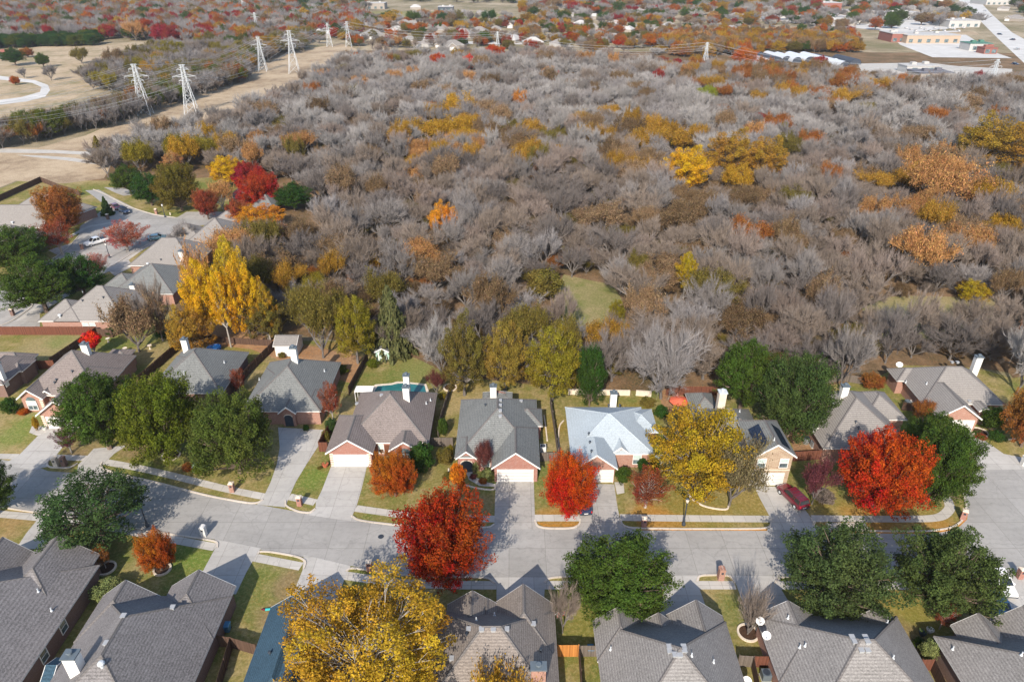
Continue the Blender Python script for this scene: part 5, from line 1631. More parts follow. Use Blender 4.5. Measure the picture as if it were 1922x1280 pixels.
special = [  # singled-out woodland trees: proto, foot px, width px, top row, colour, label
    ('gold1', (836, 444), 68, 386, (0.60, 0.24, 0.015), 'vivid orange yellow tree alone in the middle of the grey woods'),
    ('gold1', (1284, 360), 92, 282, 'yellow', 'bright golden tree left of the wide golden brown crown'),
    ('gold1', (1366, 336), 100, 252, 'deepgold', 'golden brown crown, left half of the widest golden pair'),
    ('gold1', (1430, 338), 88, 262, 'deepgold', 'golden brown crown, right half of the widest golden pair'),
    ('gold1', (1858, 318), 150, 226, (0.28, 0.17, 0.02), 'wide olive gold tree at the right edge of the woods'),
    ('half3', (1745, 392), 136, 306, 'peach', 'broad peach brown tree below the olive gold one'),
    ('gold2', (1282, 560), 46, 482, (0.34, 0.23, 0.012), 'narrow yellow tree standing among bare trees near the clearing'),
    ('gold1', (1820, 568), 58, 528, (0.36, 0.25, 0.015), 'low yellow bushy tree beside the right clearing'),
    ('half3', (1378, 368), 66, 318, 'gold', 'golden half bare tree below the wide golden brown crown'),
    ('half3', (1262, 290), 88, 244, 'deepgold', 'olive brown crown above the bright golden tree'),
    ('half3', (976, 206), 38, 174, (0.48, 0.2, 0.04), 'orange crown among pale grey trees in the far woods'),
    ('gold1', (704, 506), 26, 480, (0.6, 0.34, 0.03), 'tiny yellow treetop left of the centre of the woods'),
    ('tuft2', (1425, 240), 38, 215, 'crimson', 'crimson tree among grey crowns in the upper right woods'),
    ('gold1', (1432, 258), 40, 230, 'orange', 'orange tree just below the crimson one'),
    ('gold1', (1466, 262), 24, 232, 'yellowolive', 'yellow green tree right of the crimson one'),
    ('tuft2', (614, 158), 20, 140, 'fire', 'small bright red tree near the grass strip'),
    ('tuft2', (668, 124), 28, 102, 'orange', 'orange tree where the woods meet the far suburb'), ('tuft2', (824, 134), 34, 104, 'fire', 'bright red tree at the far rim of the woods'),
    ('tuft2', (880, 134), 24, 106, 'scarlet', 'scarlet tree right of the bright red one at the rim'), ('tuft2', (928, 116), 44, 88, 'fire', 'wide orange red tree below the slim white pylon'),
    ('gold1', (860, 118), 40, 94, 'deepgold', 'golden tree between the two rim red trees'), ('tuft2', (1010, 118), 30, 102, 'brick', 'brick red tree on the rim right of the slim pylon'),
    ('tuft2', (1395, 124), 50, 94, (0.45, 0.13, 0.015), 'wide burnt orange tree left of the greenhouses'), ('tuft2', (1536, 132), 30, 108, 'crimson', 'dark crimson tree before the greenhouse row'),
    ('tuft2', (1456, 134), 24, 118, 'crimson', 'low crimson tree under the left greenhouses'), ('tuft2', (1830, 166), 22, 136, 'crimson', 'crimson tree left of the tall steel pylon'),
    ('tuft2', (1242, 126), 26, 108, 'brick', 'brick red tree at the far rim right of centre'), ('tuft2', (1270, 132), 20, 112, 'crimson', 'small crimson tree beside the brick red rim tree'),
    ('cedar', (800, 144), 12, 128, 'olivegreen', 'tiny green cedar below the bright red rim tree'), ('cedar', (865, 162), 12, 142, 'olivegreen', 'tiny green cedar in the pale grey woods'),
    ('tuft2', (1046, 156), 16, 136, 'scarlet', 'small scarlet tree alone in the pale grey woods'),
    ('tuft2', (1233, 164), 26, 134, 'crimson', 'dark red tree with green side in the far woods'),
    ('tuft2', (1325, 196), 42, 165, (0.24, 0.26, 0.02), 'bright yellow green tree in the pale grey woods'),
    ('tuft2', (1498, 184), 18, 168, 'scarlet', 'small red tree right of the yellow green one'),
    ('half3', (868, 262), 66, 222, 'gold', 'golden crown on the rise of the woods'),
    ('half3', (820, 268), 90, 228, 'gold', 'wide golden crown left of the other golden one'),
    ('half3', (1195, 528), 50, 480, 'olive', 'olive half bare tree beside the first clearing'),
    ('gold1', (1155, 610), 36, 566, 'yellowolive', 'yellow green tree at the right rim of the first clearing'),
    ('shrub', (1020, 560), 80, 505, 'olive', 'wide olive thicket at the left rim of the first clearing'),
    ('bare3', (1640, 490), 60, 410, 'greybrown', 'feathery bare tree with peach tips left of the peach brown tree'),
    ('half3', (1130, 440), 110, 388, 'tan', 'fan shaped bare tree with a tan cap of leaves'),
    ('gold2', (330, 330), 40, 288, 'peach', 'peach tree behind the second street at the wood edge'),
    ('half3', (265, 325), 60, 272, 'yellowolive', 'yellow olive tree at the wood edge behind the second street'),
    ('half3', (350, 318), 60, 262, 'gold', 'golden peach tree at the wood edge'),
]
for pr, base, w, top, col, lab in special:
    o = T_(pr, lab, base, w, top, col)
    gx, gy = int(o.location.x // 9), int(o.location.y // 9)
    o.scale[2] *= 1.12
    grid.setdefault((gx, gy), []).append((o.location.x, o.location.y, o.scale[0] * 1.9))
    grid.setdefault((int(o.location.x // 9), int((o.location.y - o.scale[0] * 1.3) // 9)), []).append((o.location.x, o.location.y - o.scale[0] * 1.3, o.scale[0] * 1.1))
while_n = 0
for k in range(90000):
    x = rg.uniform(x0, x1); y = rg.uniform(y0, y1)
    if abs(x) > y * 0.80 + 75: continue
    if not inside(x, y, WP): continue
    if any(inside(x, y, h) for h in HP): continue
    D = math.hypot(x, y)
    d = rg.uniform(4.4, 7.6) * (1.0 if D < 300 else 1.1)
    if not far_ok(x, y, d): continue
    grid.setdefault((int(x // 9), int(y // 9)), []).append((x, y, d))
    pts.append((x, y, d))
pts.sort(key=lambda p: p[1] * p[1] + p[0] * p[0] * 0.5)
def pick(x, y, d):
    px, py = proj(Vector((x, y, 7)))
    w = 0.15 if py > 330 else 0.11; cols = ['brown', 'tan', 'olive', 'tan', 'brown', 'peach', 'rust']
    for (c, rad, cl, sh) in zones:
        q = ((px - c[0]) ** 2 + ((py - c[1]) * 1.6) ** 2) ** 0.5 / rad
        if q < 1 and sh * 0.95 * (1.15 - q * 0.8) > w:
            w = sh * 0.95 * (1.15 - q * 0.8); cols = cl
    if rg.random() < w:
        c = rg.choice(cols)
        k = rg.choice(['half1', 'half2', 'half3', 'half3'])
        if c in ('dkgrey', 'greybrown', 'rosy'): k = rg.choice(['bare1', 'bare2', 'bare4'])
    else:
        c = rg.choices(['grey', 'greyblue', 'greybrown', 'dkgrey', 'palegrey', 'rosy'], [4, 2.5, 1.5, 0.5, 7, 1] if py < 270 else [4, 1.5, 7, 2.5, 0.0, 2])[0]
        k = rg.choice(['bare1', 'bare2', 'bare3', 'bare4'])
    kk = rg.uniform(0.82, 1.18); col = tuple(v * kk for v in C_[c])
    return k, c, col
stuff = []
nb = nl = 0
LB = {'grey': 'grey bare tree standing in the woodland behind the houses', 'greyblue': 'bluish grey bare tree in the woodland behind the houses', 'greybrown': 'brownish grey bare tree in the woodland behind the houses',
      'dkgrey': 'dark grey bare tree in the woodland behind the houses', 'palegrey': 'pale grey bare tree in the woodland behind the houses', 'rosy': 'rosy grey bare tree in the woodland behind the houses'}
for x, y, d in pts:
    k, c, col = pick(x, y, d)
    r = d * rg.uniform(0.70, 0.95); h = rg.uniform(5.5, 11.5) * (0.75 + d / 24)
    px, py = proj(Vector((x, y, h)))
    vis = -60 < px < 1982 and py < 1280
    bare = k.startswith('bare')
    if vis and bare and nb < 285:
        nb += 1
        make_tree(k, LB[c], 'bare tree', (x, y, 0), r, h, col, LB[c].replace(' tree', ' trees', 1), 'bare_tree', rz=rg.uniform(0, 6.28))
    elif vis and not bare and nl < 190:
        nl += 1
        nm = {'tan': 'tan', 'olive': 'olive green', 'deepgold': 'dull gold', 'yellowolive': 'yellow olive', 'brown': 'brown', 'gold': 'golden', 'peach': 'peach coloured', 'rust': 'rusty orange'}[c]
        lb = nm + ' leaved half bare tree in the woodland behind the houses'
        make_tree(k, lb, 'tree', (x, y, 0), r, h, col, lb.replace(' tree', ' trees', 1), 'woodland_tree', rz=rg.uniform(0, 6.28))
    else:
        stuff.append((x, y, k, r, h, col, rg.uniform(0, 6.28)))

for k in range(8000):
    x = rg.uniform(x0, x1); y = rg.uniform(y0, y1)
    if y > 300 or abs(x) > y * 0.80 + 75 or not inside(x, y, WP) or any(inside(x, y, h) for h in HP): continue
    c = rg.choices(['brown', 'greybrown', 'olive', 'tan', 'rust'], [5, 5, 3, 2, 1])[0]
    kk = rg.uniform(.6, 1)
    stuff.append((x, y, rg.choice(['half1', 'half2', 'bare4']), rg.uniform(1.6, 3.0), rg.uniform(2.2, 4.6), tuple(v * kk for v in C_[c]), rg.uniform(0, 6.28)))
# ---- hedgerow woods along the power line and the distant wooded suburb
def scatter(poly_px, spacing, protos, cols, hr, rr, seed, into, thin=1.0, ground=False):
    rr_ = random.Random(seed)
    W = [(P(x, y).x, P(x, y).y) for x, y in poly_px]
    a0, a1 = min(p[0] for p in W), max(p[0] for p in W); b0, b1 = min(p[1] for p in W), max(p[1] for p in W)
    n = int((a1 - a0) * (b1 - b0) / spacing ** 2 * thin)
    for _ in range(n):
        x = rr_.uniform(a0, a1); y = rr_.uniform(b0, b1)
        if abs(x) > y * 0.80 + 75 or not inside(x, y, W): continue
        px, py = proj(Vector((x, y, 0)))
        if any(inside(px, py, e) for e in KEEP): continue
        c = rr_.choices([c for c, w in cols], [w for c, w in cols])[0]
        pl = protos
        k = rr_.choice(['bare1', 'bare2', 'bare4'] if c in ('grey', 'greyblue', 'greybrown', 'dkgrey', 'palegrey', 'rosy') else pl)
        r = rr_.uniform(*rr); h = rr_.uniform(*hr)
        kk = rr_.uniform(0.8, 1.15)
        into.append((x, y, k, r, h, tuple(v * kk for v in C_[c]), rr_.uniform(0, 6.28)))
KEEP = [[(1600, 60), (1960, 40), (2100, 175), (1890, 175), (1880, 150), (1620, 146)], [(1770, -20), (1860, -20), (1960, 60), (2080, 170), (1900, 160), (1850, 60), (1800, 20)],
        [(690, 2), (980, 8), (980, 36), (690, 36)], [(1425, 100), (1640, 100), (1640, 128), (1425, 128)]]
LG = ['tuft2', 'gold1', 'half3', 'oak1']
hedge = []
scatter([(-300, 300), (-20, 268), (160, 225), (290, 185), (430, 118), (480, 112), (470, 150), (330, 200), (220, 238), (100, 262), (-20, 285), (-300, 330)], 4.4, ['half1', 'half3', 'oak2'],
        [('grey', 4), ('greyblue', 3), ('greybrown', 3), ('olive', 3), ('olivegreen', 1.5), ('tan', 1), ('rust', .5)], (6.5, 10.5), (3, 5), 5, hedge, 1.25)
scatter([(160, 150), (300, 95), (470, 95), (560, 70), (590, 75), (570, 100), (480, 125), (430, 128), (300, 188), (170, 170)], 6, ['half1', 'half3', 'oak2'],
        [('grey', 4), ('greybrown', 3), ('olive', 2), ('dkgrey', 2), ('yellowolive', 1), ('deepgold', 1), ('greyblue', 3)], (7, 11), (3.8, 5.8), 6, hedge, 1.0)
scatter([(0, 84), (185, 76), (190, 86), (0, 92), (-200, 110), (-200, 96)], 6, ['oak1', 'dense1'], [('darkgreen', 4), ('olivegreen', 1)], (6, 9), (3.5, 5), 7, hedge, 1.6)
far = []
# belt of orange and tan trees above the greenhouses
scatter([(1210, 88), (1230, 66), (1480, 72), (1640, 84), (1700, 128), (1640, 134), (1430, 104), (1300, 112)], 8.5, ['gold1', 'half3', 'tuft2'],
        [('deepgold', 5), ('tan', 4), ('rust', 2), ('orange', 1.5), ('peach', 2.5), ('greybrown', 2), ('gold', 1), ('brown', 2), ('grey', 1)], (7, 10), (4, 6), 21, far, 1.1)
# top left woods
scatter([(-700, 76), (0, 80), (190, 74), (360, 92), (450, 98), (560, 68), (620, 72), (700, 60), (700, 30), (400, 12), (0, 4), (-700, 0)], 10.5, LG,
        [('grey', 5), ('greyblue', 6), ('greybrown', 3), ('rosy', 1.5), ('palegrey', 6), ('rust', 1), ('orange', 2.4), ('crimson', 1.4), ('gold', .8), ('brick', .8), ('tan', 3), ('red', 1), ('deepgold', 1), ('oakgreen', 1.6), ('olive', 1.2)], (8, 13), (4.5, 7), 8, far, 1.0)
# suburb with coloured trees
scatter([(560, 78), (640, 92), (1000, 96), (1420, 112), (1620, 128), (1700, 140), (1922, 150), (2300, 180), (2300, 60), (1900, 70), (1600, 60), (1300, 40), (1000, 44), (600, 50)], 12.5, LG,
        [('grey', 5), ('greybrown', 5), ('palegrey', 4), ('tan', 4), ('rust', 1.6), ('orange', 3), ('red', 1.6), ('crimson', .9), ('gold', 1), ('deepgold', 2), ('gold', .8), ('oakgreen', 2.6), ('olive', 2.4), ('peach', 1.5), ('brick', .7)], (5.5, 9), (3.6, 6), 9, far, 0.72)
scatter([(-300, 6), (600, 52), (1300, 42), (1700, 60), (2300, 60), (2300, -40), (-300, -40)], 19, LG,
        [('greyblue', 5), ('grey', 4), ('palegrey', 5), ('tan', 3), ('rust', .8), ('crimson', 1), ('orange', 2), ('gold', 1), ('oakgreen', 3), ('darkgreen', 1.6), ('olive', 1.6), ('deepgold', 1), ('brick', 1.2), ('peach', 1)], (8, 13), (6, 9.5), 10, far, 0.8)

# inst prototypes: trunk + crown in one mesh, instanced by one woodland object
inst_names = ['bare1', 'bare2', 'bare3', 'bare4', 'half1', 'half2', 'half3', 'tuft2', 'gold1', 'oak1', 'oak2', 'dense1']
def lighten(me, keep, seed, grow=1.0):
    """a coarser copy for distant trees"""
    return me
inst_col = bpy.data.collections.new('woodland_sources')
inst_obj = {}
for i, nme in enumerate(inst_names):
    bm = bmesh.new(); bm.from_mesh(PROTO[nme]['crown'])
    n0 = len(bm.faces)
    bm.from_mesh(PROTO[nme]['trunk'])
    bm.faces.ensure_lookup_table()
    leaf_slots = len(PROTO[nme]['crown'].materials)
    for f in bm.faces[n0:]: f.material_index = leaf_slots
    me = bpy.data.meshes.new(nme + '_woodland'); bm.to_mesh(me); bm.free()
    if PROTO[nme]['leafy']: me.materials.append(M['leaf_inst'])
    else:
        me.materials.append(M['twig_inst'])
        if leaf_slots > 1: me.materials.append(M['leaf_inst'])
    me.materials.append(PROTO[nme]['trunk'].materials[0])
    inst_obj[nme] = bpy.data.objects.new('%02d_%s' % (i, nme), me)
    inst_col.objects.link(inst_obj[nme])

def woodland(name, label, items):
    me = bpy.data.meshes.new(name)
    n = len(items)
    me.vertices.add(n)
    me.vertices.foreach_set('co', np.array([(a[0], a[1], 0.0) for a in items], np.float32).ravel())
    def att(nm, ty, key, arr):
        at = me.attributes.new(nm, ty, 'POINT'); at.data.foreach_set(key, np.asarray(arr).ravel())
    att('tsc', 'FLOAT_VECTOR', 'vector', np.array([(a[3], a[3], a[4]) for a in items], np.float32))
    att('trot', 'FLOAT_VECTOR', 'vector', np.array([(0, 0, a[6]) for a in items], np.float32))
    att('tidx', 'INT', 'value', np.array([inst_names.index(a[2]) for a in items], np.int32))
    att('tcol', 'FLOAT_COLOR', 'color', np.array([(*a[5], 1) for a in items], np.float32))
    o = bpy.data.objects.new(name, me); COL.objects.link(o)
    ng = bpy.data.node_groups.new(name + '_nodes', 'GeometryNodeTree')
    ng.interface.new_socket('Geometry', in_out='INPUT', socket_type='NodeSocketGeometry')
    ng.interface.new_socket('Geometry', in_out='OUTPUT', socket_type='NodeSocketGeometry')
    N = ng.nodes; Lk = ng.links
    gi = N.new('NodeGroupInput'); go = N.new('NodeGroupOutput')
    mp = N.new('GeometryNodeMeshToPoints')
    ci = N.new('GeometryNodeCollectionInfo'); ci.inputs['Collection'].default_value = inst_col; ci.inputs['Separate Children'].default_value = True
    ip = N.new('GeometryNodeInstanceOnPoints'); ip.inputs['Pick Instance'].default_value = True
    def na(nm, ty):
        x = N.new('GeometryNodeInputNamedAttribute'); x.data_type = ty; x.inputs['Name'].default_value = nm; return x.outputs['Attribute']
    Lk.new(gi.outputs[0], mp.inputs['Mesh']); Lk.new(mp.outputs[0], ip.inputs['Points'])
    Lk.new(ci.outputs[0], ip.inputs['Instance']); Lk.new(na('tidx', 'INT'), ip.inputs['Instance Index'])
    Lk.new(na('trot', 'FLOAT_VECTOR'), ip.inputs['Rotation']); Lk.new(na('tsc', 'FLOAT_VECTOR'), ip.inputs['Scale'])
    Lk.new(ip.outputs[0], go.inputs[0])
    md = o.modifiers.new('woodland', 'NODES'); md.node_group = ng
    tag(o, label, 'woodland', kind='stuff')
    return o
woodland('woodland', 'grey and brown woodland of bare trees stretching behind the houses', stuff)
woodland('hedgerow_woodland', 'belt of mixed trees along the power line grass strip', hedge)
woodland('distant_woodland', 'distant mixed autumn trees of the far suburb', far)
print('trees:', nb, nl, len(stuff), len(hedge), len(far))
# ------------------------------------------------------------------ fences and walls
def fence(label, pts, h=1.8, mat='wood_red', name='fence', cat='fence', cap=True, rail=True, picket=0.14, group=None):
    W = [P(x, y) for x, y in pts]
    o0 = W[0]
    root = thing(name, label, cat, (o0.x, o0.y, 0), 0, group)
    pn = MB(); ps = MB(); rl = MB()
    for a, b in zip(W, W[1:]):
        d = b - a; L = d.length
        if L < 0.2: continue
        d.normalize(); n = Vector((-d.y, d.x, 0))
        ang = math.atan2(d.y, d.x)
        a0 = a - o0
        k = max(1, int(L / picket))
        st = L / k
        rr = random.Random(int(L * 100))
        for i in range(k):
            c = a0 + d * (i + 0.5) * st
            hh = h + rr.uniform(-0.025, 0.025)
            w = st * 0.46; t = 0.012
            dx, dy = d * w, n * t
            p = [c - dx - dy, c + dx - dy, c + dx + dy, c - dx + dy]
            vs = [(q.x, q.y, 0.03) for q in p] + [(q.x, q.y, hh) for q in p]
            pn.add(vs, [(0, 1, 5, 4), (1, 2, 6, 5), (2, 3, 7, 6), (3, 0, 4, 7), (4, 5, 6, 7)])
        m = max(1, round(L / 2.4))
        for i in range(m + 1):
            c = a0 + d * (L * i / m) + n * 0.07
            ps.box(c.x - 0.045, c.y - 0.045, 0, c.x + 0.045, c.y + 0.045, h + 0.02, rz=ang)
        for z in (0.35, h * 0.55, h - 0.25):
            p0 = a0 + n * 0.045; p1 = a0 + d * L + n * 0.045
            rl.add([(p0.x - n.x * .02, p0.y - n.y * .02, z), (p1.x - n.x * .02, p1.y - n.y * .02, z), (p1.x + n.x * .02, p1.y + n.y * .02, z), (p0.x + n.x * .02, p0.y + n.y * .02, z),
                    (p0.x - n.x * .02, p0.y - n.y * .02, z + .09), (p1.x - n.x * .02, p1.y - n.y * .02, z + .09), (p1.x + n.x * .02, p1.y + n.y * .02, z + .09), (p0.x + n.x * .02, p0.y + n.y * .02, z + .09)],
                   [(0, 1, 5, 4), (2, 3, 7, 6), (4, 5, 6, 7), (0, 3, 2, 1)])
    pn.build('pickets', M[mat], root)
    ps.build('posts', M[mat], root)['kind'] = 'stuff'
    rl.build('rails', M[mat], root)
    return root
fence('long reddish brown board fence at the top of the left back lawn', [(-60, 629), (184, 629)], 1.9, 'wood_red')
fence('dark board fence running down beside the left back lawn to the brown house', [(184, 629), (97, 688)], 1.8, 'wood_brown')
fence('short red board fence between the left edge house and its neighbour', [(57, 694), (104, 692)], 1.8, 'wood_red')
fence('short weathered fence right of the scarlet small tree', [(184, 630), (212, 634)], 1.7, 'wood_brown')
fence('pale rail fence behind the stepping stone garden', [(322, 640), (354, 646)], 1.6, 'wood_brown')
fence('dark fence between the arched window house and the mottled grey house', [(346, 648), (262, 722)], 1.8, 'wood_brown')
fence('dark low fence along the woods behind the mottled grey house', [(354, 640), (512, 650)], 1.4, 'wood_brown')
fence('brown fence between the mottled grey house and the porch house', [(516, 655), (470, 700), (440, 738)], 1.8, 'wood_brown')
fence('dark fence between the porch house and the pool', [(690, 676), (655, 742)], 1.8, 'wood_brown')
fence('red brown fence down beside the curved side drive', [(622, 808), (600, 846)], 1.8, 'wood_red')
fence('short red fence across the gap left of the double garage', [(600, 848), (616, 848)], 1.8, 'wood_red')
fence('weathered fence between the pool and the centre grey house', [(850, 722), (828, 792), (822, 822)], 1.7, 'wood_grey')
fence('weathered grey fence across the gap beside the dark round shrub', [(803, 838), (850, 838)], 1.7, 'wood_grey')
fence('dark fence between the centre grey house and the pale blue roof', [(1032, 756), (1047, 858)], 1.7, 'wood_grey')
fence('weathered fence across the gap right of the centre garage', [(1014, 866), (1050, 864)], 1.6, 'wood_grey')
fence('bright wooden back fence behind the patio with the red umbrella', [(1250, 742), (1345, 742)], 1.8, 'wood_red')
fence('orange brown fence panel between the stone house and the scarlet tree', [(1487, 866), (1548, 862)], 1.8, 'wood_red')
fence('dark fence along the left wall of the taupe shingled house', [(1512, 806), (1548, 862)], 1.6, 'wood_brown')
fence('pale grey curved fence at the foot of the woods behind the taupe house', [(1542, 722), (1580, 715), (1620, 722)], 1.5, 'wood_grey')
fence('dark fence between the taupe house and the corner house', [(1692, 770), (1712, 772)], 1.6, 'wood_brown')
fence('bright orange fence beside the bottom left corner house', [(46, 1268), (74, 1262)], 1.9, 'wood_orange')
fence('dark fence with pale rails across the gap below the second bottom left house', [(404, 1212), (437, 1216), (484, 1230)], 1.8, 'wood_brown')
fence('dark side fence running down from the gap fence', [(437, 1216), (412, 1300)], 1.8, 'wood_brown')
fence('bright orange fence panels right of the twin gabled house', [(1046, 1232), (1085, 1232)], 1.9, 'wood_orange')
fence('dark fence with pale rails joining the orange panels', [(1086, 1232), (1122, 1232)], 1.8, 'wood_grey')
fence('thin dark fence running down between the two bottom centre lawns', [(1086, 1234), (1092, 1320)], 1.8, 'wood_brown')
fence('red brown gate fence beside the dish covered roof', [(1412, 1252), (1442, 1252)], 1.8, 'wood_red')
fence('grey rail fence left of the red brown gate fence', [(1384, 1250), (1411, 1252)], 1.8, 'wood_grey')
fence('dark side fence below the red brown gate', [(1410, 1254), (1424, 1320)], 1.8, 'wood_brown')
fence('red brown fence left of the stepped gable house', [(1724, 1258), (1746, 1258)], 1.8, 'wood_red')
fence('dark long side fence of the stepped gable house', [(1746, 1258), (1775, 1320)], 1.8, 'wood_brown')
fence('dark long fence behind the houses at the far left street end', [(-140, 440), (0, 378), (78, 342)], 1.8, 'wood_brown')
fence('brown fence from the dark corner to the head of the second street', [(78, 342), (112, 356), (150, 368)], 1.8, 'wood_brown')

def wall_thing(label, pts, h, mat, t=0.25, name='garden_wall', cat='wall'):
    W = [P(x, y) for x, y in pts]; o0 = W[0]
    root = thing(name, label, cat, (o0.x, o0.y, 0))
    m = MB(); c = MB()
    for a, b in zip(W, W[1:]):
        d = (b - a); L = d.length; d.normalize(); ang = math.atan2(d.y, d.x); mid = (a + b) / 2 - o0
        m.box(mid.x - L / 2, mid.y - t / 2, 0, mid.x + L / 2, mid.y + t / 2, h, rz=ang)
        c.box(mid.x - L / 2, mid.y - t / 2 - 0.05, h + 0.002, mid.x + L / 2, mid.y + t / 2 + 0.05, h + 0.1, rz=ang)
    m.build('wall', M[mat], root); c.build('coping', M['cream'], root)
wall_thing('low pale stone wall behind the pale blue roofed house', [(1066, 740), (1182, 742)], 0.9, 'cream')
wall_thing('short pale stone wall right of the gap in the back wall', [(1193, 742), (1222, 744)], 0.9, 'cream')

# ------------------------------------------------------------------ street lamps
def lamp(label, base, top, globe='white_old', name='street_lamp'):
    b = P(*base); h = height_to(b, top)
    root = thing(name, label, 'street lamp', (b.x, b.y, 0))
    m = MB()
    m.lathe([(0.26, 0), (0.26, 0.25), (0.17, 0.45), (0.14, 0.95), (0.09, 1.05), (0.075, h - 0.95), (0.13, h - 0.9), (0.13, h - 0.82)], 0, 0, 10)
    m.build('post', M['metal_dark'], root)
    m = MB(); m.lathe([(0.12, h - 0.82), (0.21, h - 0.6), (0.22, h - 0.35), (0.14, h - 0.2)], 0, 0, 10); g_ = m.build('lamp_globe', M[globe], root, smooth=True)
    m = MB(); m.lathe([(0.24, h - 0.22), (0.12, h - 0.08), (0.03, h - 0.03), (0.03, h)], 0, 0, 10); m.build('lamp_cap', M['metal_dark'], root)
    return root
lamp('dark street lamp on the grass strip near the white mailbox', (277, 988), 940)
lamp('dark street lamp with a pale globe below the big yellow tree', (1283, 985), 934, 'cream')
lamp('dark lamp post at the corner of the second street', (310, 408), 382)
lamp('thin dark lamp post beside the parked white pickup', (206, 484), 455)

# ------------------------------------------------------------------ mailboxes
def mailbox(label, base, mat, h=1.45, w=0.62, arch=False, rz=0.0):
    b = P(*base)
    root = thing('mailbox', label, 'mailbox', (b.x, b.y, 0), rz)
    m = MB(); m.box(-w / 2, -w / 2, 0, w / 2, w / 2, h)
    m.build('pillar', M[mat], root)
    m = MB()
    if arch:
        n = 8
        pts = [(-w / 2 - .04, h + 0.003)] + [(-(w / 2 + .04) * math.cos(math.pi * i / n), h + 0.05 + (w / 2) * 0.7 * math.sin(math.pi * i / n)) for i in range(n + 1)] + [(w / 2 + .04, h + 0.003)]
        for s in (-1, 1): m.poly([(x, s * (w / 2 + .03), z) for x, z in (pts if s < 0 else pts[::-1])])
        for p, q in zip(pts, pts[1:]): m.quad((p[0], -w / 2 - .03, p[1]), (q[0], -w / 2 - .03, q[1]), (q[0], w / 2 + .03, q[1]), (p[0], w / 2 + .03, p[1]))
    else:
        m.box(-w / 2 - 0.05, -w / 2 - 0.05, h + 0.002, w / 2 + 0.05, w / 2 + 0.05, h + 0.1)
        m.add([(-w / 2 - .05, -w / 2 - .05, h + .1), (w / 2 + .05, -w / 2 - .05, h + .1), (w / 2 + .05, w / 2 + .05, h + .1), (-w / 2 - .05, w / 2 + .05, h + .1), (0, 0, h + .28)], [(0, 1, 4), (1, 2, 4), (2, 3, 4), (3, 0, 4)])
    m.build('cap', M[mat if arch else ('cream' if mat != 'white_old' else mat)], root)
    m = MB(); m.box(-0.13, -w / 2 - 0.06, h - 0.45, 0.13, -w / 2 - 0.002, h - 0.2); m.build('letter_box', M['metal_dark'], root)
mailbox('pale brick mailbox pillar on the grass strip left of the curved drive', (437, 922), 'brick_pink')
mailbox('red brick mailbox pillar between the two centre left driveways', (563, 948), 'brick_red')
mailbox('red brick mailbox pillar on the leaf covered strip', (1208, 988), 'brick_red', arch=False)
mailbox('red brick mailbox pillar next to the deep red street tree', (694, 1070), 'brick_red')
mailbox('tan arched mailbox pillar on the small near side island', (1352, 1086), 'brick_pink', 1.6, 0.7, True)
mailbox('red brick mailbox pillar at the corner by the turning circle', (1806, 974), 'brick_red', rz=-0.5)
mailbox('white mailbox pillar near the lower left street lamp', (384, 1005), 'white_old', arch=True)
mailbox('pale mailbox pillar, left one of the pair on the grass island', (107, 875), 'cream', arch=True)
mailbox('brown brick mailbox pillar, right one of the pair on the grass island', (122, 874), 'brick_brown', arch=True)
mailbox('brown mailbox pillar on the lower verge of the second street', (25, 592), 'brick_brown')
mailbox('red brick mailbox pillar at the right edge of the near sidewalk', (1912, 1084), 'brick_red')
mailbox('red brick mailbox pillar beside the corner lamp of the second street', (294, 402), 'brick_pink')
mailbox('tan mailbox pillar beside the parked white pickup', (155, 468), 'brick_pink')
mailbox('grey mailbox pillar on the green verge below the small conifer', (203, 412), 'brick_brown')
mailbox('white mailbox pillar at the right edge beside the corner driveway', (1920, 872), 'white_old')

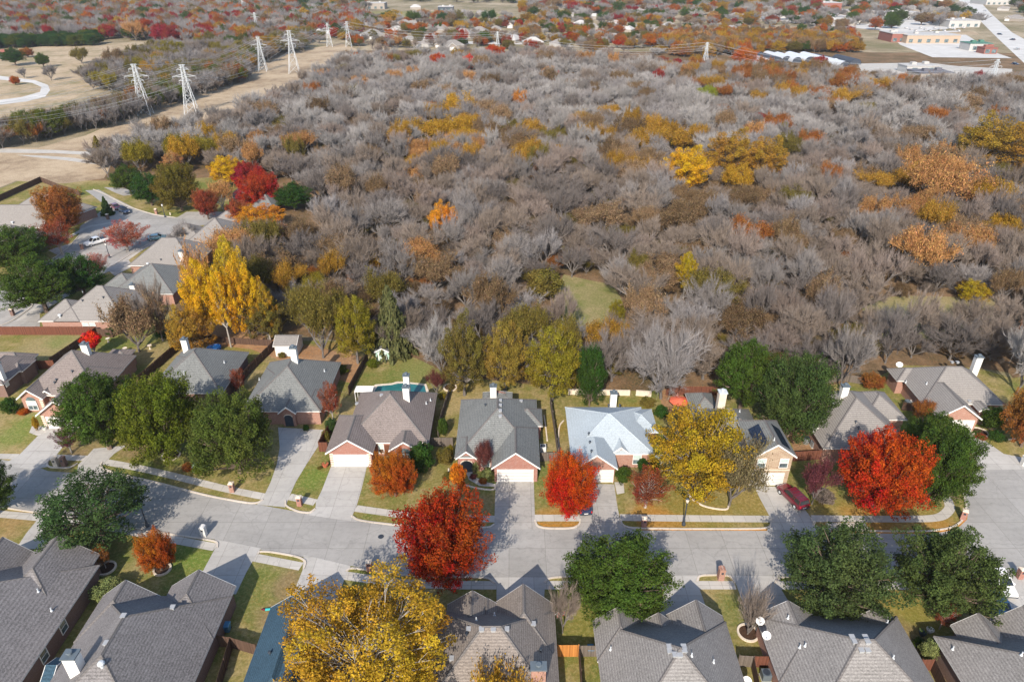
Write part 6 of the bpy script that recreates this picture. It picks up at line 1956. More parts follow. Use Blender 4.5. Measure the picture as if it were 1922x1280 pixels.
# ------------------------------------------------------------------ cars
def car(label, pos, head, paint, kind='sedan', L=4.7, W=1.82, name='parked_car', cat='car', parts=True, group=None):
    """head: direction of travel in degrees (0 = +x). body lofted from cross-sections"""
    p = P(*pos)
    root = thing(name, label, cat, (p.x, p.y, 0.035), R(head), group)
    h = {'sedan': 1.45, 'suv': 1.72, 'pickup': 1.85}[kind]
    belt = 0.95 if kind == 'sedan' else 1.08
    x = lambda f: L * (f - 0.5)
    low = 0.28
    # lower body: stations (x, half width, bottom, top)
    if kind == 'pickup': st = [(0, .90, .45, .95), (.03, .97, .38, 1.08), (.36, 1, .34, 1.10), (.37, 1, .34, 1.10), (.75, 1, .34, 1.12), (.96, .96, .36, 1.02), (1, .86, .42, .85)]
    elif kind == 'suv': st = [(0, .90, .42, .95), (.03, .97, .34, 1.08), (.3, 1, .30, 1.08), (.72, 1, .30, 1.06), (.95, .95, .32, .92), (1, .84, .38, .75)]
    else: st = [(0, .86, .40, .82), (.04, .95, .30, .96), (.2, 1, .28, .97), (.7, 1, .28, .92), (.95, .94, .30, .76), (1, .82, .36, .62)]
    m = MB(); rings = []
    for f, w, b, t in st:
        w = w * W / 2
        rings.append([(x(f), -w * .94, b), (x(f), -w, b + .15), (x(f), -w, t - .14), (x(f), -w * .90, t), (x(f), w * .90, t), (x(f), w, t - .14), (x(f), w, b + .15), (x(f), w * .94, b)])
    vs = [v for r in rings for v in r]; fs = []
    for i in range(len(rings) - 1):
        for j in range(8):
            fs.append((i * 8 + j, i * 8 + (j + 1) % 8, (i + 1) * 8 + (j + 1) % 8, (i + 1) * 8 + j))
    fs += [tuple(range(7, -1, -1)), tuple((len(rings) - 1) * 8 + j for j in range(8))]
    m.add(vs, fs)
    if kind == 'pickup':   # open bed
        body = m.build('body', M[paint], root)
        m = MB(); m.box(x(.04), -W * .42, 1.085, x(.33), W * .42, 1.125); m.build('truck_bed', M['metal_dark'], root)
    else:
        body = m.build('body', M[paint], root)
    # glasshouse
    if kind == 'sedan': g_ = (.10, .24, .56, .72)
    elif kind == 'suv': g_ = (.03, .07, .60, .74)
    else: g_ = (.36, .40, .62, .76)
    z0 = belt - .02; zr = h - .07
    wl, wr = W * .455, W * .37
    A = [(x(g_[0]), z0, wl), (x(g_[1]), zr, wr), (x(g_[2]), zr, wr), (x(g_[3]), z0, wl)]
    m = MB()
    v = [(a, -w, z) for a, z, w in A] + [(a, w, z) for a, z, w in A]
    m.add(v, [(0, 1, 2, 3), (7, 6, 5, 4), (0, 4, 5, 1), (2, 6, 7, 3), (1, 5, 6, 2)])
    m.build('glass', M['car_glass'], root)
    m = MB()
    m.prism([(x(g_[1]) - .04, -wr - .02), (x(g_[2]) + .04, -wr - .02), (x(g_[2]) + .04, wr + .02), (x(g_[1]) - .04, wr + .02)], zr - 0.005, h - 0.01)
    for s in (-1, 1):      # pillars
        for (a, b_) in ((A[0], A[1]), (A[3], A[2])):
            m.tube((a[0], s * (a[2] + .005), a[1]), (b_[0], s * (b_[2] + .005), b_[1]), .05, .05, 4)
        mxm = (A[1][0] + A[2][0]) / 2
        m.tube((mxm, s * (wl + .005), z0), (mxm - .03, s * (wr + .005), zr), .045, .045, 4)
        if kind == 'suv':
            m.tube((x(.27), s * (wl + .005), z0), (x(.26), s * (wr + .005), zr), .05, .05, 4)
    m.build('roof', M[paint], root)
    if kind == 'suv':
        m = MB()
        for s in (-1, 1): m.tube((x(.12), s * wr * .9, h + .04), (x(.56), s * wr * .9, h + .04), .025, .025, 5)
        for f in (.22, .34, .46): m.tube((x(f), -wr * .9, h + .04), (x(f), wr * .9, h + .04), .02, .02, 5)
        m.build('roof_rack', M['metal_dark'], root)
    rw = .36 if kind != 'sedan' else .32
    for f in (.18, .81):
        for s in (-1, 1):
            m = MB(); m.tube((x(f), s * (W / 2 - .22), rw), (x(f), s * (W / 2 + .01), rw), rw, rw, 16)
            wo = m.build('wheel', M['rubber'], root)
            m = MB(); m.tube((x(f), s * (W / 2 + .012), rw), (x(f), s * (W / 2 + .025), rw), rw * .6, rw * .55, 12); m.build('rim', M['galv'], wo)
    for s in (-1, 1):
        m = MB(); m.box(x(1) - .06, s * W * .30 - .16, .62, x(1) + .01, s * W * .30 + .16, .76); m.build('headlight', M['head'], root)
        tz = .78 if kind != 'sedan' else .70
        m = MB(); m.box(x(0) - .015, s * W * .40 - .08, tz, x(0) + .05, s * W * .40 + .08, tz + .26); m.build('tail_light', M['tail_red'], root)
        m = MB(); m.box(x(g_[3]) - .3, s * (W / 2 + .02) - .08, z0 + .02, x(g_[3]) - .14, s * (W / 2 + .02) + .08, z0 + .16); m.build('side_mirror', M[paint], root)
    m = MB(); m.box(x(0) - .03, -.26, .55, x(0) - .005, .26, .68); m.build('number_plate', M['plate'], root)
    m = MB(); m.box(x(0) - .05, -W * .44, .38, x(0) + .02, W * .44, .52); m.box(x(1) - .02, -W * .42, .36, x(1) + .04, W * .42, .5); m.build('bumper', M['metal_dark'], root)
    return root
car('dark red suv with roof rack parked on the drive of the stone house', (1486, 938), 109, 'car_red', 'suv', 4.9, 1.85)
car('white four door pickup truck parked at the kerb of the second street', (182, 458), 232, 'car_white', 'pickup', 5.8, 2.0)
car('dark red car parked behind the small conifer', (218, 392), -43, 'car_red', 'sedan')
car('navy blue car parked in front of the dark red one', (234, 399), -43, 'car_navy', 'sedan')
car('teal car on the drive beside the pink and orange tree', (296, 450), 20, 'car_teal', 'sedan')
car('bright blue car on the lower right driveway', (1872, 1142), 262, 'car_blue', 'sedan', 4.6)
car('dark navy car almost hidden beneath the flame red tree', (1094, 948), 95, 'car_navy', 'sedan')
car('silver car glimpsed through the lower right oak', (1820, 1092), 4, 'car_silver', 'sedan')
car('white car glimpsed at the right side of the lower right oak', (1876, 1096), 265, 'car_white', 'sedan')
for i, (px, py, hd, c, lab) in enumerate([(1905, 122, 285, 'car_navy', 'dark car driving on the far highway, nearest of them'), (1876, 66, 288, 'car_navy', 'dark car on the highway where it widens'), (1900, 76, 108, 'car_navy', 'dark car on the right lanes of the highway'),
                                           (1848, 22, 288, 'car_silver', 'silver car high up on the far highway'), (1908, 94, 108, 'car_silver', 'silver car just above the nearest highway car'), (1820, 8, 288, 'car_white', 'white car near the top end of the highway')]):
    car(lab, (px, py), hd, c, 'sedan', group='cars on the far highway')
# cars in the far car parks: small rows, each its own thing
rc = random.Random(3)
proto_car = None
for i in range(26):
    px, py = [(1700 + 9 * i, 54 + (i % 3) * 2.5), (1440 + 12 * (i - 13), 31 + (i % 3) * 3)][i >= 13]
    c = rc.choice(['car_white', 'car_silver', 'car_navy', 'car_white', 'car_red'])
    p = P(px, py)
    if proto_car is None:
        proto_car = car('small far off car in a distant car park', (px, py), 80, 'car_white', 'sedan', name='distant_car', group='cars in the distant car parks')
    else:
        o = copy_tree(proto_car); o.location = (p.x, p.y, 0.035); o.rotation_euler = (0, 0, R(80 + rc.uniform(-4, 4)))

# ------------------------------------------------------------------ sheds, patio things, dishes, bins
def shed(label, A, B, depth, wall, roof, ze=2.0, pitch=0.55, doors=True, name='garden_shed', ridge='x', e='g'):
    h = House(name, label, roof, wall, A, B, ze=ze, cat='shed', fascia='white')
    b = h.blk(A, B, depth, ridge, e, e, pitch, over=0.18)
    h.done()
    return h, b
M['mint'] = plain('mint_green_paint', (0.33, 0.47, 0.40), 0.6)
M['white_siding'] = plain('white_siding', (0.62, 0.60, 0.56), 0.6)
h, b = shed('mint green garden shed with white double doors on the pool lawn', (702, 661), (731, 661), 2.6, 'mint', 'roof_grey', 2.0, 0.55, ridge='y')
m = MB(); cx = (b[0] + b[1]) / 2; y = b[2] + 0.18
for s in (-1, 1):
    m.box(cx + (0.03 if s > 0 else -0.78), y - 0.06, 0.15, cx + (0.78 if s > 0 else -0.03), y - 0.002, 1.85)
o = m.build('double_door', M['white'], h.root)
m = MB()
for s in (-0.4, 0.4):
    for k in range(3): m.box(cx + s - 0.25, y - 0.075, 0.3 + k * 0.52, cx + s + 0.25, y - 0.061, 0.3 + k * 0.52 + 0.4)
m.build('door_panel', M['mint'], o)
h, b = shed('white walled storage shed with a low hip roof behind the porch house', (512, 650), (556, 650), 4.5, 'white_siding', 'roof_taupe', 2.3, 0.5)
m = MB(); cx = (b[0] + b[1]) / 2; m.box(cx - 1.3, b[2] + 0.12, 0.15, cx + 1.3, b[2] + 0.178, 1.95); m.build('roller_door', M['white'], h.root)
h, b = shed('dark blue roofed shed behind the orange fence in the bottom left corner', (70, 1290), (100, 1276), 3.0, 'white_siding', 'roof_blue', 2.0)

def dish(label, px, z, r=0.45, hostroot=None):
    p = P(px[0], px[1], z)
    root = thing('satellite_dish', label, 'satellite dish', (p.x, p.y, p.z - 0.9), R(-15))
    m = MB(); m.tube((0, 0, 0), (0, 0, .75), .035, .035, 6); m.tube((0, 0, .75), (0, -.1, .9), .03, .03, 6)
    m.build('mast', M['galv'], root)
    m = MB(); prof = [(0.01, 0), (r * .5, r * .06), (r * .85, r * .18), (r, r * .27), (r * 1.01, r * .30), (r * .85, r * .22), (r * .5, r * .1), (0.01, 0.03)]
    m.lathe(prof, 0, 0, 18)
    d = m.build('reflector', M['white'], root, smooth=True)
    d.location = (0, -.12, .85); d.rotation_euler = (R(28), R(-12), 0)
    m = MB(); m.tube((0, -.15, .75), (0, -.75, 1.12), .02, .02, 5); m.box(-.06, -.82, 1.06, .06, -.7, 1.18); m.build('feed_arm', M['white'], root)
    return root
dish('white satellite dish at the eave of the arched window house', (174, 745), 4.1, .55)
dish('upper white satellite dish at the left eave of the bottom right brick house', (1427, 1163), 4.6, .44)
dish('lower white satellite dish at the left eave of the bottom right brick house', (1439, 1190), 4.6, .44)
dish('cream satellite dish beside the taupe house and the water butt', (1529, 801), 4.0, .55)
dish('satellite dish on a pole behind the corner house', (1688, 684), 4.2, .55)
dish('small dish on the ground beside the bottom right gate fence', (1402, 1276), 1.6, .5)
dish('white dish at the right side of the dish covered roof', (1600, 1199), 6.0, .4)

def ac_unit(label, px, mat='metal', s=0.9, name='air_conditioner'):
    p = P(*px); root = thing(name, label, 'air conditioner', (p.x, p.y, 0))
    m = MB(); m.box(-s / 2, -s / 2, 0.1, s / 2, s / 2, 0.95); m.build('casing', M[mat], root)
    m = MB(); m.box(-s / 2 - .06, -s / 2 - .06, 0.01, s / 2 + .06, s / 2 + .06, .098); m.build('base_slab', M['walk'], root)
    m = MB(); m.lathe([(s * .42, .952), (s * .42, .99), (s * .30, 1.0)], 0, 0, 14); m.build('fan_grille', M['metal_dark'], root)
ac_unit('blue grey air conditioner beside the red brown gate fence', (1436, 1272), 'cap_blue')
ac_unit('pale air conditioner at the right wall of the centre grey house', (1019, 846), 'white_old')
ac_unit('white air conditioner beside the corner house', (1713, 762), 'white_old')
ac_unit('grey air conditioner below the stone house side yard fence', (1527, 838), 'metal')

def bin_(label, px, mat, name='wheeled_bin'):
    p = P(*px); root = thing(name, label, 'bin', (p.x, p.y, 0))
    m = MB(); vs = [(-.26, -.3, .05), (.26, -.3, .05), (.26, .3, .05), (-.26, .3, .05), (-.33, -.38, 1.0), (.33, -.38, 1.0), (.33, .38, 1.0), (-.33, .38, 1.0)]
    m.add(vs, [(0, 1, 5, 4), (1, 2, 6, 5), (2, 3, 7, 6), (3, 0, 4, 7), (3, 2, 1, 0)]); m.build('tub', M[mat], root)
    m = MB(); m.add([(-.36, -.42, 1.002), (.36, -.42, 1.002), (.36, .42, 1.002), (-.36, .42, 1.002), (-.3, -.36, 1.09), (.3, -.36, 1.09), (.3, .36, 1.13), (-.3, .36, 1.13)], [(0, 1, 5, 4), (1, 2, 6, 5), (2, 3, 7, 6), (3, 0, 4, 7), (4, 5, 6, 7)]); m.build('lid', M[mat], root)
    for s in (-1, 1):
        m = MB(); m.tube((s * .2, .34, .12), (s * .28, .34, .12), .12, .12, 10); m.build('wheel', M['rubber'], root)
bin_('blue recycling bin behind the second bottom left house', (428, 1183), 'car_blue')
bin_('blue grey bin beside the corner house air conditioner', (1701, 762), 'cap_blue')
bin_('bright blue bin behind the pale rails in the bottom centre', (1108, 1226), 'car_blue')

def pot(label, px, mat, r=.4, hgt=.5):
    p = P(*px); root = thing('plant_pot', label, 'plant pot', (p.x, p.y, 0))
    m = MB(); m.lathe([(r * .6, .035), (r, hgt), (r * 1.05, hgt), (r * .85, hgt - .05)], 0, 0, 12); m.build('pot', M[mat], root)
    m = MB(); rr = random.Random(int(px[0]))
    for k in range(26):
        a = rr.uniform(0, 6.28); q = Vector((math.cos(a) * r * rr.random(), math.sin(a) * r * rr.random(), hgt - .04)); e = q + Vector((math.cos(a) * .15, math.sin(a) * .15, rr.uniform(.15, .4)))
        w = Vector((-math.sin(a), math.cos(a), 0)) * .05
        m.add([q - w, q + w, e], [(0, 1, 2)])
    m.build('plant', M['pot_green'], root)
M['pot_green'] = plain('potted_leaves', (0.09, 0.14, 0.04), 0.9)
pot('dark planter, left one of the pair by the lower right lawn', (1730, 1192), 'metal_dark')
pot('white planter, right one of the pair by the lower right lawn', (1744, 1186), 'white')
pot('orange pot at the left corner of the brown house garage', (611, 876), 'terracotta', .5, .6)
pot('pale pot beside the first driveway', (85, 806), 'white_old', .4, .5)

# patio umbrella, table
p = P(1272, 772); root = thing('patio_umbrella', 'open coral red umbrella on the paved back patio', 'umbrella', (p.x, p.y, 0))
m = MB(); m.tube((0, 0, 0), (0, 0, 2.5), .03, .03, 6); m.build('pole', M['galv'], root)
M['coral'] = plain('coral_canvas', (0.62, 0.13, 0.07), 0.8)
m = MB(); m.lathe([(1.6, 2.0), (1.62, 2.08), (0.8, 2.36), (0.03, 2.55)], 0, 0, 8); m.build('canopy', M['coral'], root)
p = P(1270, 752); root = thing('patio_chiminea', 'round dark red clay stove behind the coral umbrella', 'garden stove', (p.x, p.y, 0))
m = MB(); m.lathe([(.3, 0), (.35, .2), (.55, .5), (.5, .85), (.18, 1.1), (.15, 1.6), (.2, 1.62)], 0, 0, 12); m.build('stove_body', M['brick_red'], root, smooth=True)
p = P(1512, 832); root = thing('water_butt', 'grey blue round water butt in the side yard of the stone house', 'barrel', (p.x, p.y, 0))
m = MB(); m.lathe([(.42, 0), (.48, .4), (.48, .8), (.42, 1.1)], 0, 0, 14); m.build('barrel', M['metal'], root, smooth=False)
m = MB(); m.lathe([(.45, 1.102), (.45, 1.15), (.1, 1.2)], 0, 0, 14); m.build('lid', M['metal_dark'], root)
# utility box
p = P(372, 880); root = thing('utility_box', 'pale green utility box between two small shrubs', 'utility box', (p.x, p.y, 0), R(15))
m = MB(); m.box(-.7, -.6, 0, .7, .6, .75); m.add([(-.72, -.62, .752), (.72, -.62, .752), (.72, .62, .752), (-.72, .62, .752), (-.6, -.3, .9), (.6, -.3, .9), (.6, .5, .9), (-.6, .5, .9)], [(0, 1, 5, 4), (1, 2, 6, 5), (2, 3, 7, 6), (3, 0, 4, 7), (4, 5, 6, 7)]); m.build('cabinet', M['mint'], root)
# blue tarp / kiddie pool
p = P(402, 655); root = thing('paddling_pool', 'bright blue paddling pool behind the mottled grey house', 'paddling pool', (p.x, p.y, 0))
m = MB(); m.lathe([(1.3, 0), (1.36, .4), (1.25, .42), (1.2, .3)], 0, 0, 18); m.build('basin', carpaint('pool_blue', (0.02, 0.16, 0.5)), root)
# white patio cover by the pool
p = P(686, 752); root = thing('patio_cover', 'white slatted patio cover beside the pool', 'patio cover', (p.x, p.y, 0))
m = MB()
for k in range(12): m.box(-1.5, -.9 + k * .16, 2.3, 1.5, -.9 + k * .16 + .11, 2.36)
m.build('slats', M['white'], root)
for sx in (-1.4, 1.4):
    for sy in (-.8, .9):
        m = MB(); m.box(sx - .06, sy - .06, 0, sx + .06, sy + .06, 2.297); m.build('post', M['white'], root)
# stone rings round trees, garden edging, hydrant, manholes
def ring(label, px, r, name='tree_ring', w=.22, a0=0, a1=6.283):
    p = P(*px); root = thing(name, label, 'garden edging', (p.x, p.y, 0))
    m = MB(); n = 28
    for i in range(n):
        t0 = a0 + (a1 - a0) * i / n; t1 = a0 + (a1 - a0) * (i + .93) / n
        q = [(math.cos(t) * k, math.sin(t) * k) for k in (r, r + w) for t in (t0, t1)]
        m.prism([q[0], q[1], q[3], q[2]], 0, .2)
    m.build('stones', M['cream'], root)
    m = MB(); m.poly([(math.cos(6.283 * i / n) * r, math.sin(6.283 * i / n) * r, .06) for i in range(n)]); m.build('mulch', M['mulch'], root)
ring('pale stone ring with dark mulch round the olive green tree', (321, 856), 1.15)
ring('white stone ring round the small orange red tree', (305, 1069), .85)
ring('pale stone ring round the thin sapling', (200, 1067), .95)
ring('pale stone ring beside the pool fence', (845, 728), 1.0)
ring('stone ring round the bare vase shaped tree', (1404, 1188), 1.0)
ring('red stone ring with flowers beside the corner driveway', (1838, 812), 1.1)
def edging(label, pts):
    W = [P(x, y) for x, y in pts]; o0 = W[0]
    root = thing('garden_edging', label, 'garden edging', (o0.x, o0.y, 0))
    q = W
    for _ in range(2):
        z = [q[0]]
        for a, b in zip(q, q[1:]): z += [a.lerp(b, .25), a.lerp(b, .75)]
        z.append(q[-1]); q = z
    m = MB()
    for a, b in zip(q, q[1:]):
        d = b - a; L = d.length
        if L < .02: continue
        mid = (a + b) / 2 - o0
        m.box(mid.x - L / 2, mid.y - .1, 0, mid.x + L / 2, mid.y + .1, .16, rz=math.atan2(d.y, d.x))
    m.build('border_stones', M['cream'], root)
edging('curved pale border of the bed under the big yellow tree', [(1294, 918), (1291, 928), (1300, 938), (1318, 950), (1345, 956), (1366, 957), (1367, 950)])
edging('pale border of the bed before the centre grey house', [(842, 880), (842, 892), (858, 904), (876, 912), (900, 918), (929, 921), (930, 912)])
edging('pale border of the bed at the corner house', [(1863, 816), (1876, 822), (1894, 826), (1905, 824)])
edging('pale row of stones beside the dark fence of the pale blue house', [(1058, 790), (1049, 800), (1048, 830), (1052, 858)])
edging('pale row of stones beside the right wall of the centre grey house', [(1021, 780), (1024, 800), (1027, 828)])
def disc(label, px, r, mat, name, z=0.045):
    p = P(*px); root = thing(name, label, 'manhole cover', (p.x, p.y, 0))
    m = MB(); m.lathe([(r, z - .02), (r, z + .004), (r * .8, z + .008)], 0, 0, 18); m.build('cover', M[mat], root)
disc('dark manhole cover in the street left of the deep red tree', (715, 1007), .38, 'metal_dark', 'manhole_cover')
disc('dark manhole cover in the pale kerb slab near the scarlet tree', (1612, 990), .36, 'metal_dark', 'manhole_cover', .2)
p = P(1590, 990); root = thing('storm_drain', 'pale concrete storm drain slab on the kerb near the scarlet tree', 'storm drain', (p.x, p.y, 0))
m = MB(); m.box(-2.6, -.6, 0, 2.6, .7, .17); m.build('slab', M['kerb'], root); m = MB(); m.box(-2.0, -.62, .02, 2.0, -.603, .12); m.build('inlet', M['metal_dark'], root)
for px, lab in (((1527, 985), 'small white hydrant beside the drive of the stone house'), ((320, 404), 'yellow hydrant at the corner of the second street')):
    p = P(*px); root = thing('fire_hydrant', lab, 'hydrant', (p.x, p.y, 0))
    m = MB(); m.lathe([(.2, 0), (.2, .06), (.13, .08), (.13, .55), (.18, .57), (.15, .68), (.05, .76)], 0, 0, 10); m.tube((-.22, 0, .42), (.22, 0, .42), .06, .06, 8); m.build('hydrant_body', M['cream'], root)
p = P(499, 1146); root = thing('garden_toy', 'small turquoise and red toy on the brown lawn', 'toy', (p.x, p.y, 0))
M['turq'] = plain('turquoise_plastic', (0.05, 0.42, 0.42), .4)
m = MB(); m.tube((0, 0, .2), (.9, .1, .25), .16, .1, 8); m.build('toy_body', M['turq'], root); m = MB(); m.tube((-.5, .1, .14), (-.02, 0, .2), .1, .12, 8); m.build('toy_end', M['car_red'], root)
# flag on the twin gabled house
p = P(1047, 1152, 2.6); root = thing('house_flag', 'small striped red and white flag at the eave of the twin gabled house', 'flag', (p.x, p.y, p.z), R(20))
m = MB(); m.tube((-.9, 0, -.3), (.2, 0, .35), .025, .025, 6); m.build('flag_pole', M['galv'], root)
m = MB()
for k in range(7): m.quad((-.1 + k * .001, -.01, .2 - k * .1), (.85, .05, .12 - k * .1), (.85, .05, .02 - k * .1), (-.1, -.01, .1 - k * .1), k % 2)
m.build('flag_cloth', [M['tail_red'], M['white']], root)
# garden ornaments of the stepping-stone garden
for i, (px, lab) in enumerate([((204, 642), 'round white stone patch in the garden by the scarlet tree'), ((236, 660), 'pale bird bath in the stepping stone garden'), ((282, 655), 'white bird bath near the dark green shrub'), ((751, 672), 'stone bird bath right of the mint green shed')]):
    p = P(*px); root = thing('bird_bath', lab, 'bird bath', (p.x, p.y, 0))
    m = MB(); m.lathe([(.25, 0), (.12, .1), (.09, .6), (.38, .72), (.42, .8), (.3, .76)], 0, 0, 12); m.build('basin', M['cream'], root)

# ------------------------------------------------------------------ pylons and wires
def pylon(label, base, top, rz=0.3):
    b = P(*base); h = height_to(b, top)
    root = thing('power_pylon', label, 'pylon', (b.x, b.y, 0), rz)
    k = h / 24
    lv = [(0, 3.1), (5, 2.45), (9.5, 1.9), (13.5, 1.35), (16.5, 1.0), (19, .85), (21.5, .75), (24, .6)]
    lv = [(z * k, w * k) for z, w in lv]
    m = MB(); r = .10
    cn = lambda z, w: [(-w, -w, z), (w, -w, z), (w, w, z), (-w, w, z)]
    for (z0, w0), (z1, w1) in zip(lv, lv[1:]):
        A = cn(z0, w0); B = cn(z1, w1)
        for i in range(4):
            j = (i + 1) % 4
            m.tube(A[i], B[i], r * 1.3, r * 1.3, 4, cap=False); m.tube(A[i], B[j], r * .6, r * .6, 4, cap=False); m.tube(A[j], B[i], r * .6, r * .6, 4, cap=False); m.tube(B[i], B[j], r * .6, r * .6, 4, cap=False)
    m.build('lattice_tower', M['galv'], root)
    tips = []
    for z, arm in ((16.5, 2.9), (18.5, 5.6), (21.8, 2.9), (24, 1.5)):
        m = MB(); z *= k; arm *= k
        w = .85 * k
        for s in (-1, 1):
            e = (s * arm, 0, z)
            for yy in (-w, w):
                m.tube((s * w * .8, yy, z), e, r * .75, r * .6, 4, cap=False)
                m.tube((s * w * .8, yy, z + (1.1 * k if z < 23 * k else -.8 * k)), e, r * .6, r * .5, 4, cap=False)
            if z < 23.5 * k:
                m.tube(e, (e[0], e[1], e[2] - 1.3 * k), .07, .07, 5)
                tips.append(Vector((e[0], e[1], e[2] - 1.3 * k)))
            else: tips.append(Vector(e))
        m.build('cross_arm', M['galv'], root)
    mt = Matrix.Translation((b.x, b.y, 0)) @ Matrix.Rotation(rz, 4, 'Z')
    return [mt @ t for t in tips]
py = {}
for k, lab, base, top in [('a1', 'nearest steel pylon, left one of the front pair on the grass strip', (274, 216), 121), ('b1', 'nearest steel pylon, right one of the front pair on the grass strip', (361, 215), 122),
                          ('a2', 'second steel pylon of the left line, beside the dark tree belt', (494, 134), 70), ('b2', 'second steel pylon of the right line on the grass strip', (553, 138), 58),
                          ('a3', 'third steel pylon, left of the far pair at the end of the strip', (619, 88), 44), ('b3', 'third steel pylon, right of the far pair at the end of the strip', (655, 88), 41),
                          ('a4', 'distant steel pylon above the second pair', (483, 62), 24), ('b4', 'most distant steel pylon near the top edge', (458, 26), -2), ('c1', 'slim white pylon above the far woods near the centre', (934, 88), 60),
                          ('c2', 'white pylon before the curved roof greenhouses', (1323, 120), 80), ('c3', 'tall steel pylon near the white storage tank at the right', (1856, 168), 112), ('c0', 'far small pylon near the top left centre', (372, 36), 14)]:
    py[k] = pylon(lab, base, top, 0.15)
def wire(A, B, sag, lab, name='power_line'):
    root = thing(name, lab, 'power line', tuple(A[0]))
    o0 = A[0]
    for a, b in zip(A, B):
        m = MB(); n = 14; prev = None
        for i in range(n + 1):
            t = i / n; q = a.lerp(b, t) - o0; q.z -= sag * 4 * t * (1 - t)
            if prev is not None: m.tube(prev, q, .045, .045, 3, cap=False)
            prev = q
        m.build('wire', M['galv'], root)
offl = [P(-330, 330), P(-230, 330)]
def ext(T, dx, dy): return [t + Vector((dx, dy, 0)) for t in T]
a = py['a1']; c_ = Vector(P(-420, 330)) - Vector(P(274, 216))
wire(ext(a, c_.x, c_.y), a, 6, 'power lines sweeping from the left edge to the front left pylon')
wire(ext(py['b1'], c_.x, c_.y), py['b1'], 6, 'power lines sweeping from the left edge to the front right pylon')
wire(py['a1'], py['a2'], 5, 'power lines between the first and second left pylons')
wire(py['b1'], py['b2'], 5, 'power lines between the first and second right pylons')
wire(py['a2'], py['a3'], 4, 'power lines between the second and third left pylons')
wire(py['b2'], py['b3'], 4, 'power lines between the second and third right pylons')
wire(py['b3'], py['c1'], 4, 'power lines from the far pair to the slim white pylon')
wire(py['c1'], py['c2'], 6, 'power lines crossing the far suburb to the greenhouse pylon')
wire(py['c2'], py['c3'], 7, 'power lines from the greenhouse pylon to the tank pylon')

# ------------------------------------------------------------------ greenhouses, tank, far buildings
M['poly'] = plain('greenhouse_film', (0.52, 0.54, 0.56), .4, .4, .08)
M['poly_dark'] = plain('dark_shade_cloth', (0.05, 0.06, 0.08), .8)
def greenhouse(label, base, wpx, L, mat='poly', ends='poly_dark'):
    p = P(*base); w = wpx / pxm(p); root = thing('greenhouse', label, 'greenhouse', (p.x, p.y, 0), R(8))
    m = MB(); n = 12; r = w / 2
    for i in range(n):
        a, b_ = math.pi * i / n, math.pi * (i + 1) / n
        m.quad((r * math.cos(a), 0, r * .85 * math.sin(a) + .4), (r * math.cos(b_), 0, r * .85 * math.sin(b_) + .4), (r * math.cos(b_), L, r * .85 * math.sin(b_) + .4), (r * math.cos(a), L, r * .85 * math.sin(a) + .4))
    m.build('arched_cover', M[mat], root, smooth=True)
    m = MB()
    for y in (0.05, L - .05): m.poly([(r * .98, y, 0)] + [(r * .98 * math.cos(math.pi * i / n), y, r * .83 * math.sin(math.pi * i / n) + .38) for i in range(n + 1)] + [(-r * .98, y, 0)])
    m.build('end_wall', M[ends], root)
for i, (px, w, L, mt, en, lab) in enumerate([((1436, 122), 24, 30, 'poly', 'poly', 'white arched greenhouse, leftmost of the row'), ((1460, 118), 20, 30, 'poly_dark', 'poly_dark', 'dark arched greenhouse second from the left'), ((1476, 116), 20, 30, 'poly', 'poly_dark', 'white arched greenhouse third from the left'),
        ((1496, 118), 20, 30, 'poly', 'poly_dark', 'white arched greenhouse in the middle of the row'), ((1520, 118), 22, 30, 'poly', 'poly_dark', 'wide white arched greenhouse right of the middle'), ((1545, 117), 20, 28, 'poly', 'poly_dark', 'white arched greenhouse behind the red trees'),
        ((1566, 120), 20, 26, 'poly_dark', 'poly', 'dark arched greenhouse with a white front'), ((1585, 126), 20, 26, 'poly', 'poly_dark', 'white arched greenhouse with a round front, lowest of the row'), ((1606, 122), 22, 24, 'poly_dark', 'poly_dark', 'dark arched greenhouse at the right end of the row'), ((1424, 148), 24, 10, 'poly', 'metal', 'small silver arched shelter below the greenhouse row')]):
    greenhouse(lab, px, w, L, mt, en)
p = P(1874, 166); root = thing('storage_tank', 'white domed storage tank beside the tall steel pylon', 'tank', (p.x, p.y, 0))
m = MB(); r = 14 / pxm(p); m.lathe([(r, 0), (r, r * .7), (r * .85, r * 1.1), (r * .45, r * 1.35), (.05, r * 1.42)], 0, 0, 20); m.build('tank_body', M['white'], root, smooth=True)

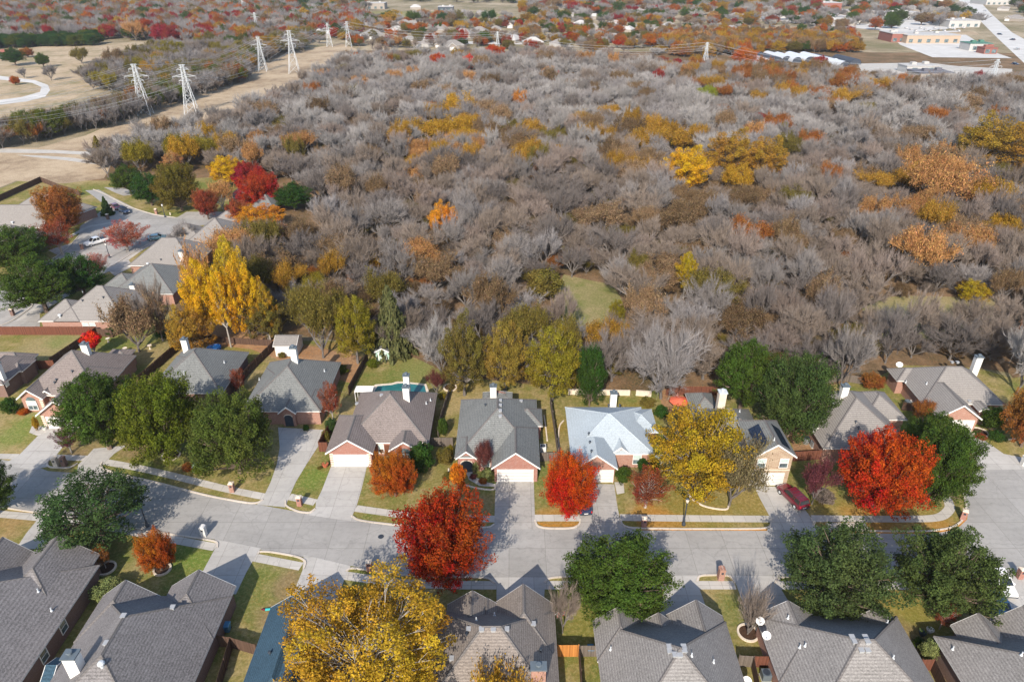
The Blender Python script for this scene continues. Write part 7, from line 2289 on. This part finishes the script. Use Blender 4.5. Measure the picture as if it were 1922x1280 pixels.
M['far_wall'] = plain('pale_far_wall', (0.30, 0.265, 0.23), .9)
M['far_white'] = plain('white_far_roof', (0.40, 0.39, 0.375), .7)
M['far_red'] = plain('red_far_wall', (0.24, 0.10, 0.08), .8)
M['far_orange'] = plain('orange_far_wall', (0.36, 0.28, 0.21), .8)
M['far_green'] = plain('green_far_roof', (0.07, 0.17, 0.13), .7)
M['far_dark'] = plain('dark_far_roof', (0.12, 0.12, 0.14), .8)
def bigbox(label, x0, x1, ybase, depth, h, wall, roof, name='commercial_building', rz=0, doors=0):
    a, b = P(x0, ybase), P(x1, ybase)
    w = (b - a).length; root = thing(name, label, 'building', ((a.x + b.x) / 2, a.y, 0), R(rz))
    m = MB(); m.box(-w / 2, 0, 0, w / 2, depth, h); m.build('wall', M[wall], root)
    m = MB(); m.box(-w / 2 - .3, -.3, h + .003, w / 2 + .3, depth + .3, h + .35); m.box(-w / 4, depth * .4, h + .35, -w / 4 + 3, depth * .4 + 3, h + 1.8); m.box(w / 5, depth * .6, h + .35, w / 5 + 3, depth * .6 + 3, h + 1.8); m.build('roof', M[roof], root)
    n = max(2, int(w / 7))
    for i in range(n):
        cx = -w / 2 + (i + .5) * w / n
        m = MB(); m.box(cx - 1.6, -.06, .6, cx + 1.6, -.003, min(h - .8, 3.2)); m.build('window', M['glass'], root)
bigbox('long low orange walled store beside the far car park', 1700, 1800, 82, 26, 6, 'far_orange', 'far_white')
bigbox('white roofed store wing left of the orange walled store', 1672, 1698, 80, 24, 6.5, 'far_red', 'far_white')
bigbox('low building with a dark green roof near the highway', 1818, 1860, 96, 14, 5, 'far_white', 'far_green')
bigbox('small red walled shop next to the dark green roof', 1846, 1870, 102, 10, 4, 'far_red', 'far_red')
bigbox('red walled church like hall with a long white roof at the top', 1540, 1578, 21, 34, 9, 'far_red', 'far_white')
bigbox('long white barn at the far top left of centre', 677, 722, 18, 24, 7, 'far_wall', 'far_white', 'barn')
bigbox('white shed with dark open front on the far green field', 822, 850, 22, 20, 5, 'poly_dark', 'far_white', 'barn')
bigbox('row of white commercial units below the top right road', 1660, 1730, 36, 26, 6, 'far_white', 'far_white')
bigbox('white mall block at the top right beside the highway', 1780, 1838, 52, 30, 6, 'far_white', 'far_white')
bigbox('pale commercial block left of the white units', 1590, 1640, 30, 24, 5, 'far_wall', 'far_white')
bigbox('white warehouse right of the highway top', 1850, 1900, 10, 40, 8, 'far_white', 'far_white')
bigbox('grey roofed workshop near the storage tank', 1724, 1790, 152, 16, 4, 'far_wall', 'far_dark')
bigbox('low white office beyond the workshop', 1700, 1760, 138, 12, 4, 'far_white', 'far_white')
bigbox('tan commercial block at the top right near the road bend', 1480, 1530, 26, 24, 5, 'far_wall', 'far_dark')
bigbox('white warehouse at the top right horizon', 1740, 1790, 10, 40, 8, 'far_white', 'far_white')
bigbox('small white house on the far left meadow', -8, 8, 71, 14, 6, 'far_white', 'far_white', 'barn')
bigbox('red roofed low house at the left edge of the park', -6, 6, 112, 12, 4, 'far_white', 'far_red', 'barn')

# far suburb houses
protos = []
for i, (rm, wm) in enumerate([('roof_far', 'far_wall'), ('roof_taupe', 'far_wall'), ('roof_far', 'far_white'), ('roof_brown', 'far_wall')]):
    pass
FARLAB = 'distant suburban house with pale hip roof among the far autumn trees'
def far_house(x, y, rz, rm, wm, first=None, s=1.0):
    if first is not None:
        o = copy_tree(first); o.location = (x, y, 0); o.rotation_euler = (0, 0, rz); o.scale = (s, s, s); return o
    root = thing('suburban_house', FARLAB, 'house', (x, y, 0), rz, 'distant suburban houses')
    rb, wb = MB(), MB()
    roof_block(rb, wb, -8, 8, -6, 6, 3, .6, 'x', 'h', 'h', .01); roof_block(rb, wb, -8, -1, -10, 0, 3, .7, 'y', 'g', 'h', .02)
    rb.build('roof', [M[rm], M['white'], M[rm]], root); wb.build('wall', M[wm], root)
    m = MB(); m.box(-6.8, -9.65, .1, -2.2, -9.603, 2.3); m.build('garage_door', M['white'], root)
    return root
firsts = {}
rh = random.Random(12)
spots = []
for px, py_ in [(540, 62), (560, 66), (585, 58), (600, 70), (628, 62), (770, 82), (800, 88), (850, 92), (815, 80), (830, 88), (700, 72), (745, 62), (828, 62), (900, 66), (930, 60), (965, 80), (1000, 86), (870, 70), (1050, 88), (1180, 60), (1205, 56), (1225, 62), (1255, 52), (1275, 64), (1290, 76), (1312, 70), (1150, 78), (1110, 56),
                (1060, 32), (1100, 36), (1155, 50), (650, 52), (690, 58), (870, 30), (900, 28), (965, 52), (1010, 36), (1310, 16), (1330, 22), (1360, 10), (1400, 24), (1420, 14), (1445, 20), (1470, 34), (1500, 30), (1530, 36), (1490, 14), (1600, 12), (1640, 18), (1650, 6), (1560, 42), (1590, 48), (1620, 44), (1680, 28), (1710, 22), (1740, 30), (1430, 40), (1380, 36),
                (305, 48), (400, 24), (350, 66), (395, 80), (240, 70), (435, 48), (60, 30), (130, 12), (500, 30), (555, 20), (590, 18), (625, 16), (780, 18), (1010, 14), (1045, 16), (1130, 20), (1200, 26), (1240, 30), (1700, 8), (1800, 14), (1880, 20), (1905, 40), (730, 46), (760, 50), (1090, 50), (1130, 66), (1340, 60), (1372, 62), (1650, 160), (1690, 158)]:
    p = P(px, py_)
    key = rh.choice([('roof_far', 'far_wall'), ('roof_taupe', 'far_wall'), ('roof_far', 'far_white'), ('far_white', 'far_wall')])
    if key in firsts: far_house(p.x, p.y, rh.uniform(0, 6.28), *key, first=firsts[key], s=rh.uniform(.75, 1.1))
    else: firsts[key] = far_house(p.x, p.y, rh.uniform(0, 6.28), *key)
# ------------------------------------------------------------------ thin autumn haze, one closed box round everything
m = MB(); m.box(-2600, -60, -1.2, 2600, 3600, 70)
haze = m.build('haze', bpy.data.materials.new('haze_air'))
haze['kind'] = 'stuff'; haze['label'] = 'thin pale haze over the far woods'
hm = haze.data.materials[0]; hm.use_nodes = True
ht = hm.node_tree
for n in list(ht.nodes):
    if n.type == 'BSDF_PRINCIPLED': ht.nodes.remove(n)
pv = ht.nodes.new('ShaderNodeVolumePrincipled')
pv.inputs['Color'].default_value = (0.85, 0.9, 1.0, 1)
pv.inputs['Density'].default_value = 0.00008
pv.inputs['Anisotropy'].default_value = 0.2
ht.links.new(pv.outputs[0], ht.nodes['Material Output'].inputs['Volume'])
